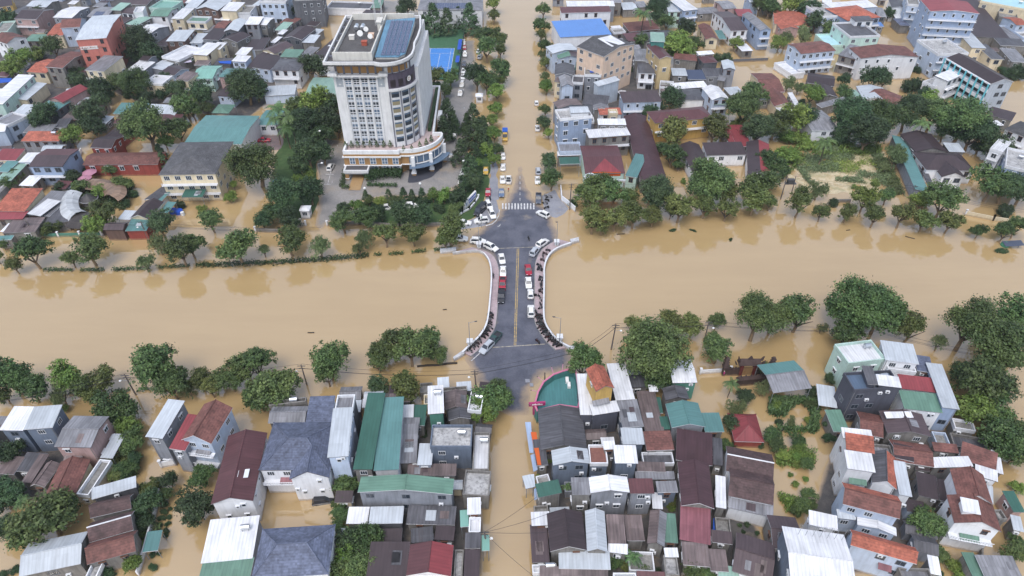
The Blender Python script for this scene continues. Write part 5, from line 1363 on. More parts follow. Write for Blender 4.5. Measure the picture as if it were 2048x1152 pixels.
trees(2, 1, '300,130 75 d;310,280 85 b;640,400 140 o;820,390 130 b;720,330 100 o;950,420 80 o;1170,390 160 d;1620,310 180 b;1700,380 110 o;1960,330 140 b;1290,90 100 b;1200,40 60 d;1330,170 50 b;1375,300 25 g;480,480 40 s;560,380 60 b;1480,150 0.1 s;2010,120 80 d'.replace('1480,150 0.1 s;', ''))
trees(2, 1, '650,600 120 o;830,580 120 o;975,550 120 o;1130,570 90 o;1340,500 125 o;1550,490 105 o;1720,520 95 o;1940,450 120 o;1270,540 60 o;720,660 70 o', RU)
trees(3, 1, '50,160 110 b;150,100 90 g;330,10 60 g;450,0 50 g;600,-10 50 s;20,290 85 b;1020,90 105 w;930,180 50 w;1790,320 140 b;1930,330 150 d;2050,360 130 d;1910,545 65 s;400,370 70 w;860,320 30 g;690,345 24 g;1820,30 110 d;1700,20 60 d;1330,250 30 s;1840,170 40 s;1240,450 60 y', '')
trees(3, 1, '250,460 120 o;430,540 80 o;640,540 85 o;775,440 105 y;860,560 105 o;960,410 75 b;1080,560 115 o;1190,450 70 y;1400,460 150 b;1290,430 70 b;1270,600 105 o;1460,610 100 o;1690,690 65 b;1890,700 85 b;2000,660 95 b;20,470 60 b;520,470 45 s', RU)
trees(0, 2, '70,700 160 b;230,800 130 b;20,850 80 b;560,720 130 y;660,800 100 o;480,860 90 w;800,740 110 o;1240,640 170 b;1370,770 130 b;1600,730 95 o;1760,720 95 o;1960,640 120 b;2030,560 60 p;700,850 80 o;1500,800 80 w;1690,800 80 o;1850,730 105 b;1420,690 90 b', RLo)
trees(0, 2, '900,960 150 b;960,1040 80 b;1000,1120 90 y;2000,870 90 b;500,960 40 y;520,1100 40 s')
trees(1, 2, '20,600 130 b;590,590 145 b;570,700 90 b;1090,440 140 b;1230,490 150 b;1400,390 110 b;1440,510 90 b;980,600 80 b;960,520 70 b', RLo)
trees(1, 2, '150,800 190 b;30,900 120 b;965,790 85 d;1200,800 130 o;1160,740 80 o;1880,880 145 b;1960,820 110 b;1830,1000 100 y')
trees(2, 2, '980,300 95 o;1290,280 115 o;1440,300 95 o;1640,270 65 b;1640,490 120 b;1600,420 70 b;1960,240 190 b;570,600 135 b', RLo)
trees(2, 2, '1130,520 270 b;1180,690 150 b;1760,760 60 p;1870,870 78 d;1790,950 75 w;2000,800 70 w;2020,650 55 b;1760,1090 70 d;1720,640 30 s;1990,740 35 s;1820,1030 40 o;1900,780 0.1 s'.replace(';1900,780 0.1 s', ''))
trees(3, 2, '50,250 130 b;255,180 165 b;760,130 230 b;900,200 170 b;650,160 160 b;660,370 140 b;1140,310 130 o;1380,430 75 n;435,315 50 n;1620,290 210 b;1850,430 240 b;2000,220 160 b', RLo)
trees(3, 2, '1720,760 190 b;1640,980 150 y;1810,970 140 b;1860,820 120 d;500,730 45 d;350,830 55 d;340,930 45 w;70,950 40 y;180,1070 45 w;480,1090 50 d;1990,1120 70 b;30,660 45 b;90,1080 35 s;320,1060 35 g;870,640 28 g;1560,700 90 d')
trees(0, 3, '1040,50 110 b;60,160 115 d;80,470 120 d;30,560 90 d;370,700 210 b;230,830 160 b;480,620 120 b;60,760 110 d;1000,300 85 b;1070,220 65 d;930,350 70 o;850,270 35 y;1350,390 75 d;1240,420 60 o;1180,570 105 d;1165,470 75 o;1160,720 80 d;1340,500 50 b;1540,630 155 D2;1600,340 100 b;1060,1060 75 y;820,1130 75 s;30,1140 40 s;130,1110 40 s;1320,580 30 s;1310,640 30 s;1350,680 22 s;1290,690 30 s;1340,735 24 s;1275,750 26 s;1330,790 26 s;1220,980 26 s;1270,975 18 s;1225,1080 34 s;1120,920 50 g;1320,830 20 s;1360,615 18 s;890,150 40 p;170,560 60 p'.replace('D2', 'd'))
trees(1, 3, '720,440 105 b;690,550 80 b;680,660 75 b;670,740 60 b;870,850 140 b;760,880 120 d;720,1010 115 y;830,1080 130 b;640,1140 120 b;340,1130 90 b;480,1140 60 b;1830,490 48 b;1120,1150 60 d;600,420 40 d;740,600 40 s;1350,20 30 s')
trees(2, 3, '820,1030 65 b;975,990 70 p;1060,1110 55 b;1470,1120 95 b;1560,1150 70 b;1180,1130 35 s;1270,540 55 o;1270,610 38 g;1710,100 60 b;440,430 40 p;300,230 22 y;205,370 24 y;910,1080 40 o;1880,740 28 s;1850,800 20 s;1820,750 20 s;1960,810 20 s;1980,100 40 s;1780,90 30 s')
trees(3, 3, '1260,740 125 b;1240,660 70 b;1360,970 85 b;60,100 75 b;240,60 62 b;120,180 50 y;250,120 45 y;230,200 35 y;310,250 60 b;230,260 36 g;270,590 70 b;220,630 45 b;330,500 60 b;180,340 20 g;220,420 30 g;300,380 24 g;1960,950 100 b;1900,60 180 b;1990,160 130 b;1780,60 90 b;1990,870 60 b;1490,1060 55 y;1520,1130 45 y;490,50 50 d;1990,440 55 y;1600,1110 40 y;350,580 40 b;30,30 70 b;1370,1140 40 s')
# clipped hedges, topiary pots and bank planting
HEDGE = leaf_mat('hedge leaves', (52, 76, 42), (70, 94, 50))
def hedge(pts, wd, hh, label, base=0.0, name='hedge', seed=1, gap=None):
    r = random.Random(seed); b = MB(); P = [G(u, v) for u, v in pts]
    for a, c in zip(P, P[1:]):
        L = (c - a).length; d = (c - a).normalized(); s = Vector((-d.y, d.x, 0))
        for k in range(int(L * 34 * max(.5, wd * hh))):
            t = r.random() * L
            if gap and (math.sin(t * .9 + a.x) * math.sin(t * .37 + 1)) > gap: continue
            f = r.random(); q = a + d * t + s * r.gauss(0, wd * .33); q.z = base + hh * (f ** .5) * r.uniform(.8, 1.08)
            n = Vector((r.gauss(0, .6), r.gauss(0, .6), 1)).normalized(); u = n.orthogonal().normalized(); v = n.cross(u); l = r.uniform(.14, .3)
            b.face([q - u * l, q + v * l * .7, q + u * l, q - v * l * .7])
    o = b.build(name, HEDGE); tag(o, label, 'hedge'); return o
hedge([(88, 541), (200, 542), (300, 538), (410, 531)], 1.3, .8, 'long flooded hedge line edging the upper bank far from the bridge', gap=.55)
hedge([(405, 532), (520, 528), (600, 523), (700, 516), (737, 513)], 1.8, .9, 'thick hedge strip along the upper river bank before the willows', seed=2)
hedge([(748, 511), (800, 508), (850, 503), (905, 498)], 1.2, .8, 'broken hedge strip on the river bank ending at the bridge wall', seed=3, gap=.5)
hedge([(100, 789), (180, 786), (240, 783), (325, 778)], .9, .7, 'low hedge line in the water on the lower bank', seed=4, gap=.6)
hedge([(735, 372), (795, 374)], 1.6, 1.0, 'low clipped hedge in front of the tower podium', .2, seed=5)
hedge([(730, 362), (765, 350), (805, 352)], 4.2, 2.6, 'tall dense hedge against the tower front', .2, seed=6)
hedge([(684, 376), (690, 350), (694, 340)], 1.4, 1.1, 'clipped hedge bed beside the tower porch ramp', .2, seed=7)
hedge([(684, 378), (699, 378)], 1.2, 1.1, 'short clipped hedge at the foot of the porch bed', .2, seed=8)
for i, (u, v) in enumerate(((692, 296), (704, 295), (716, 295), (728, 295), (741, 294), (754, 294), (768, 294), (781, 294), (808, 304), (824, 303), (840, 296), (853, 290), (863, 283))):
    b = MB(); c = G(u, v, 8.06); b.box(-.45, .45, -.45, .45, 0, .6, 1); r = random.Random(i)
    for k in range(90):
        f = r.random(); a = r.uniform(0, 6.28); R = .75 * (1 - f) + .08; q = Vector((R * math.cos(a), R * math.sin(a), .6 + 1.9 * f)); n = Vector((math.cos(a), math.sin(a), .5)); uu = n.orthogonal().normalized(); vv = n.cross(uu).normalized(); b.face([q - uu * .2, q + vv * .14, q + uu * .2, q - vv * .14])
    o = b.build('potted_shrub', [HEDGE, plain('clay pot', S(150, 140, 134), .7)], None, c); o['category'] = 'potted shrub'; AUTO.append((o, 'small clipped potted shrub on the tower terrace', 'potted shrub', 'potted shrubs along the tower terrace', None)); o['label'] = 'small clipped potted shrub in the row on the tower terrace'; o['group'] = 'potted shrubs along the tower terrace'; AUTO.pop()
# weeds and silt of the vacant lot
wb = MB(); r = random.Random(5); lot = [tuple(T(*p)[:2]) for p in ()]
TX, TY = 3, 1
lot = [tuple(T(x, y)[:2]) for x, y in ((180, 130), (350, 30), (620, 10), (880, 30), (930, 150), (1060, 330), (1090, 420), (900, 330), (560, 300), (330, 330))]
gar = None
def weeds(name, px, n, label, seed, lo=.25, hi=.7, thr=-.05, mat=None):
    r = random.Random(seed); poly = [tuple(T(x, y)[:2]) for x, y in px]; xs = [p[0] for p in poly]; ys = [p[1] for p in poly]; b = MB(); k = 0
    while k < n:
        x, y = r.uniform(min(xs), max(xs)), r.uniform(min(ys), max(ys)); k += 1
        if not inside((x, y), poly) or mnoise.noise(Vector((x * .13, y * .13, seed))) < thr + r.uniform(-.15, .15): continue
        for j in range(6):
            a = r.uniform(0, 6.28); q = Vector((x + r.gauss(0, .3), y + r.gauss(0, .3), r.uniform(0, hi))); n_ = Vector((math.cos(a), math.sin(a), 1.1)).normalized(); u = n_.orthogonal().normalized(); v = n_.cross(u); l = r.uniform(lo * .5, lo)
            b.face([q - u * l, q + v * l * .5, q + u * l, q - v * l * .5])
    return stuff(b.build(name, mat or LEAF['w']))
weeds('weeds', [(180, 130), (350, 30), (620, 10), (880, 30), (930, 150), (1060, 330), (1090, 420), (900, 330), (560, 300), (330, 330)], 15000, '', 5, .3, .8, .04)
weeds('reeds', [(60, 60), (350, 0), (620, -30), (900, 10), (900, 90), (560, 90), (300, 120), (100, 300)], 5000, '', 8, .45, 1.4, -.1, LEAF['y'])
weeds('weeds', [(200, 110), (620, 20), (880, 60), (900, 300), (500, 300)], 5000, '', 21, .3, .7, .12, LEAF['y'])
weeds('weeds', [(840, 140), (950, 120), (1090, 400), (1000, 420)], 2600, '', 11, .35, 1.0, -.1, LEAF['o'])
dry('silt_bank', [(1590, 318), (1640, 304), (1700, 298), (1765, 302), (1775, 340), (1780, 380), (1740, 388), (1660, 384), (1600, 376), (1578, 345)], ground_mat('pale silt', S(206, 192, 160), S(192, 172, 134), S(156, 152, 112), .25, .5, .7), .08, .012, 1.2, .26)
TX, TY = 3, 3
weeds('garden_plants', [(-30, 20), (360, 0), (380, 260), (340, 620), (160, 640), (80, 500), (60, 200)], 7000, '', 14, .3, 1.1, .06, LEAF['y'])
TX, TY = 3, 2
weeds('garden_plants', [(20, 900), (400, 900), (380, 1152), (-10, 1152)], 10000, '', 15, .4, 1.6, -.02, LEAF['b'])
TX, TY = 0, 1
weeds('garden_plants', [(600, 290), (1000, 320), (1100, 330), (1000, 540), (830, 480), (600, 600), (350, 650), (480, 420)], 5200, '', 16, .35, 1.4, -.05, LEAF['b'])
TX, TY = 0, 3
weeds('garden_plants', [(780, 180), (1120, 180), (1100, 360), (800, 400)], 1600, '', 17, .3, 1.2, 0, LEAF['o'])
weeds('garden_plants', [(1100, 450), (1300, 420), (1280, 800), (1120, 880)], 1800, '', 18, .3, 1.3, -.1, LEAF['b'])
# ------------------------------------------------------------------ vehicles (forward is +y)
PAINT = {}
def paint(n, c):
    if n not in PAINT:
        t = NT(n + ' car paint'); t.p.inputs['Base Color'].default_value = S(*c); t.p.inputs['Roughness'].default_value = .32; t.p.inputs['Coat Weight'].default_value = .5; PAINT[n] = t.m
    return PAINT[n]
CARGLASS = plain('car glass', (.025, .032, .045, 1), .12, 0, .6); LAMPW = plain('clear lamp', S(220, 224, 230), .2); LAMPR = plain('red lamp', S(150, 30, 30), .3)
def loft(b, st, mat=0):
    n = len(st[0])
    for k in range(len(st) - 1): b.hull(st[k], st[k + 1], mat, k == 0, k == len(st) - 2)
def sect(y, w, zb, zs, zt, ti=.9): return [(-w, y, zb), (w, y, zb), (w, y, zs), (w * ti, y, zt), (-w * ti, y, zt), (-w, y, zs)]
def wheel_b(): b = MB(); b.tube((-.1, 0, 0), (.1, 0, 0), .32, 12); b.tube((-.11, 0, 0), (.11, 0, 0), .19, 10, 1); return b
WHEEL = keep(wheel_b(), 'wheel', [RUB, GALV])
def car_proto(kind):
    e = empty('car', (0, -500, 0)); L, W, H = {'sedan': (4.5, .88, 1.45), 'suv': (4.6, .92, 1.7), 'hatch': (3.7, .82, 1.5), 'pickup': (5.2, .92, 1.78), 'van': (5.7, .98, 2.35)}[kind]
    h = L / 2; bl = {'sedan': .88, 'suv': 1.02, 'hatch': .9, 'pickup': 1.05, 'van': 1.2}[kind]; b = MB(); zb = .25
    if kind == 'van': st = [sect(h, W * .85, .35, .7, .8), sect(h - .25, W, zb, 1.0, 1.15), sect(h - .9, W, zb, 1.1, 1.25), sect(-h, W, zb, 1.15, 1.25)]
    else: st = [sect(h, W * .8, .38, .58, .66), sect(h - .25, W * .95, zb, .68, .76), sect(h - .9, W, zb, bl - .12, bl - .03), sect(h * .42, W, zb, bl - .06, bl + .02), sect(-h * .55, W, zb, bl - .04, bl + .03), sect(-h + .3, W * .97, zb, bl - .08, bl), sect(-h, W * .86, .38, bl - .25, bl - .14)]
    loft(b, [list(reversed(s)) for s in reversed(st)] if False else [list(s) for s in reversed(st)])
    if kind == 'pickup':
        b.box(-W * .82, W * .82, -h + .2, -.75, bl - .02, bl + .04, 1)
        for x in (-W, W * .88): b.box(x, x + W * .12, -h + .08, -.7, bl - .05, bl + .2)
        b.box(-W * .88, W * .88, -h + .08, -h + .2, bl - .05, bl + .2)
    bo = b.build('body', [paint('white', (238, 238, 236)), BLACK], e)
    f0, f1, r1, r0 = {'sedan': (h * .42, h * .08, -h * .42, -h * .72), 'suv': (h * .45, h * .15, -h * .78, -h * .93), 'hatch': (h * .5, h * .15, -h * .7, -h * .93), 'pickup': (h * .46, h * .2, -.38, -.6), 'van': (h - .8, h - 1.5, -h + .12, -h + .02)}[kind]
    wb, wt_ = W * .93, W * (.74 if kind != 'van' else .86); zb = bl - .02; b = MB()
    lo = [(-wb, r0, zb), (wb, r0, zb), (wb, f0, zb), (-wb, f0, zb)]; hi = [(-wt_, r1, H), (wt_, r1, H), (wt_, f1, H), (-wt_, f1, H)]
    b.hull(lo, hi, 0, False); b.box(-wt_ * .93, wt_ * .93, r1 + .08, f1 - .08, H + .002, H + .035)
    b.build('cabin', [paint('white', (238, 238, 236))], e)
    def pane(name, q, inset=.1):
        c = sum((Vector(p) for p in q), Vector()) / 4; n = (Vector(q[1]) - Vector(q[0])).cross(Vector(q[2]) - Vector(q[0])).normalized()
        b = MB(); b.face([Vector(p).lerp(c, inset) + n * .012 for p in q]); b.build(name, CARGLASS, e)
    pane('windscreen', [lo[2], lo[3], hi[3], hi[2]]); pane('rear_window', [lo[0], lo[1], hi[1], hi[0]], .14)
    pane('side_window', [lo[1], lo[2], hi[2], hi[1]], .13); pane('side_window', [lo[3], lo[0], hi[0], hi[3]], .13)
    for x in (-1, 1):
        for y in (h * .62, -h * .6): place(WHEEL, 'wheel', e, (x * (W - .09), y, .32), 0)
        z = .62 if kind != 'van' else .75
        b = MB(); b.box(x * W * .62 - .17, x * W * .62 + .17, h - .12, h + .012, z - .07, z + .06); b.build('headlight', LAMPW, e)
        b = MB(); b.box(x * W * .66 - .15, x * W * .66 + .15, -h - .012, -h + .1, bl - .3, bl - .16); b.build('tail_light', LAMPR, e)
    if kind in ('suv', 'van'):
        b = MB()
        for x in (-1, 1): b.box(x * wt_ * .9 - .03, x * wt_ * .9 + .03, r1 + .2, f1 - .2, H + .04, H + .09)
        b.build('roof_rail', DKMET, e)
    return e
PROTO = {k: car_proto(k) for k in ('sedan', 'suv', 'hatch', 'pickup', 'van')}
USED = set()
PC = {'white': (240, 240, 238), 'silver': (186, 192, 200), 'red': (170, 36, 56), 'black': (34, 36, 42), 'grey': (84, 90, 104), 'green': (44, 76, 72), 'yellow': (212, 170, 60), 'blue': (44, 96, 176), 'greyblue': (96, 116, 146)}
CARL = {'sedan': 'car', 'suv': 'SUV', 'hatch': 'hatchback', 'pickup': 'pickup truck', 'van': 'van'}
def vehicle(u, v, head, kind, col, label, group='cars parked on the dry road and bridge', z=.2, s=1.0):
    p = G(u, v, z + .8); p.z = z
    e = dup(PROTO[kind], p, math.radians(-head), s); e.name = {'pickup': 'pickup_truck', 'van': 'van', 'suv': 'suv'}.get(kind, 'car'); e['category'] = {'pickup': 'pickup truck', 'van': 'van', 'suv': 'SUV'}.get(kind, 'car')
    for ch in e.children:
        if ch.name.split('.')[0] in ('body', 'cabin'): ch.material_slots[0].link = 'OBJECT'; ch.material_slots[0].material = paint(col, PC[col])
    tag(e, label, e['category'], group); return e
BR = 'cars parked on the bridge'
for a in ((1003.5, 516, 172, 'sedan', 'white', 'white sedan on the bridge just below the curve of the river wall'), (1006, 541.5, 180, 'sedan', 'white', 'white sedan on the bridge directly behind the red pickup'),
          (1005, 567, 182, 'pickup', 'red', 'red pickup on the bridge between a white sedan and a black pickup'), (1002.5, 591, 182, 'pickup', 'black', 'black pickup at the head of the bridge queue'),
          (1056.5, 538, 175, 'sedan', 'red', 'red sedan parked along the bridge pavement with the motorbikes'), (1057, 564, 178, 'sedan', 'white', 'white sedan on the bridge next behind the red sedan'),
          (1061, 586.5, 0, 'hatch', 'white', 'small white hatchback with black windows in the bridge queue by the motorbikes'), (1062, 621, 0, 'suv', 'white', 'large white SUV parked alone beside the crowd of motorbikes'),
          (956, 481, 98, 'suv', 'white', 'white SUV turned sideways at the upper end of the bridge'), (982, 493, 128, 'suv', 'white', 'white SUV parked askew on the upper bridge curve'),
          (1085, 485, 42, 'suv', 'white', 'white SUV angled along the upper curve opposite the lamp pier'), (1069.5, 501.5, 25, 'suv', 'silver', 'silver SUV with its tail to a fallen sign on the bridge curve'),
          (988, 678, 212, 'pickup', 'green', 'dark green pickup angled onto the lower bridge pavement'), (973.5, 693.5, 215, 'suv', 'silver', 'pale silver car nosed against the dark green pickup')):
    vehicle(*a, BR)
JN = 'cars stranded on the dry junction'
for a in ((918, 476, 90, 'pickup', 'white', 'white pickup half under the bank tree beside the junction'), (1086, 427, -48, 'suv', 'white', 'white SUV turned across the corner by the zebra crossing'), (1077, 396, 182, 'pickup', 'grey', 'dark pickup with goods in its bed beside the zebra crossing'),
          (1003, 384, 180, 'sedan', 'greyblue', 'blue grey sedan at the edge of the dry road'), (984, 427, 165, 'suv', 'white', 'white SUV on the corner pavement behind the marked taxi'), (977.5, 410, 162, 'suv', 'white', 'white SUV on the pavement nose to tail beside the black van'),
          (960.5, 420, 206, 'van', 'black', 'black van parked on the corner pavement'), (963, 440, -100, 'suv', 'white', 'white and green taxi SUV on the corner pavement'), (928, 444, 95, 'sedan', 'white', 'white taxi sedan by the low white garden wall'), (976, 383, 180, 'sedan', 'red', 'red car on the pavement beside the tower garden'),
          (1010, 476, 0, 'sedan', 'white', '')):
    if a[5]: vehicle(*a, JN)
AVG = 'cars standing on the flooded avenue'
for a in ((1006, 333, 0, 'sedan', 'white', 'white sedan at the water edge on the avenue, last of its file'), (1005, 358, 178, 'sedan', 'white', 'white sedan in the shallow water beside the white pickup'), (1017, 358, 0, 'pickup', 'white', 'white pickup in the shallow water at the dry tip of the avenue'), (1006, 312, 178, 'hatch', 'white', 'white hatchback in the flooded avenue beyond the file of sedans'),
          (1076.5, 341, 0, 'suv', 'silver', 'silver SUV in shallow water under the kerb trees'), (1075, 359, 180, 'sedan', 'white', 'white sedan in shallow water nearest the dark pickup'), (1073, 205, 0, 'hatch', 'white', 'white hatchback deep in the flooded avenue below the peach block'), (1075, 255, 0, 'sedan', 'white', 'white sedan in the flooded avenue by the light blue block'), (988, 24, 95, 'sedan', 'white', 'white car under the trees at the top of the avenue'), (1010, 300, 0, 'hatch', 'grey', '')):
    if a[5]: vehicle(*a, AVG, -.1)
TG = 'cars parked around the tower'
for a in ((902.7, 313, 180, 'sedan', 'silver', 'silver sedan alone on the curved drive of the tower'), (661, 333, 5, 'suv', 'white', 'white SUV in the bays beside the tower lawn'), (924, 359, 195, 'sedan', 'white', 'white sedan on the drive bend below another white sedan'), (926.5, 343, 190, 'sedan', 'white', 'white sedan half under trees on the tower drive'), (971.5, 340, 180, 'sedan', 'yellow', 'yellow taxi on the verge beside the avenue'), (973, 303, 180, 'hatch', 'blue', 'blue covered car on the verge beside the avenue'),
          (774, 414, 80, 'suv', 'white', 'white SUV hidden among the garden trees'), (822, 410, 85, 'suv', 'white', 'white SUV among the garden trees nearer the junction'), (927, 85, 180, 'suv', 'white', 'white SUV at the far end of the court car row'), (929, 95, 180, 'hatch', 'red', 'red car in the row beside the tennis court fence'), (930, 108, 180, 'suv', 'white', 'large white SUV in the row beside the tennis court'), (928, 126, 180, 'sedan', 'grey', 'grey sedan in the row beside the tennis court'),
          (927, 141, 182, 'sedan', 'white', 'white sedan behind the grey one in the court row'), (926, 153, 182, 'sedan', 'white', 'second white sedan after the grey one in the court row'), (924, 168, 184, 'suv', 'white', 'white SUV at the near end of the court row'), (921, 185, 184, 'pickup', 'white', 'white crane truck at the end of the court car row'), (958, 101, 15, 'sedan', 'white', 'white sedan on the avenue side of the court car park'), (960, 112, 10, 'suv', 'silver', 'silver SUV half under trees in the court car park'),
          (651, 147, 95, 'suv', 'white', 'white SUV behind the tower above the green sheds'), (528, 279, 85, 'sedan', 'red', 'red sedan in the brick yard by the palms'), (746, 26, 85, 'suv', 'black', 'dark SUV in the yard behind the tower'), (731, 25, 175, 'hatch', 'white', 'white hatchback in the yard behind the tower'), (800, 24, 175, 'suv', 'white', 'white car beside the tree behind the tower'), (908, 272, 185, 'sedan', 'white', 'white sedan under the dark conifers of the drive'), (914, 247, 185, 'sedan', 'grey', 'grey sedan under the dark conifers of the drive')):
    vehicle(*a, TG)
vehicle(648, 1000, 80, 'suv', 'black', 'dark SUV half sunk in the flooded navy villa courtyard', 'cars in flooded yards', -.5)
tr = vehicle(1010, 272, 180, 'van', 'yellow', 'small yellow cargo truck with a blue load stuck in the avenue', AVG, -.1); b = MB(); b.box(-.95, .95, -2.7, .2, 1.3, 2.75); b.build('cargo_cover', plain('blue tarpaulin', S(40, 92, 190), .7), tr)
vehicle(1816, 548, 90, 'hatch', 'white', 'white car roof by the lane behind the teal shed', 'cars in flooded yards', -.4) if False else None
b = MB(); b.box(-.3, .3, -.15, .15, 0, .3); tx = [o for o in THINGS if o['label'].startswith('white and green taxi')][0]; b.build('taxi_sign', plain('green sign', S(60, 150, 90), .5), tx).location = (0, 0, 1.72)
for o in list(PROTO.values()):
    for ch in list(o.children): bpy.data.objects.remove(ch)
    bpy.data.objects.remove(o)
# ------------------------------------------------------------------ motorbikes
def bike_proto(i):
    e = empty('motorbike', (0, -500, 0)); b = MB()
    b.hull([(-.14, -.62, .42), (.14, -.62, .42), (.16, .05, .34), (-.16, .05, .34)], [(-.12, -.72, .72), (.12, -.72, .72), (.12, 0, .66), (-.12, 0, .66)])
    b.hull([(-.18, .12, .3), (.18, .12, .3), (.14, .4, .34), (-.14, .4, .34)], [(-.2, .3, .8), (.2, .3, .8), (.1, .46, .92), (-.1, .46, .92)])
    bo = b.build('body', [paint('b' + str(i), [(30, 30, 34), (74, 40, 42), (150, 150, 154), (40, 46, 58)][i])], e)
    b = MB(); b.box(-.15, .15, -.78, .02, .723, .82); b.build('seat', RUB, e)
    for y in (-.6, .62):
        b = MB(); b.tube((-.06, y, .29), (.06, y, .29), .29, 12); b.build('wheel', [RUB], e)
    b = MB(); b.tube((-.33, .36, 1.0), (.33, .36, 1.0), .03, 5); b.tube((0, .62, .3), (0, .38, 1.0), .04, 5); b.ball((.3, .34, 1.12), .07, 0, 6); b.ball((-.3, .34, 1.12), .07, 0, 6); b.build('handlebar', DKMET, e)
    return e
BIKES = [bike_proto(i) for i in range(4)]
def along(P, t):
    P = dense(P); f = t * (len(P) - 1); i = min(int(f), len(P) - 2); a, c = P[i], P[i + 1]; k = f - i; return (a[0] + (c[0] - a[0]) * k, a[1] + (c[1] - a[1]) * k), math.atan2(-(G(*c) - G(*a)).x, (G(*c) - G(*a)).y)
def bikes(K, P, ts, lab, grp):
    for t, s in ts:
        a, an = along(K, t); c, _ = along(P, t); u, v = a[0] + (c[0] - a[0]) * s, a[1] + (c[1] - a[1]) * s
        o = dup(R_.choice(BIKES), G(u, v, .38) + Vector((0, 0, .38 - G(u, v, .38).z)), an + R_.choice((1.25, 1.45, 1.0, -1.3, .3)) + R_.uniform(-.2, .2), 1.0); tag(o, lab, 'motorbike', grp)
rr = random.Random(3)
bikes(RK, RP, [(.18 + .0, .75), (.22, .7), (.25, .6), (.28, .75), (.33, .45), (.345, .6), (.36, .55), (.40, .8), (.42, .75), (.44, .8), (.46, .7), (.48, .8), (.5, .75), (.54, .3), (.545, .7), (.58, .75), (.6, .8)] , 'motorbike parked among those spaced along the bridge pavement with the two red vehicles opposite', 'motorbikes spaced along the bridge pavement')
bikes(RK, RP, [(.65 + .0098 * k, .25 + .5 * ((k * .618) % 1)) for k in range(34)], 'motorbike in the dense crowd on the lower curved pavement by the white SUV', 'motorbikes crowded on the lower curve')
bikes(LK, LP, [(.36, .8), (.6, .75), (.615, .8), (.63, .75), (.645, .7), (.67, .8), (.69, .7)] + [(.72 + .0135 * k, .45 + .4 * ((k * .618) % 1)) for k in range(19)], 'motorbike in the line against the parapet above the dark green pickup', 'motorbikes lined against the parapet')
for u, v, h, l in ((1075, 685, .6, 'dark motorbike parked on the road by the lower stop line'), (1057, 478.5, .2, 'lone dark motorbike standing in the middle of the junction'), (1090, 408, 1.2, 'motorbike by the bush beside the dark pickup'), (1094, 402, .9, 'motorbike with a cover near the wall of the white yard'), (1099, 396, 1.4, 'motorbike nearest the white yard wall'), (1091, 394, .4, 'motorbike under the kerb tree by the zebra crossing'), (980, 399, .3, 'motorbike behind the red car on the corner pavement'), (1093, 417, 1.9, 'motorbike beside the white SUV on the corner')):
    o = dup(R_.choice(BIKES), G(u, v, .25), h, 1.05); tag(o, l, 'motorbike')
for o in BIKES:
    for ch in list(o.children): bpy.data.objects.remove(ch)
    bpy.data.objects.remove(o)
# ------------------------------------------------------------------ poles, lamps, cables
POLES = []
def utility(base, top, label, arms=True, lampside=0):
    p = G(*base); h = 9.0
    # height from the top point of the photograph
    best = min(range(50, 140), key=lambda q: abs((lambda P: P)(proj(p.x, p.y, q / 10)[1] - top[1])))
    h = best / 10; tp_ = G(*top, h); tp_ = p + Vector((max(-1.2, min(1.2, tp_.x - p.x)), 0, h)); e = empty('utility_pole', p)
    b = MB(); b.tube((0, 0, -1), tp_ - p, .2, 8, 0, .13); b.build('pole', POLEM, e); q = tp_ - p
    if arms:
        b = MB(); b.box(-.9, .9, -.06, .06, q.z - .5, q.z - .38); b.box(-.7, .7, -.06, .06, q.z - 1.3, q.z - 1.2); o = b.build('cross_arm', DKMET, e); o.location.x = q.x
    if lampside:
        b = MB(); b.tube((q.x, 0, q.z - 2.2), (q.x + lampside * 1.2, -.4, q.z - 1.7), .04, 5); b.ball((q.x + lampside * 1.3, -.42, q.z - 1.75), .3, 1, 8, .6); b.build('lamp_head', [GALV, WHITEP], e)
    tag(e, label, 'pole'); POLES.append(tp_); return tp_
def proj(x, y, z):
    dz = z - CAMH; Z = y * math.cos(PITCH) - dz * math.sin(PITCH); Y = -y * math.sin(PITCH) - dz * math.cos(PITCH); return 1024 + F * x / Z, 576 + F * Y / Z
CABLE = plain('cable', (.03, .03, .035, 1), .6)
def cable(a, c, sag, label, off=((-.6, 0), (.6, 0), (0, -.8))):
    b = MB(); 
    for dx, dz in off:
        prev = None
        for k in range(13):
            t = k / 12; q = a.lerp(c, t) + Vector((0, dx, dz - .4 - sag * 4 * t * (1 - t)))
            if prev is not None: b.tube(prev, q, .028, 4)
            prev = q
    tag(b.build('power_cable', CABLE), label, 'cable')
u1 = utility((272, 790), (248, 748), 'dark leaning utility pole with a lamp between two bank trees', 1, -1); u2 = utility((614, 770), (602, 729), 'utility pole with a lamp beside the dense tree on the lower bank', 1, -1)
u3 = utility((952, 773), (949, 741), 'utility pole at the corner of the dry junction by the houses', 1, -1); u4 = utility((1222, 699), (1232, 648), 'leaning utility pole in the water before the giant tree', 1, 1); u5 = utility((1408, 684), (1418, 643), 'utility pole among the lower bank trees beside the giant tree', 1, 1)
u6 = utility((1090, 775), (1090, 753), 'short dark pole at the rim of the pink walled terrace', 0); u0 = Vector((-90, 88, 9)); u9 = Vector((110, 88, 9)); ua = G(-40, 800, 9)
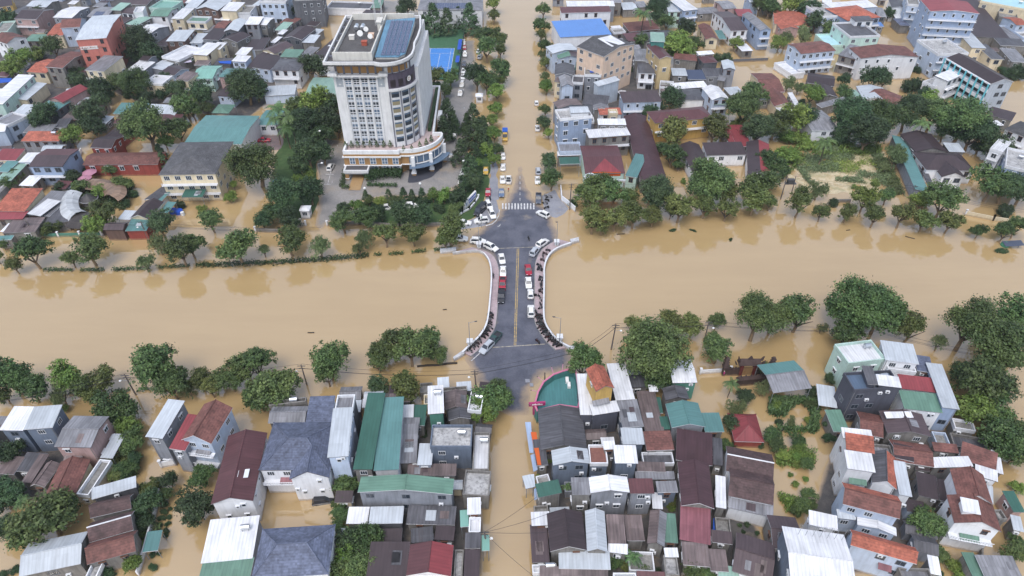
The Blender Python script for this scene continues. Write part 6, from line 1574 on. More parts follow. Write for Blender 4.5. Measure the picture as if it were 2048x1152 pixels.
cable(ua, u1, .9, 'cables crossing the lower bank before the leaning pole'); cable(u1, u2, 1.2, 'cables between the two lamp poles on the lower bank'); cable(u2, u3, 1.3, 'cables running from the lamp pole to the junction corner pole'); cable(u3, G(1170, 693, 3), .5, 'cables crossing low above the dry junction'); cable(G(1170, 693, 3), u4, .3, 'cables rising to the leaning pole by the giant tree'); cable(u4, u5, .6, 'cables passing through the giant tree'); cable(u5, G(1750, 655, 8), .8, 'cables through the trees beyond the temple gate'); cable(G(1750, 655, 8), G(2060, 720, 8), .9, 'cables over the water beyond the mint house')
v1 = utility((72, 474), (51, 441), 'utility pole beside the dark truss roof', 1); v2 = utility((297, 479), (281, 443), 'utility pole in front of the red banner gate', 1, -1)
v3 = utility((1139, 420), (1143, 367), 'tall dark utility pole on the corner pavement', 1); v4 = utility((1822, 398), (1834, 374), 'pole at the lower end of the long teal shed', 1); v5 = utility((1561, 399), (1575, 350), 'first pole of the transformer pair by the vacant lot', 0); v6 = utility((1584, 384), (1592, 352), 'second pole of the transformer pair by the vacant lot', 0)
b = MB(); b.box(0, 3.4, -.5, .5, -.1, .1); b.box(.6, 2.6, -.6, .6, .103, 1.5); tag(b.build('transformer', DKMET, None, v5 + Vector((0, 0, -3))), 'dark transformer platform between the two poles by the vacant lot', 'transformer')
cable(v1, v2, 1, 'cables above the river road by the thatched garden'); cable(v2, G(640, 455, 8), 1, 'cables before the cream hipped office'); cable(v3, v5, 1.6, 'long cables over the trees of the upper bank'); cable(v6, v4, 1.2, 'cables before the flooded vacant lot'); cable(v4, G(2060, 420, 8), 1, 'cables before the brown roofed villa'); cable(v3, G(640, 300, 12), 2.5, 'cables over the tower garden') if False else None
sp = utility((976, 1100), (968, 1062), 'street pole beside the mint street awning', 1, 1)
for i, (u, v) in enumerate(((1110, 1020), (1120, 1060), (1070, 1152), (1075, 990))): cable(sp, G(u, v, 7), .5, ['cable over the flooded street to the dark green roof', 'cable over the flooded street to the white roof', 'cable along the flooded street towards the camera', 'cable over the flooded street to the grey lean to'][i], ((0, 0),))
def street_lamp(base, z0, h, side, label, arm=1.7):
    p = G(*base, z0); e = empty('street_lamp', p); b = MB(); b.tube((0, 0, 0), (0, 0, h), .1, 7, 0, .06); b.tube((0, 0, 0), (0, 0, .6), .16, 7); b.build('pole', GALV, e)
    b = MB(); b.tube((0, 0, h - .1), (side * arm, 0, h + .35), .05, 5); b.build('arm', GALV, e); b = MB(); b.hull([(side * arm - .1 * side - .25, -.14, h + .28), (side * arm - .1 * side + .35, -.14, h + .34), (side * arm + .25, .14, h + .34), (side * arm - .35, .14, h + .28)], [(side * arm - .3, -.1, h + .42), (side * arm + .3, -.1, h + .46), (side * arm + .3, .1, h + .46), (side * arm - .3, .1, h + .42)]); b.build('lamp_head', DKMET, e)
    tag(e, label, 'street lamp', 'street lamps on the bridge piers')
street_lamp((940, 691), 1.95, 7.6, 1, 'street lamp on the pier by the pale silver car'); street_lamp((1119, 682), 1.95, 7.6, -1, 'street lamp on the lower pier beside the crowded motorbikes'); street_lamp((958, 494), 1.95, 7.2, 1, 'street lamp on the upper pier by the sideways white SUV', .4); street_lamp((1113, 490), 1.95, 7.6, -1, 'street lamp on the upper pier facing the flooded trees', .3)
def globe(base, h, label, z0=.2, arm=0):
    p = G(*base, z0); e = empty('garden_lamp', p); b = MB(); b.tube((0, 0, 0), (0, 0, h), .08, 6); 
    if arm: b.tube((0, 0, h), (arm, 0, h + .3), .05, 5)
    b.build('pole', GALV, e); b = MB(); b.ball((arm, 0, h + .35), .42, 0, 10, .6 if arm else 1); b.build('lamp_head', WHITEP, e); tag(e, label, 'garden lamp', 'garden lamps around the tower')
for a in ((642, 360, 6, 'garden lamp with an arm at the lawn edge by the tower bays', .2, 1.4), (607, 412, 5, 'garden lamp above the guard booth trees', .2, 1.4), (733, 400, 4, 'white globe lamp before the clipped hedge of the tower', .2, 0), (843, 396, 5, 'white globe lamp on the tower drive bend', .2, 0), (937, 350, 5, 'garden lamp on the drive beside the conifers', .2, -1.4), (827, 435, 4.5, 'white globe lamp in the garden trees near the river road', .2, 0), (560, 445, 5, 'garden lamp under the trees by the river wall', .2, 0), (640, 300, 7, 'garden lamp deep in the grove beside the tower', .2, 1.2), (963, 455, 4, 'white globe lamp on the corner pavement by the taxi', .3, 0)): globe((a[0], a[1]), a[2], a[3], a[4], a[5])
# ------------------------------------------------------------------ signs, walls, small things
def board(name, p, q, z0, z1, th, mats, label, cat, extra=None):
    P = G(*p); Q = G(*q); c = (P + Q) / 2; d = Q - P; e = empty(name, c, math.atan2(d.y, d.x)); L = d.length / 2; b = MB(); b.box(-L, L, 0, th, z0, z1); b.build('panel', mats[0], e)
    if extra: extra(e, L)
    tag(e, label, cat); return e
def textobj(s, size, mat, e, loc, rx=math.pi / 2, bold=0):
    c = bpy.data.curves.new('lettering', 'FONT'); c.body = s; c.size = size; c.align_x = 'CENTER'; c.align_y = 'CENTER'; c.extrude = .02; c.offset = bold
    o = bpy.data.objects.new('lettering', c); COL.objects.link(o); dg = bpy.context.evaluated_depsgraph_get(); me = bpy.data.meshes.new_from_object(o.evaluated_get(dg)); bpy.data.objects.remove(o); bpy.data.curves.remove(c)
    me.materials.clear(); me.materials.append(mat); t = bpy.data.objects.new('lettering', me); COL.objects.link(t); t.parent = e; t.location = loc; t.rotation_euler = (rx, 0, 0); return t
def bluepanel(e, L):
    b = MB(); b.box(-L * .35, L * .92, -.04, -.002, 1.1, 2.5); b.build('blue_face', plain('sign blue', S(52, 92, 190), .5), e); b = MB(); b.box(-L * .35, -L * .3, -.06, -.041, 1.2, 2.3)
    for k in range(9): b.box(-L * .26 + k * L * .13, -L * .26 + k * L * .13 + L * .08, -.06, -.041, 1.55, 2.05)
    b.build('lettering', WHITEP, e)
    b = MB(); b.tube((-L * .68, -.03, 1.8), (-L * .68, -.002, 1.8), .55, 12); b.build('emblem', plain('emblem grey', S(150, 166, 186), .6), e)
board('sign_board', (930, 422), (953, 397), .3, 2.9, .5, [WHITEP], 'white and blue sign board on the lawn at the corner', 'sign', bluepanel)
def lowwall(pts, z, th, mat, label, name='garden_wall', cat='wall', posts=0, z0=0.0):
    P = [G(*p) for p in pts]; e = empty(name, P[0]); b = MB(); pb = MB()
    for a, c in zip(P, P[1:]):
        d = (c - a).normalized(); s = Vector((-d.y, d.x, 0)) * th / 2; a2, c2 = a - P[0], c - P[0]; ex = d * th * .3
        b.hull([a2 - s + Vector((0, 0, -1)), c2 - s + Vector((0, 0, -1)), c2 + s + Vector((0, 0, -1)), a2 + s + Vector((0, 0, -1))], [a2 - s + Vector((0, 0, z)), c2 - s + Vector((0, 0, z)), c2 + s + Vector((0, 0, z)), a2 + s + Vector((0, 0, z))])
        if posts:
            n = max(1, int((c - a).length / posts))
            for k in range(n + 1):
                q = a2.lerp(c2, k / n); m = MB(); m.box(q.x - .22, q.x + .22, q.y - .22, q.y + .22, -1, z + .45); m.box(q.x - .3, q.x + .3, q.y - .3, q.y + .3, z + .453, z + .6); m.build('pillar', TRIM, e)
    b.build('wall', mat, e); tag(e, label, cat); return e
WW = wall_mat('white'); CW = wall_mat('conc')
lowwall([(915, 436), (925, 428), (939, 421), (950, 408), (957, 397)], .9, .35, WW, 'low curved white wall around the corner lawn', posts=13)
lowwall([(512, 464), (560, 466), (612, 452)], 1.4, .25, CW, 'dark railing wall along the river road before the grove', posts=6); lowwall([(655, 452), (720, 450), (800, 455), (890, 452)], 1.3, .3, CW, 'long low wall between the tower garden and the river road', posts=9)
lowwall([(75, 475), (205, 472)], 1.3, .25, wall_mat('green'), 'green railing with white pillars before the thatched garden', 'railing_wall', 'wall', 5.5)
lowwall([(1660, 405), (1700, 405)], 1.2, .3, CW, 'grey wall piece at the edge of the vacant lot'); lowwall([(1930, 430), (1985, 441), (2048, 450)], 1.4, .3, wall_mat('cream'), 'cream garden wall before the brown roofed villa', posts=7)
lowwall([(1387, 300), (1393, 360), (1397, 385)], 2.2, .3, WW, 'white wall along the lane by the courtyard hall'); lowwall([(1400, 748), (1460, 744)], 1.3, .25, WW, 'white railing wall of the temple yard by the person in pink', posts=4)
lowwall([(1121, 380), (1123, 402), (1136, 412), (1150, 424)], 2.0, .25, WW, 'white yard wall beside the tall corner pole'); lowwall([(278, 1152), (292, 1105), (310, 1040), (322, 985)], 1.6, .3, WW, 'broken white wall dividing the flooded gardens'); lowwall([(1955, 1152), (1960, 1050), (1962, 985)], 1.8, .3, CW, 'grey lane wall beside the curved white villa')
lowwall([(1462, 125), (1535, 122)], 1.4, .3, wall_mat('dgrey'), 'dark hedge topped wall across the flooded yard'); lowwall([(325, 935), (350, 930)], 1.8, .3, WW, 'white wall below the grey tube house', posts=5); lowwall([(1880, 890), (1975, 905), (1995, 885)], 1.2, .3, WW, '') if False else None
lowwall([(180, 240), (140, 380)], 1.6, .25, WW, 'pale garden wall between the blue house and the thatched garden') if False else lowwall([(165, 305), (140, 352)], 1.8, .3, WW, 'pale slanting wall between the blue house and the eatery')
# utility office: parapet sign with the round emblem
TX, TY = 2, 1
P1 = T(570, 262, 6.6); P2 = T(912, 262, 6.6); c = (P1 + P2) / 2; e = empty('emblem_sign', (P1.x, P1.y, 4.4)); L = P2.x - P1.x; W_ = L * .45; b = MB()
prof = [(0, 0), (W_, 0), (W_, .8)] + [(W_ - .9 - 1.4 * math.sin(a), 1.0 + 1.1 * math.sin(a)) for a in (0.2, .6, 1.0)] + [(W_ * .62, 2.3)] + [(W_ * .37 + 1.75 * math.cos(a), 2.3 + 1.1 * math.sin(a)) for a in [math.pi * k / 8 for k in range(9)]] + [(0, 2.2)]
b.hull([(x, .35, z) for x, z in prof], [(x, 0, z) for x, z in prof]); b.box(W_ + .003, L, 0, .35, .0, 1.0); b.build('panel', plaster('sign white', S(226, 234, 240), .3), e)
EMB = plain('emblem blue grey', S(96, 122, 150), .5); b = MB(); n = 28; cx, cz, r1, r0 = W_ * .37, 1.75, 1.35, 1.12
for k in range(n):
    a, a2 = 2 * math.pi * k / n, 2 * math.pi * (k + 1) / n; b.face([(cx + r0 * math.cos(a), -.03, cz + r0 * math.sin(a)), (cx + r1 * math.cos(a), -.03, cz + r1 * math.sin(a)), (cx + r1 * math.cos(a2), -.03, cz + r1 * math.sin(a2)), (cx + r0 * math.cos(a2), -.03, cz + r0 * math.sin(a2))])
for k in range(4):
    a = math.pi * k / 2; b.face([(cx, -.03, cz), (cx + .2 * math.cos(a - .785), -.03, cz + .2 * math.sin(a - .785)), (cx + .95 * math.cos(a), -.03, cz + .95 * math.sin(a)), (cx + .2 * math.cos(a + .785), -.03, cz + .2 * math.sin(a + .785))])
b.build('emblem', EMB, e); b = MB(); b.box(.6, W_ * .8, -.05, -.003, -.6, -.1); b.build('blue_band', plain('sign blue', S(52, 92, 190), .5), e); tag(e, 'white parapet sign with a round four pointed star emblem on the mint office', 'sign')
TX, TY = 2, 1; a_ = T(640, 228, 6.1); b_ = T(870, 228, 6.1); b = MB(); w2 = (b_.x - a_.x) / 2; b.hull([(-w2, 0, 0), (w2, 0, 0), (0, 6.5, .05)], [(-w2, 0, .12), (w2, 0, .12), (0, 6.5, 1.3)]); e = empty('roof_gable', ((a_.x + b_.x) / 2, a_.y, 6.15)); b.build('sheet', roof_mat('red'), e); b = MB(); b.box(-w2, w2, -.2, -.02, -1.2, .1); b.build('orange_board', plain('orange board', S(206, 96, 40), .6), e); tag(e, 'small red gable with an orange board on the maroon roof', 'roof gable')
# salmon building: white name band
TX, TY = 0, 0
sb = [o for o in THINGS if o['label'].startswith('tall salmon')][0]
wb_ = [c for c in sb.children if c.name.startswith('wall')][0]; xs = [v.co.x for v in wb_.data.vertices]; ys = [v.co.y for v in wb_.data.vertices]
b = MB(); b.box(min(xs) + .3, min(xs) + (max(xs) - min(xs)) * .62, min(ys) - .12, min(ys) - .003, 12.3, 13.6); b.build('name_band', WHITEP, sb); textobj('CƠ SỞ PHƯƠNG NAM', 1.05, plain('letter grey', S(170, 130, 120), .6), sb, (min(xs) + .3 + (max(xs) - min(xs)) * .3, min(ys) - .14, 12.95))
# corner cafe with the pink rim
TX, TY = 2, 2
cz = 4.2; pts = [(200, 985), (178, 930), (205, 830), (250, 750), (330, 690), (400, 665), (455, 650), (500, 655), (520, 690), (545, 900), (530, 960), (380, 940)]
pp = [T(x, y, cz) for x, y in pts]; e = empty('corner_cafe', (sum(p.x for p in pp) / len(pp), sum(p.y for p in pp) / len(pp), 0)); land('the pink rimmed cafe', e.location); Q = [(p.x - e.location.x, p.y - e.location.y) for p in pp]
if sum(Q[i][0] * Q[(i + 1) % len(Q)][1] - Q[(i + 1) % len(Q)][0] * Q[i][1] for i in range(len(Q))) < 0: Q.reverse()
b = MB(); b.prism(Q, -1, cz - 2.0); b.build('wall', wall_mat('teal'), e); b = MB(); b.prism([(x * .93, y * .93) for x, y in Q], cz - 1.99, cz - 1.85); b.build('roof', metal_roof('cafe teal', S(86, 140, 142), .35), e)
b = MB(); ringwall(b, Q, .3, cz - 2.0, cz - .02); b.build('parapet', wall_mat('teal'), e); b = MB(); ringwall(b, [(x * 1.02, y * 1.02) for x, y in Q], .38, cz, cz + .16); b.build('pink_rim', plain('pink rim', S(204, 122, 152), .5), e)
for x, y in pts[1:8]:
    p = T(x, y, cz) - e.location; d = Vector((p.x, p.y, 0)).normalized(); b = MB(); b.tube((p.x, p.y, cz + .15), p + d * 1.5 + Vector((0, 0, .9)), .06, 5); b.ball(p + d * 1.5 + Vector((0, 0, .9)), .13, 1, 6); b.build('spot_lamp', [plain('pink metal', S(206, 140, 170), .5), DKMET], e)
for x0, y0 in ((440, 745), (455, 785)):
    p = T(x0, y0, cz - 1.8) - e.location; b = MB(); b.box(p.x - .35, p.x + .35, p.y - .7, p.y + .7, cz - 1.84, cz - 1.1); b.build('roof_unit', WHITEP, e)
tag(e, 'rounded corner cafe with a teal roof terrace and a bright pink rim', 'cafe')
PINK = plain('sign magenta', S(170, 58, 110), .5); a_ = T(135, 930, 5); b_ = T(268, 920, 5); e = empty('shop_sign', (a_.x, a_.y, 4.2)); e.rotation_euler.z = math.atan2(b_.y - a_.y, b_.x - a_.x); L = (b_ - a_).length; b = MB(); b.box(0, L, 0, .4, 0, 1.0); b.build('panel', PINK, e); b = MB()
x = .7
while x < L - .8: w_ = R_.uniform(.12, .3); b.box(x, x + w_, -.04, -.002, .35, .35 + R_.choice((.25, .35, .42))); x += w_ + .07
b.build('lettering', WHITEP, e); b = MB(); b.box(.9, 2.0, .1, .5, -3.0, -.05); b.build('pylon', PINK, e); tag(e, 'magenta sign board with white lettering at the pink rimmed cafe', 'sign')
# orange and white fascia boards down the flooded street
TX, TY = 2, 3
def slab(name, pts, z, th, mat, label, cat):
    P = [T(x, y, z) for x, y in pts]; c = sum(P, Vector()) / len(P); e = [p - c for p in P]
    if sum(e[i].x * e[(i + 1) % len(e)].y - e[(i + 1) % len(e)].x * e[i].y for i in range(len(e))) < 0: e.reverse()
    b = MB(); b.hull([p - Vector((0, 0, th)) for p in e], e); o = b.build(name, mat, None, c); tag(o, label, cat); return o
OR_ = plain('orange board', S(226, 104, 52), .6); BW = metal_roof('pale blue sheet', S(166, 186, 216), .3)
slab('fascia_board', [(150, 0), (195, 0), (234, 262), (205, 262)], 4.6, .3, OR_, 'long orange fascia board over the flooded street', 'sign')
slab('street_awning', [(105, -80), (150, -80), (172, 165), (140, 165)], 3.4, .12, BW, 'pale blue awning under the upper end of the orange board', 'awning'); slab('street_awning', [(148, 185), (180, 172), (205, 300), (172, 318)], 3.4, .12, BW, 'pale blue awning at the lower end of the orange board', 'awning'); slab('street_awning', [(112, 345), (176, 335), (186, 435), (118, 452)], 3.4, .12, metal_roof('white awning', S(214, 224, 236), .3), 'white square awning jutting over the flooded street', 'awning'); slab('street_awning', [(176, 455), (205, 440), (212, 530), (180, 545)], 3.2, .12, BW, 'small blue awning below the white square awning', 'awning')
slab('fallen_board', [(1055, -1300), (1060, -1300), (1060, -1290), (1055, -1290)], 1, .1, WHITEP, '', '') if False else None
bl = plain('blue tarpaulin', S(46, 120, 214), .6); slab('blue_tarpaulin', [(1612, 688), (1716, 692), (1722, 802), (1606, 782)], 2.2, .06, bl, 'bright blue tarpaulin stretched beside the faded red sheet roof', 'tarpaulin')
TX, TY = 0, 0; slab('blue_tarpaulin', [(-20, 625), (95, 625), (80, 655), (-20, 665)], 4, .08, bl, 'blue tarpaulin at the frame edge behind the long white roof', 'tarpaulin'); slab('blue_tarpaulin', [(1745, 490), (1850, 485), (1848, 510), (1760, 505)], 4, .08, bl, 'blue tarpaulin beside the pale blue hut', 'tarpaulin'); slab('lilac_sheet', [(1450, 465), (1510, 445), (1535, 495), (1450, 505)], 4, .06, plain('lilac cloth', S(206, 200, 222), .8), 'lilac cloth hung below the half built white house', 'cloth')
TX, TY = 2, 0; slab('blue_tarpaulin', [(620, 525), (680, 520), (695, 575), (625, 580)], 9.6, .06, bl, 'blue sheet over the roof garden of the grey block', 'tarpaulin')
TX, TY = 1, 1; slab('blue_canopy', [(125, 300), (160, 278), (205, 290), (175, 332), (130, 335)], 2.6, .4, plain('canopy blue', S(70, 116, 176), .6), 'blue tent canopy under the trees beside the lawn', 'canopy')
# bins, barrels, umbrellas
for i, (x, y, c, l) in enumerate(((1385, 535, S(40, 90, 200), 'first blue water butt before the cream office'), (1432, 540, S(40, 90, 200), 'second blue water butt before the cream office'), (1460, 556, S(225, 228, 230), 'white drum beside the blue water butts'))):
    TX, TY = 0, 1; p = T(x, y, .6); b = MB(); rr_ = 1.2 if i < 2 else .6; b.tube((0, 0, -.6), (0, 0, .9), rr_, 12); b.tube((0, 0, .9), (0, 0, 1.05), rr_ * .9, 12); o = b.build('water_butt', plain('butt' + str(i // 2), c, .5), None, (p.x, p.y, .1)); tag(o, l, 'water butt')
def umbrella(x, y, r, h, label):
    p = T(x, y, h); e = empty('parasol', (p.x, p.y, 0)); b = MB(); n = 8; R1 = [(r * math.cos(2 * math.pi * k / n), r * math.sin(2 * math.pi * k / n), h - .5) for k in range(n)]; R2 = [(.3 * math.cos(2 * math.pi * k / n), .3 * math.sin(2 * math.pi * k / n), h + .3) for k in range(n)]; b.hull([(q[0], q[1], q[2] - .05) for q in R1], R1); b.hull(R1, R2, 0, False); b.build('canopy', plain('dusty pink cloth', S(180, 128, 148), .8), e); b = MB(); b.tube((0, 0, -1), (0, 0, h), .05, 5); b.build('pole', DKMET, e); tag(e, label, 'parasol', 'pink parasols of the garden cafe')
TX, TY = 0, 1; umbrella(710, 215, 2.3, 3.6, 'pink parasol close to the red eatery'); umbrella(672, 262, 2.2, 3.4, 'pink parasol beside the thatched garden tree')
# curved thatched roofs of the garden cafe
def arcroof(name, pts, wd, h, mat, label):
    P = [T(x, y, h) for x, y in pts]; P = [Vector(q + (0,)) for q in dense([tuple(p[:2]) for p in P], 4)]; c = sum(P, Vector()) / len(P); e = empty(name, c); b = MB(); S_ = []
    for i, p in enumerate(P):
        d = (P[min(i + 1, len(P) - 1)] - P[max(i - 1, 0)]).normalized(); n = Vector((-d.y, d.x, 0)); q = p - c
        S_.append([q - n * wd + Vector((0, 0, h - .9)), q - n * wd * .55 + Vector((0, 0, h)), q + Vector((0, 0, h + .45)), q + n * wd * .55 + Vector((0, 0, h)), q + n * wd + Vector((0, 0, h - .9))])
    for a, d in zip(S_, S_[1:]):
        for k in range(4): b.face([a[k], d[k], d[k + 1], a[k + 1]])
    bm = bmesh.new(); o = b.build('roof', mat, e); bm.from_mesh(o.data); bmesh.ops.remove_doubles(bm, verts=bm.verts, dist=.002); bmesh.ops.recalc_face_normals(bm, faces=bm.faces); bmesh.ops.solidify(bm, geom=bm.faces[:], thickness=.15); bm.to_mesh(o.data); bm.free()
    for q in S_[::6]:
        for k in (1, 3): m = MB(); m.tube((q[k].x, q[k].y, -1), (q[k].x, q[k].y, h - .3), .1, 5); m.build('post', DTRIM, e)
    tag(e, label, 'pavilion'); land('the thatched garden', c); return e
THATCH = metal_roof('brown thatch', S(150, 126, 108), .9); SHEETW = metal_roof('worn white sheet', S(206, 210, 214), .7)
arcroof('thatched_pavilion', [(715, 300), (780, 305), (860, 320), (910, 350), (915, 390), (880, 415)], 3.2, 4.2, THATCH, 'crescent shaped brown thatched roof in the garden'); arcroof('sheeted_pavilion', [(570, 375), (540, 420), (530, 470), (550, 530), (610, 560)], 3.0, 4.2, SHEETW, 'curved pavilion roof covered with torn white sheeting'); arcroof('thatched_pavilion', [(600, 580), (650, 590), (720, 590)], 4.2, 3.6, metal_roof('black thatch', S(70, 64, 62), .9), 'dark slatted pavilion roof below the torn white sheeting')
p = T(705, 430, 3); e = empty('round_hut', (p.x, p.y, 0)); b = MB(); n = 14; rg = lambda r, z: [(r * math.cos(2 * math.pi * k / n), r * math.sin(2 * math.pi * k / n), z) for k in range(n)]; b.hull(rg(2.7, 2.6), rg(.2, 4.4), 0); b.build('roof', metal_roof('dark thatch', S(74, 72, 74), .9), e); b = MB(); b.hull(rg(2.2, -1), rg(2.2, 2.59), 0); b.build('wall', CW, e); b = MB()
for k in range(n): a = rg(2.72, 2.66); b.tube(a[k], a[(k + 1) % n], .16, 5)
b.build('rim', GTRIM, e); tag(e, 'small round hut with a dark conical roof between the curved pavilions', 'hut')
# temple gate, screen wall, banner gate
DKST = plaster('mossy stone', S(78, 62, 58), .9); REDW = plaster('temple red', S(116, 52, 48), .7)
TX, TY = 2, 2; p = T(1870, 695); e = empty('temple_gate', (p.x, p.y, 0)); land('the temple gate', p); s_ = 1.0
b = MB(); b.box(-1.9, -1.2, -.5, .5, -1, 3.6); b.box(1.2, 1.9, -.5, .5, -1, 3.6); b.box(-2.3, 2.3, -.55, .55, 3.6, 4.1); b.build('arch', REDW, e)
b = MB(); b.hull([(-2.7, -1, 4.1), (2.7, -1, 4.1), (2.7, 1, 4.1), (-2.7, 1, 4.1)], [(-2.2, -.2, 5.3), (2.2, -.2, 5.3), (2.2, .2, 5.3), (-2.2, .2, 5.3)])
for sx in (-1, 1):
    b.hull([(sx * 2.5 - .25, -.3, 5.0), (sx * 2.5 + .25, -.3, 5.0), (sx * 2.5 + .25, .3, 5.0), (sx * 2.5 - .25, .3, 5.0)], [(sx * 2.9 - .1, -.1, 6.2), (sx * 2.9 + .1, -.1, 6.2), (sx * 2.9 + .1, .1, 6.2), (sx * 2.9 - .1, .1, 6.2)]); b.hull([(sx * 3.0 - .2, -.4, 3.8), (sx * 3.0 + .2, -.4, 3.8), (sx * 3.0 + .2, .4, 3.8), (sx * 3.0 - .2, .4, 3.8)], [(sx * 3.5 - .05, -.1, 4.8), (sx * 3.5 + .05, -.1, 4.8), (sx * 3.5 + .05, .1, 4.8), (sx * 3.5 - .05, .1, 4.8)])
b.hull([(-.6, -.2, 5.3), (.6, -.2, 5.3), (.6, .2, 5.3), (-.6, .2, 5.3)], [(-.1, -.1, 6.3), (.1, -.1, 6.3), (.1, .1, 6.3), (-.1, .1, 6.3)]); b.build('roof', DKST, e)
for sx in (-1, 1):
    b = MB(); b.box(sx * 3.4 - 1.5, sx * 3.4 + 1.5, -.3, .3, -1, 2.1)
    for k in range(5): b.ball((sx * 3.4 - 1.3 + k * .65, 0, 2.2 + .2 * (k % 2)), .3, 0, 6)
    b.build('side_wall', DKST, e); b = MB(); b.box(sx * 5.3 - .4, sx * 5.3 + .4, -.4, .4, -1, 3.6)
    for k in range(4): b.hull([(sx * 5.3 - .75 + .08 * k, -.75 + .08 * k, 3.0 + .75 * k), (sx * 5.3 + .75 - .08 * k, -.75 + .08 * k, 3.0 + .75 * k), (sx * 5.3 + .75 - .08 * k, .75 - .08 * k, 3.0 + .75 * k), (sx * 5.3 - .75 + .08 * k, .75 - .08 * k, 3.0 + .75 * k)], [(sx * 5.3 - .3, -.3, 3.6 + .75 * k), (sx * 5.3 + .3, -.3, 3.6 + .75 * k), (sx * 5.3 + .3, .3, 3.6 + .75 * k), (sx * 5.3 - .3, .3, 3.6 + .75 * k)])
    b.build('gate_pillar', DKST, e)
b = MB(); b.box(-1.15, 1.15, -.1, .1, -.5, 2.6); b.build('door', plaster('worn door', S(160, 128, 88), .8), e); tag(e, 'ornate mossy temple gate with dragon topped pillars standing in the flood', 'gate')
p = T(1908, 770); b = MB(); b.box(-3.4, 3.4, -.35, .35, -1, 2.2); b.hull([(-3.8, -.6, 2.2), (3.8, -.6, 2.2), (3.8, .6, 2.2), (-3.8, .6, 2.2)], [(-3.5, -.15, 2.9), (3.5, -.15, 2.9), (3.5, .15, 2.9), (-3.5, .15, 2.9)])
for k in range(6): b.hull([(-3.1 + k * 1.2, -.15, 2.85), (-2.7 + k * 1.2, -.15, 2.85), (-2.7 + k * 1.2, .15, 2.85), (-3.1 + k * 1.2, .15, 2.85)], [(-2.95 + k * 1.2, -.05, 3.4), (-2.85 + k * 1.2, -.05, 3.4), (-2.85 + k * 1.2, .05, 3.4), (-2.95 + k * 1.2, .05, 3.4)])
o = b.build('screen_wall', DKST, None, (p.x, p.y, 0)); o.rotation_euler.z = .12; tag(o, 'dark carved screen wall in front of the temple gate', 'wall')
TX, TY = 0, 1; a_ = T(1005, 745); b_ = T(1175, 752)
def ban(e, L):
    b = MB(); b.box(-L * .86, L * .86, -.06, -.003, 1.75, 2.3); b.box(-L * .6, L * .6, -.06, -.003, 1.05, 1.5)
    b.build('lettering_band', plain('faded letters', S(206, 150, 140), .7), e)
board('banner_wall', (251, 475), (294, 476), -1, 2.7, .3, [plain('banner red', S(140, 44, 56), .7)], 'red banner with faded lettering below the teal porch', 'sign', ban)
board('gate_leaf', (209, 473), (245, 474), -1, 3.3, .3, [plaster('gate brown', S(64, 50, 44), .6)], 'dark brown wooden gate between the pillar wall and the red banner', 'gate')
for i, (u, v) in enumerate(((311, 435), (318, 438))):
    p = G(u, v + 38 - 2); e = empty('flag', (p.x, p.y, 0)); b = MB(); b.tube((0, 0, -1), (0, 0, 7.5), .05, 5); b.build('pole', GALV, e); b = MB(); b.hull([(.05, 0, 5.6), (.5, .2, 5.4), (.55, .25, 5.4), (.05, .04, 5.6)], [(.05, 0, 7.2), (.5, .15, 6.6), (.55, .2, 6.6), (.05, .04, 7.2)]); b.build('cloth', plain('flag red', S(200, 40, 40), .8), e); tag(e, ['limp red flag closer to the teal porch', 'limp red flag closer to the cream office'][i], 'flag')
# guard booths, debris, aerials
def booth(u, v, w, d, h, label, rot=0.0):
    p = G(u, v, .1); e = empty('guard_booth', p, rot); b = MB(); b.box(-w / 2, w / 2, -d / 2, d / 2, -.3, h); b.build('wall', WW, e); b = MB(); b.hull([(-w / 2 - .3, -d / 2 - .3, h), (w / 2 + .3, -d / 2 - .3, h), (w / 2 + .3, d / 2 + .3, h), (-w / 2 - .3, d / 2 + .3, h)], [(-w / 4, -d / 4, h + .6), (w / 4, -d / 4, h + .6), (w / 4, d / 4, h + .6), (-w / 4, d / 4, h + .6)]); b.build('roof', TRIM, e); place(WIN[1], 'window', e, (0, -d / 2, h - 1.1), 0, (.9, 1, .9)); place(WIN[1], 'window', e, (w / 2, 0, h - 1.1), math.pi / 2, (.8, 1, .9)); tag(e, label, 'guard booth')
booth(959, 204, 2.4, 2.4, 2.9, 'white guard booth beside the avenue trees'); booth(614, 433, 2.6, 2.6, 3.0, 'white guard booth at the tower gate on the river road')
TX, TY = 3, 3
p0 = T(250, 800, 11.3); p1 = T(600, 845, 11.3); d = (p1 - p0)
for k in range(7):
    q = p0 + d * (k / 6.0); b = MB(); b.tube((0, 0, -.8), (0, 0, 2.4), .035, 5); b.tube((-.5, 0, 2.2), (.5, 0, 2.2), .025, 4)
    for j in range(4): b.tube((-.4 + j * .25, -.3, 2.2), (-.4 + j * .25, .3, 2.2), .02, 4)
    o = b.build('aerial', GALV, None, q); tag(o, 'thin television aerial in the row on the large white roof', 'aerial', 'aerials on the large white roof')
TX, TY = 3, 1; p = T(1960, 800, 1.2); b = MB(); b.hull([(-2.6, -1.1, -.1), (2.6, -1.1, .3), (2.6, 1.1, .5), (-2.6, 1.1, .1)], [(-2.6, -1.1, 0), (2.6, -1.1, .4), (2.6, 1.1, .6), (-2.6, 1.1, .2)])
for x in (-2, 2): b.tube((x, 0, -1.8), (x, 0, .1), .06, 5)
tag(b.build('tilted_panel', plain('panel grey', S(84, 92, 110), .4), None, p), 'dark tilted panel on legs standing in the upper flood', 'panel')
p = T(1897, 805, .4); b = MB(); b.ball((0, 0, .4), 1.2, 0, 9, .9); tag(b.build('green_float', plain('float green', S(80, 150, 120), .6), None, (p.x, p.y, 0)), 'round green tank floating beside the tilted panel', 'tank')
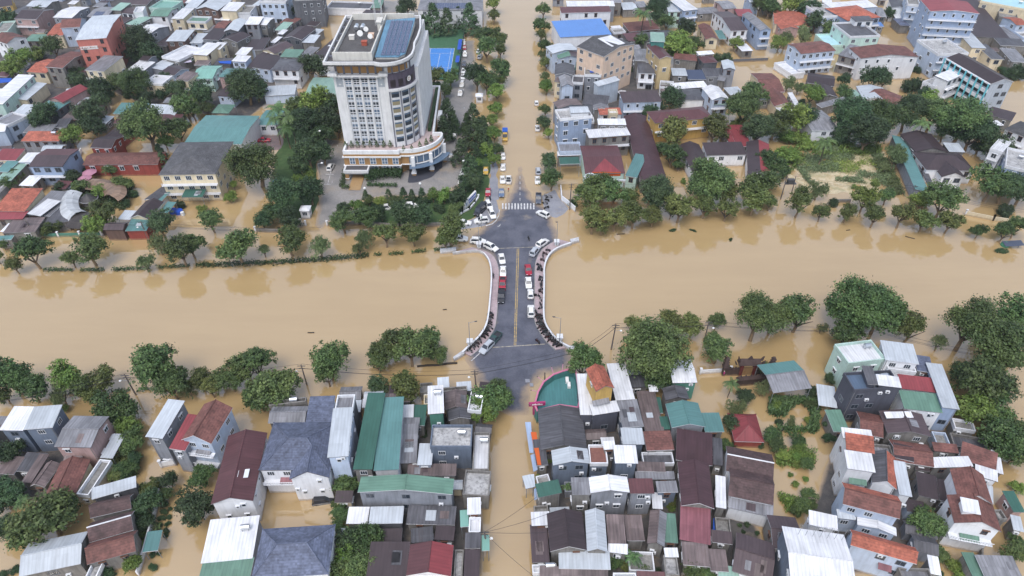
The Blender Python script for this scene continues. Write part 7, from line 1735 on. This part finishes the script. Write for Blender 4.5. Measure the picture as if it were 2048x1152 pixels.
TX, TY = 0, 3; p = T(942, 262, .3); b = MB(); b.tube((0, 0, -.4), (0, 0, .5), 1.0, 12); b.tube((0, 0, .5), (0, 0, .62), .85, 12); tag(b.build('green_basin', plain('basin green', S(70, 140, 130), .6), None, (p.x, p.y, 0)), 'round green basin half sunk in the garden flood', 'basin')
for (tx_, ty_, x, y, l, L, a) in ((3, 1, 640, 690, 'pair of dark flotsam clumps before the upper bank trees', 1.2, .2), (3, 1, 1135, 750, 'dark floating branch on the upper river', 2.6, -.5), (2, 1, 870, 722, 'short dark strip of flotsam by the bank trees', 2.4, .1), (1, 2, 1450, 615, 'long dark log floating below the lower bank tree', 9.5, .12), (2, 2, 600, 475, 'dark drifting crate near the bridge wing wall', 1.2, .2), (1, 2, 440, 358, 'thin stick floating far out on the brown river', 1.6, 0), (1, 2, 1510, 174, 'small dark twig floating off the bridge', 1.0, .1)):
    TX, TY = tx_, ty_; p = T(x, y); b = MB(); r = random.Random(int(x)); prev = Vector((-L / 2, 0, .05))
    for k in range(4): q = Vector((-L / 2 + L * (k + 1) / 4, r.uniform(-.1, .1) * L * .3, .05)); b.tube(prev, q, .16 if L < 5 else .3, 6); prev = q
    o = b.build('floating_log', plain('wet wood', S(60, 52, 44), .8), None, p); o.rotation_euler.z = a; tag(o, l, 'driftwood')
TX, TY = 2, 1
for i, (x, y, s, l) in enumerate(((1290, 690, 60, 'floating leafy branch heap beneath the upper bank trees'), (1450, 695, 45, 'floating leafy branches by a thin bank trunk'), (1750, 765, 40, 'floating leafy branch adrift off the upper bank'))):
    tree(x, y, s * .6, 's', '', .1); e = AUTO.pop()[0]; e.name = 'floating_branch'; e.scale = (e.scale[0], e.scale[0] * .5, e.scale[0] * .3); tag(e, l, 'branch')
TX, TY = 3, 1; tree(1860, 855, 60, 's', '', .1); e = AUTO.pop()[0]; e.name = 'floating_branch'; e.scale = (e.scale[0], e.scale[0] * .5, e.scale[0] * .3); tag(e, 'floating leafy heap near the tilted panel', 'branch')
def person(u, v, z, mats, label, rot=0.0):
    """one continuous figure grown from a jointed skeleton, standing"""
    J = [(0, 0, .95), (0, .01, 1.25), (0, .01, 1.45), (0, .02, 1.56), (0, .03, 1.68), (.1, 0, .88), (.11, .02, .48), (.1, -.02, .06), (.1, .1, .03), (-.1, 0, .88), (-.12, .06, .48), (-.12, -.02, .06), (-.12, .1, .03), (.19, .01, 1.42), (.25, .04, 1.15), (.22, .2, .98), (-.19, .01, 1.42), (-.26, 0, 1.14), (-.22, .16, .95)]
    E_ = [(0, 1), (1, 2), (2, 3), (3, 4), (0, 5), (5, 6), (6, 7), (7, 8), (0, 9), (9, 10), (10, 11), (11, 12), (2, 13), (13, 14), (14, 15), (2, 16), (16, 17), (17, 18)]
    R = [.15, .14, .14, .06, .11, .095, .065, .045, .045, .095, .065, .045, .045, .07, .045, .035, .07, .045, .035]
    me = bpy.data.meshes.new('body'); me.from_pydata(J, E_, []); o = bpy.data.objects.new('person', me); COL.objects.link(o); m = o.modifiers.new('skin', 'SKIN'); 
    for i, r in enumerate(R): me.skin_vertices[0].data[i].radius = (r, r)
    me.skin_vertices[0].data[0].use_root = True; o.modifiers.new('sub', 'SUBSURF').levels = 1; dg = bpy.context.evaluated_depsgraph_get(); m2 = bpy.data.meshes.new_from_object(o.evaluated_get(dg)); o.modifiers.clear(); o.data = m2
    for mm in mats: m2.materials.append(mm)
    for p in m2.polygons: p.material_index = 0 if p.center.z > .82 and p.center.z < 1.5 else (2 if p.center.z >= 1.5 or p.center.z < .0 else 1); p.use_smooth = True
    o.location = G(u, v, z); o.rotation_euler.z = rot; b = MB(); b.ball((0, .03, 1.74), .15, 0, 10, .7); b.build('hat', plain('pale hat', S(214, 206, 190), .8), o); tag(o, label, 'person'); return o
SKIN = plain('skin', S(178, 130, 104), .6)
person(1446, 752, .0, [plain('magenta coat', S(176, 56, 122), .8), plain('magenta trousers', S(150, 60, 110), .8), SKIN], 'person in a magenta raincoat and pale hat standing by the white railing', 2.6)
person(1017, 384, .1, [plain('orange shirt', S(176, 96, 70), .8), plain('dark trousers', S(60, 56, 60), .8), SKIN], 'person in an orange top wading beside the blue grey sedan', .3)
# ------------------------------------------------------------------ words for everything not yet described
def settle():
    made = {}
    for o in THINGS: made.setdefault(o['label'], 0)
    seen = {}
    for o, attr, cat, group, pos in AUTO:
        if pos is None: continue
        ps = Vector((pos.x, pos.y, 0)); rank = sorted(LAND, key=lambda q: (q[1] - ps).length)
        rank = [q for q in rank if q[1] != ps and (q[1] - ps).length > .5 and not (o.get('label') == q[0])]
        def rel(q):
            d = ps - q[1]; a = abs(math.degrees(math.atan2(d.x, d.y)))
            return 'behind' if a < 55 else 'in front of' if a > 125 else 'beside'
        cand = [f"{attr} {rel(q)} {q[0]}" for q in rank[:6]]
        cand = [c for c in cand if len(c.split()) <= 16]
        lab = next((c for c in cand if c not in seen and c not in made), None)
        if lab is None:
            for q in rank[:4]:
                for od in ('second', 'third', 'fourth', 'fifth', 'sixth', 'seventh', 'eighth'):
                    c = f"{od} {attr} {rel(q)} {q[0]}"
                    if c not in seen and c not in made and len(c.split()) <= 16: lab = c; break
                if lab: break
        lab = lab or cand[0]
        seen[lab] = 1; o['label'] = lab; o['category'] = cat
        if group: o['group'] = group
settle()

hz = NT('haze'); hv = hz.n('ShaderNodeVolumePrincipled'); hv.inputs['Color'].default_value = (.86, .9, .96, 1); hv.inputs['Density'].default_value = .00011; hv.inputs['Anisotropy'].default_value = .2
hz.t.nodes.remove(hz.p); hz.l(hv.outputs[0], hz.out.inputs['Volume'])
b = MB(); b.box(-880, 880, -55, 1400, -1.6, 128, 0, True); stuff(b.build('haze', hz.m))
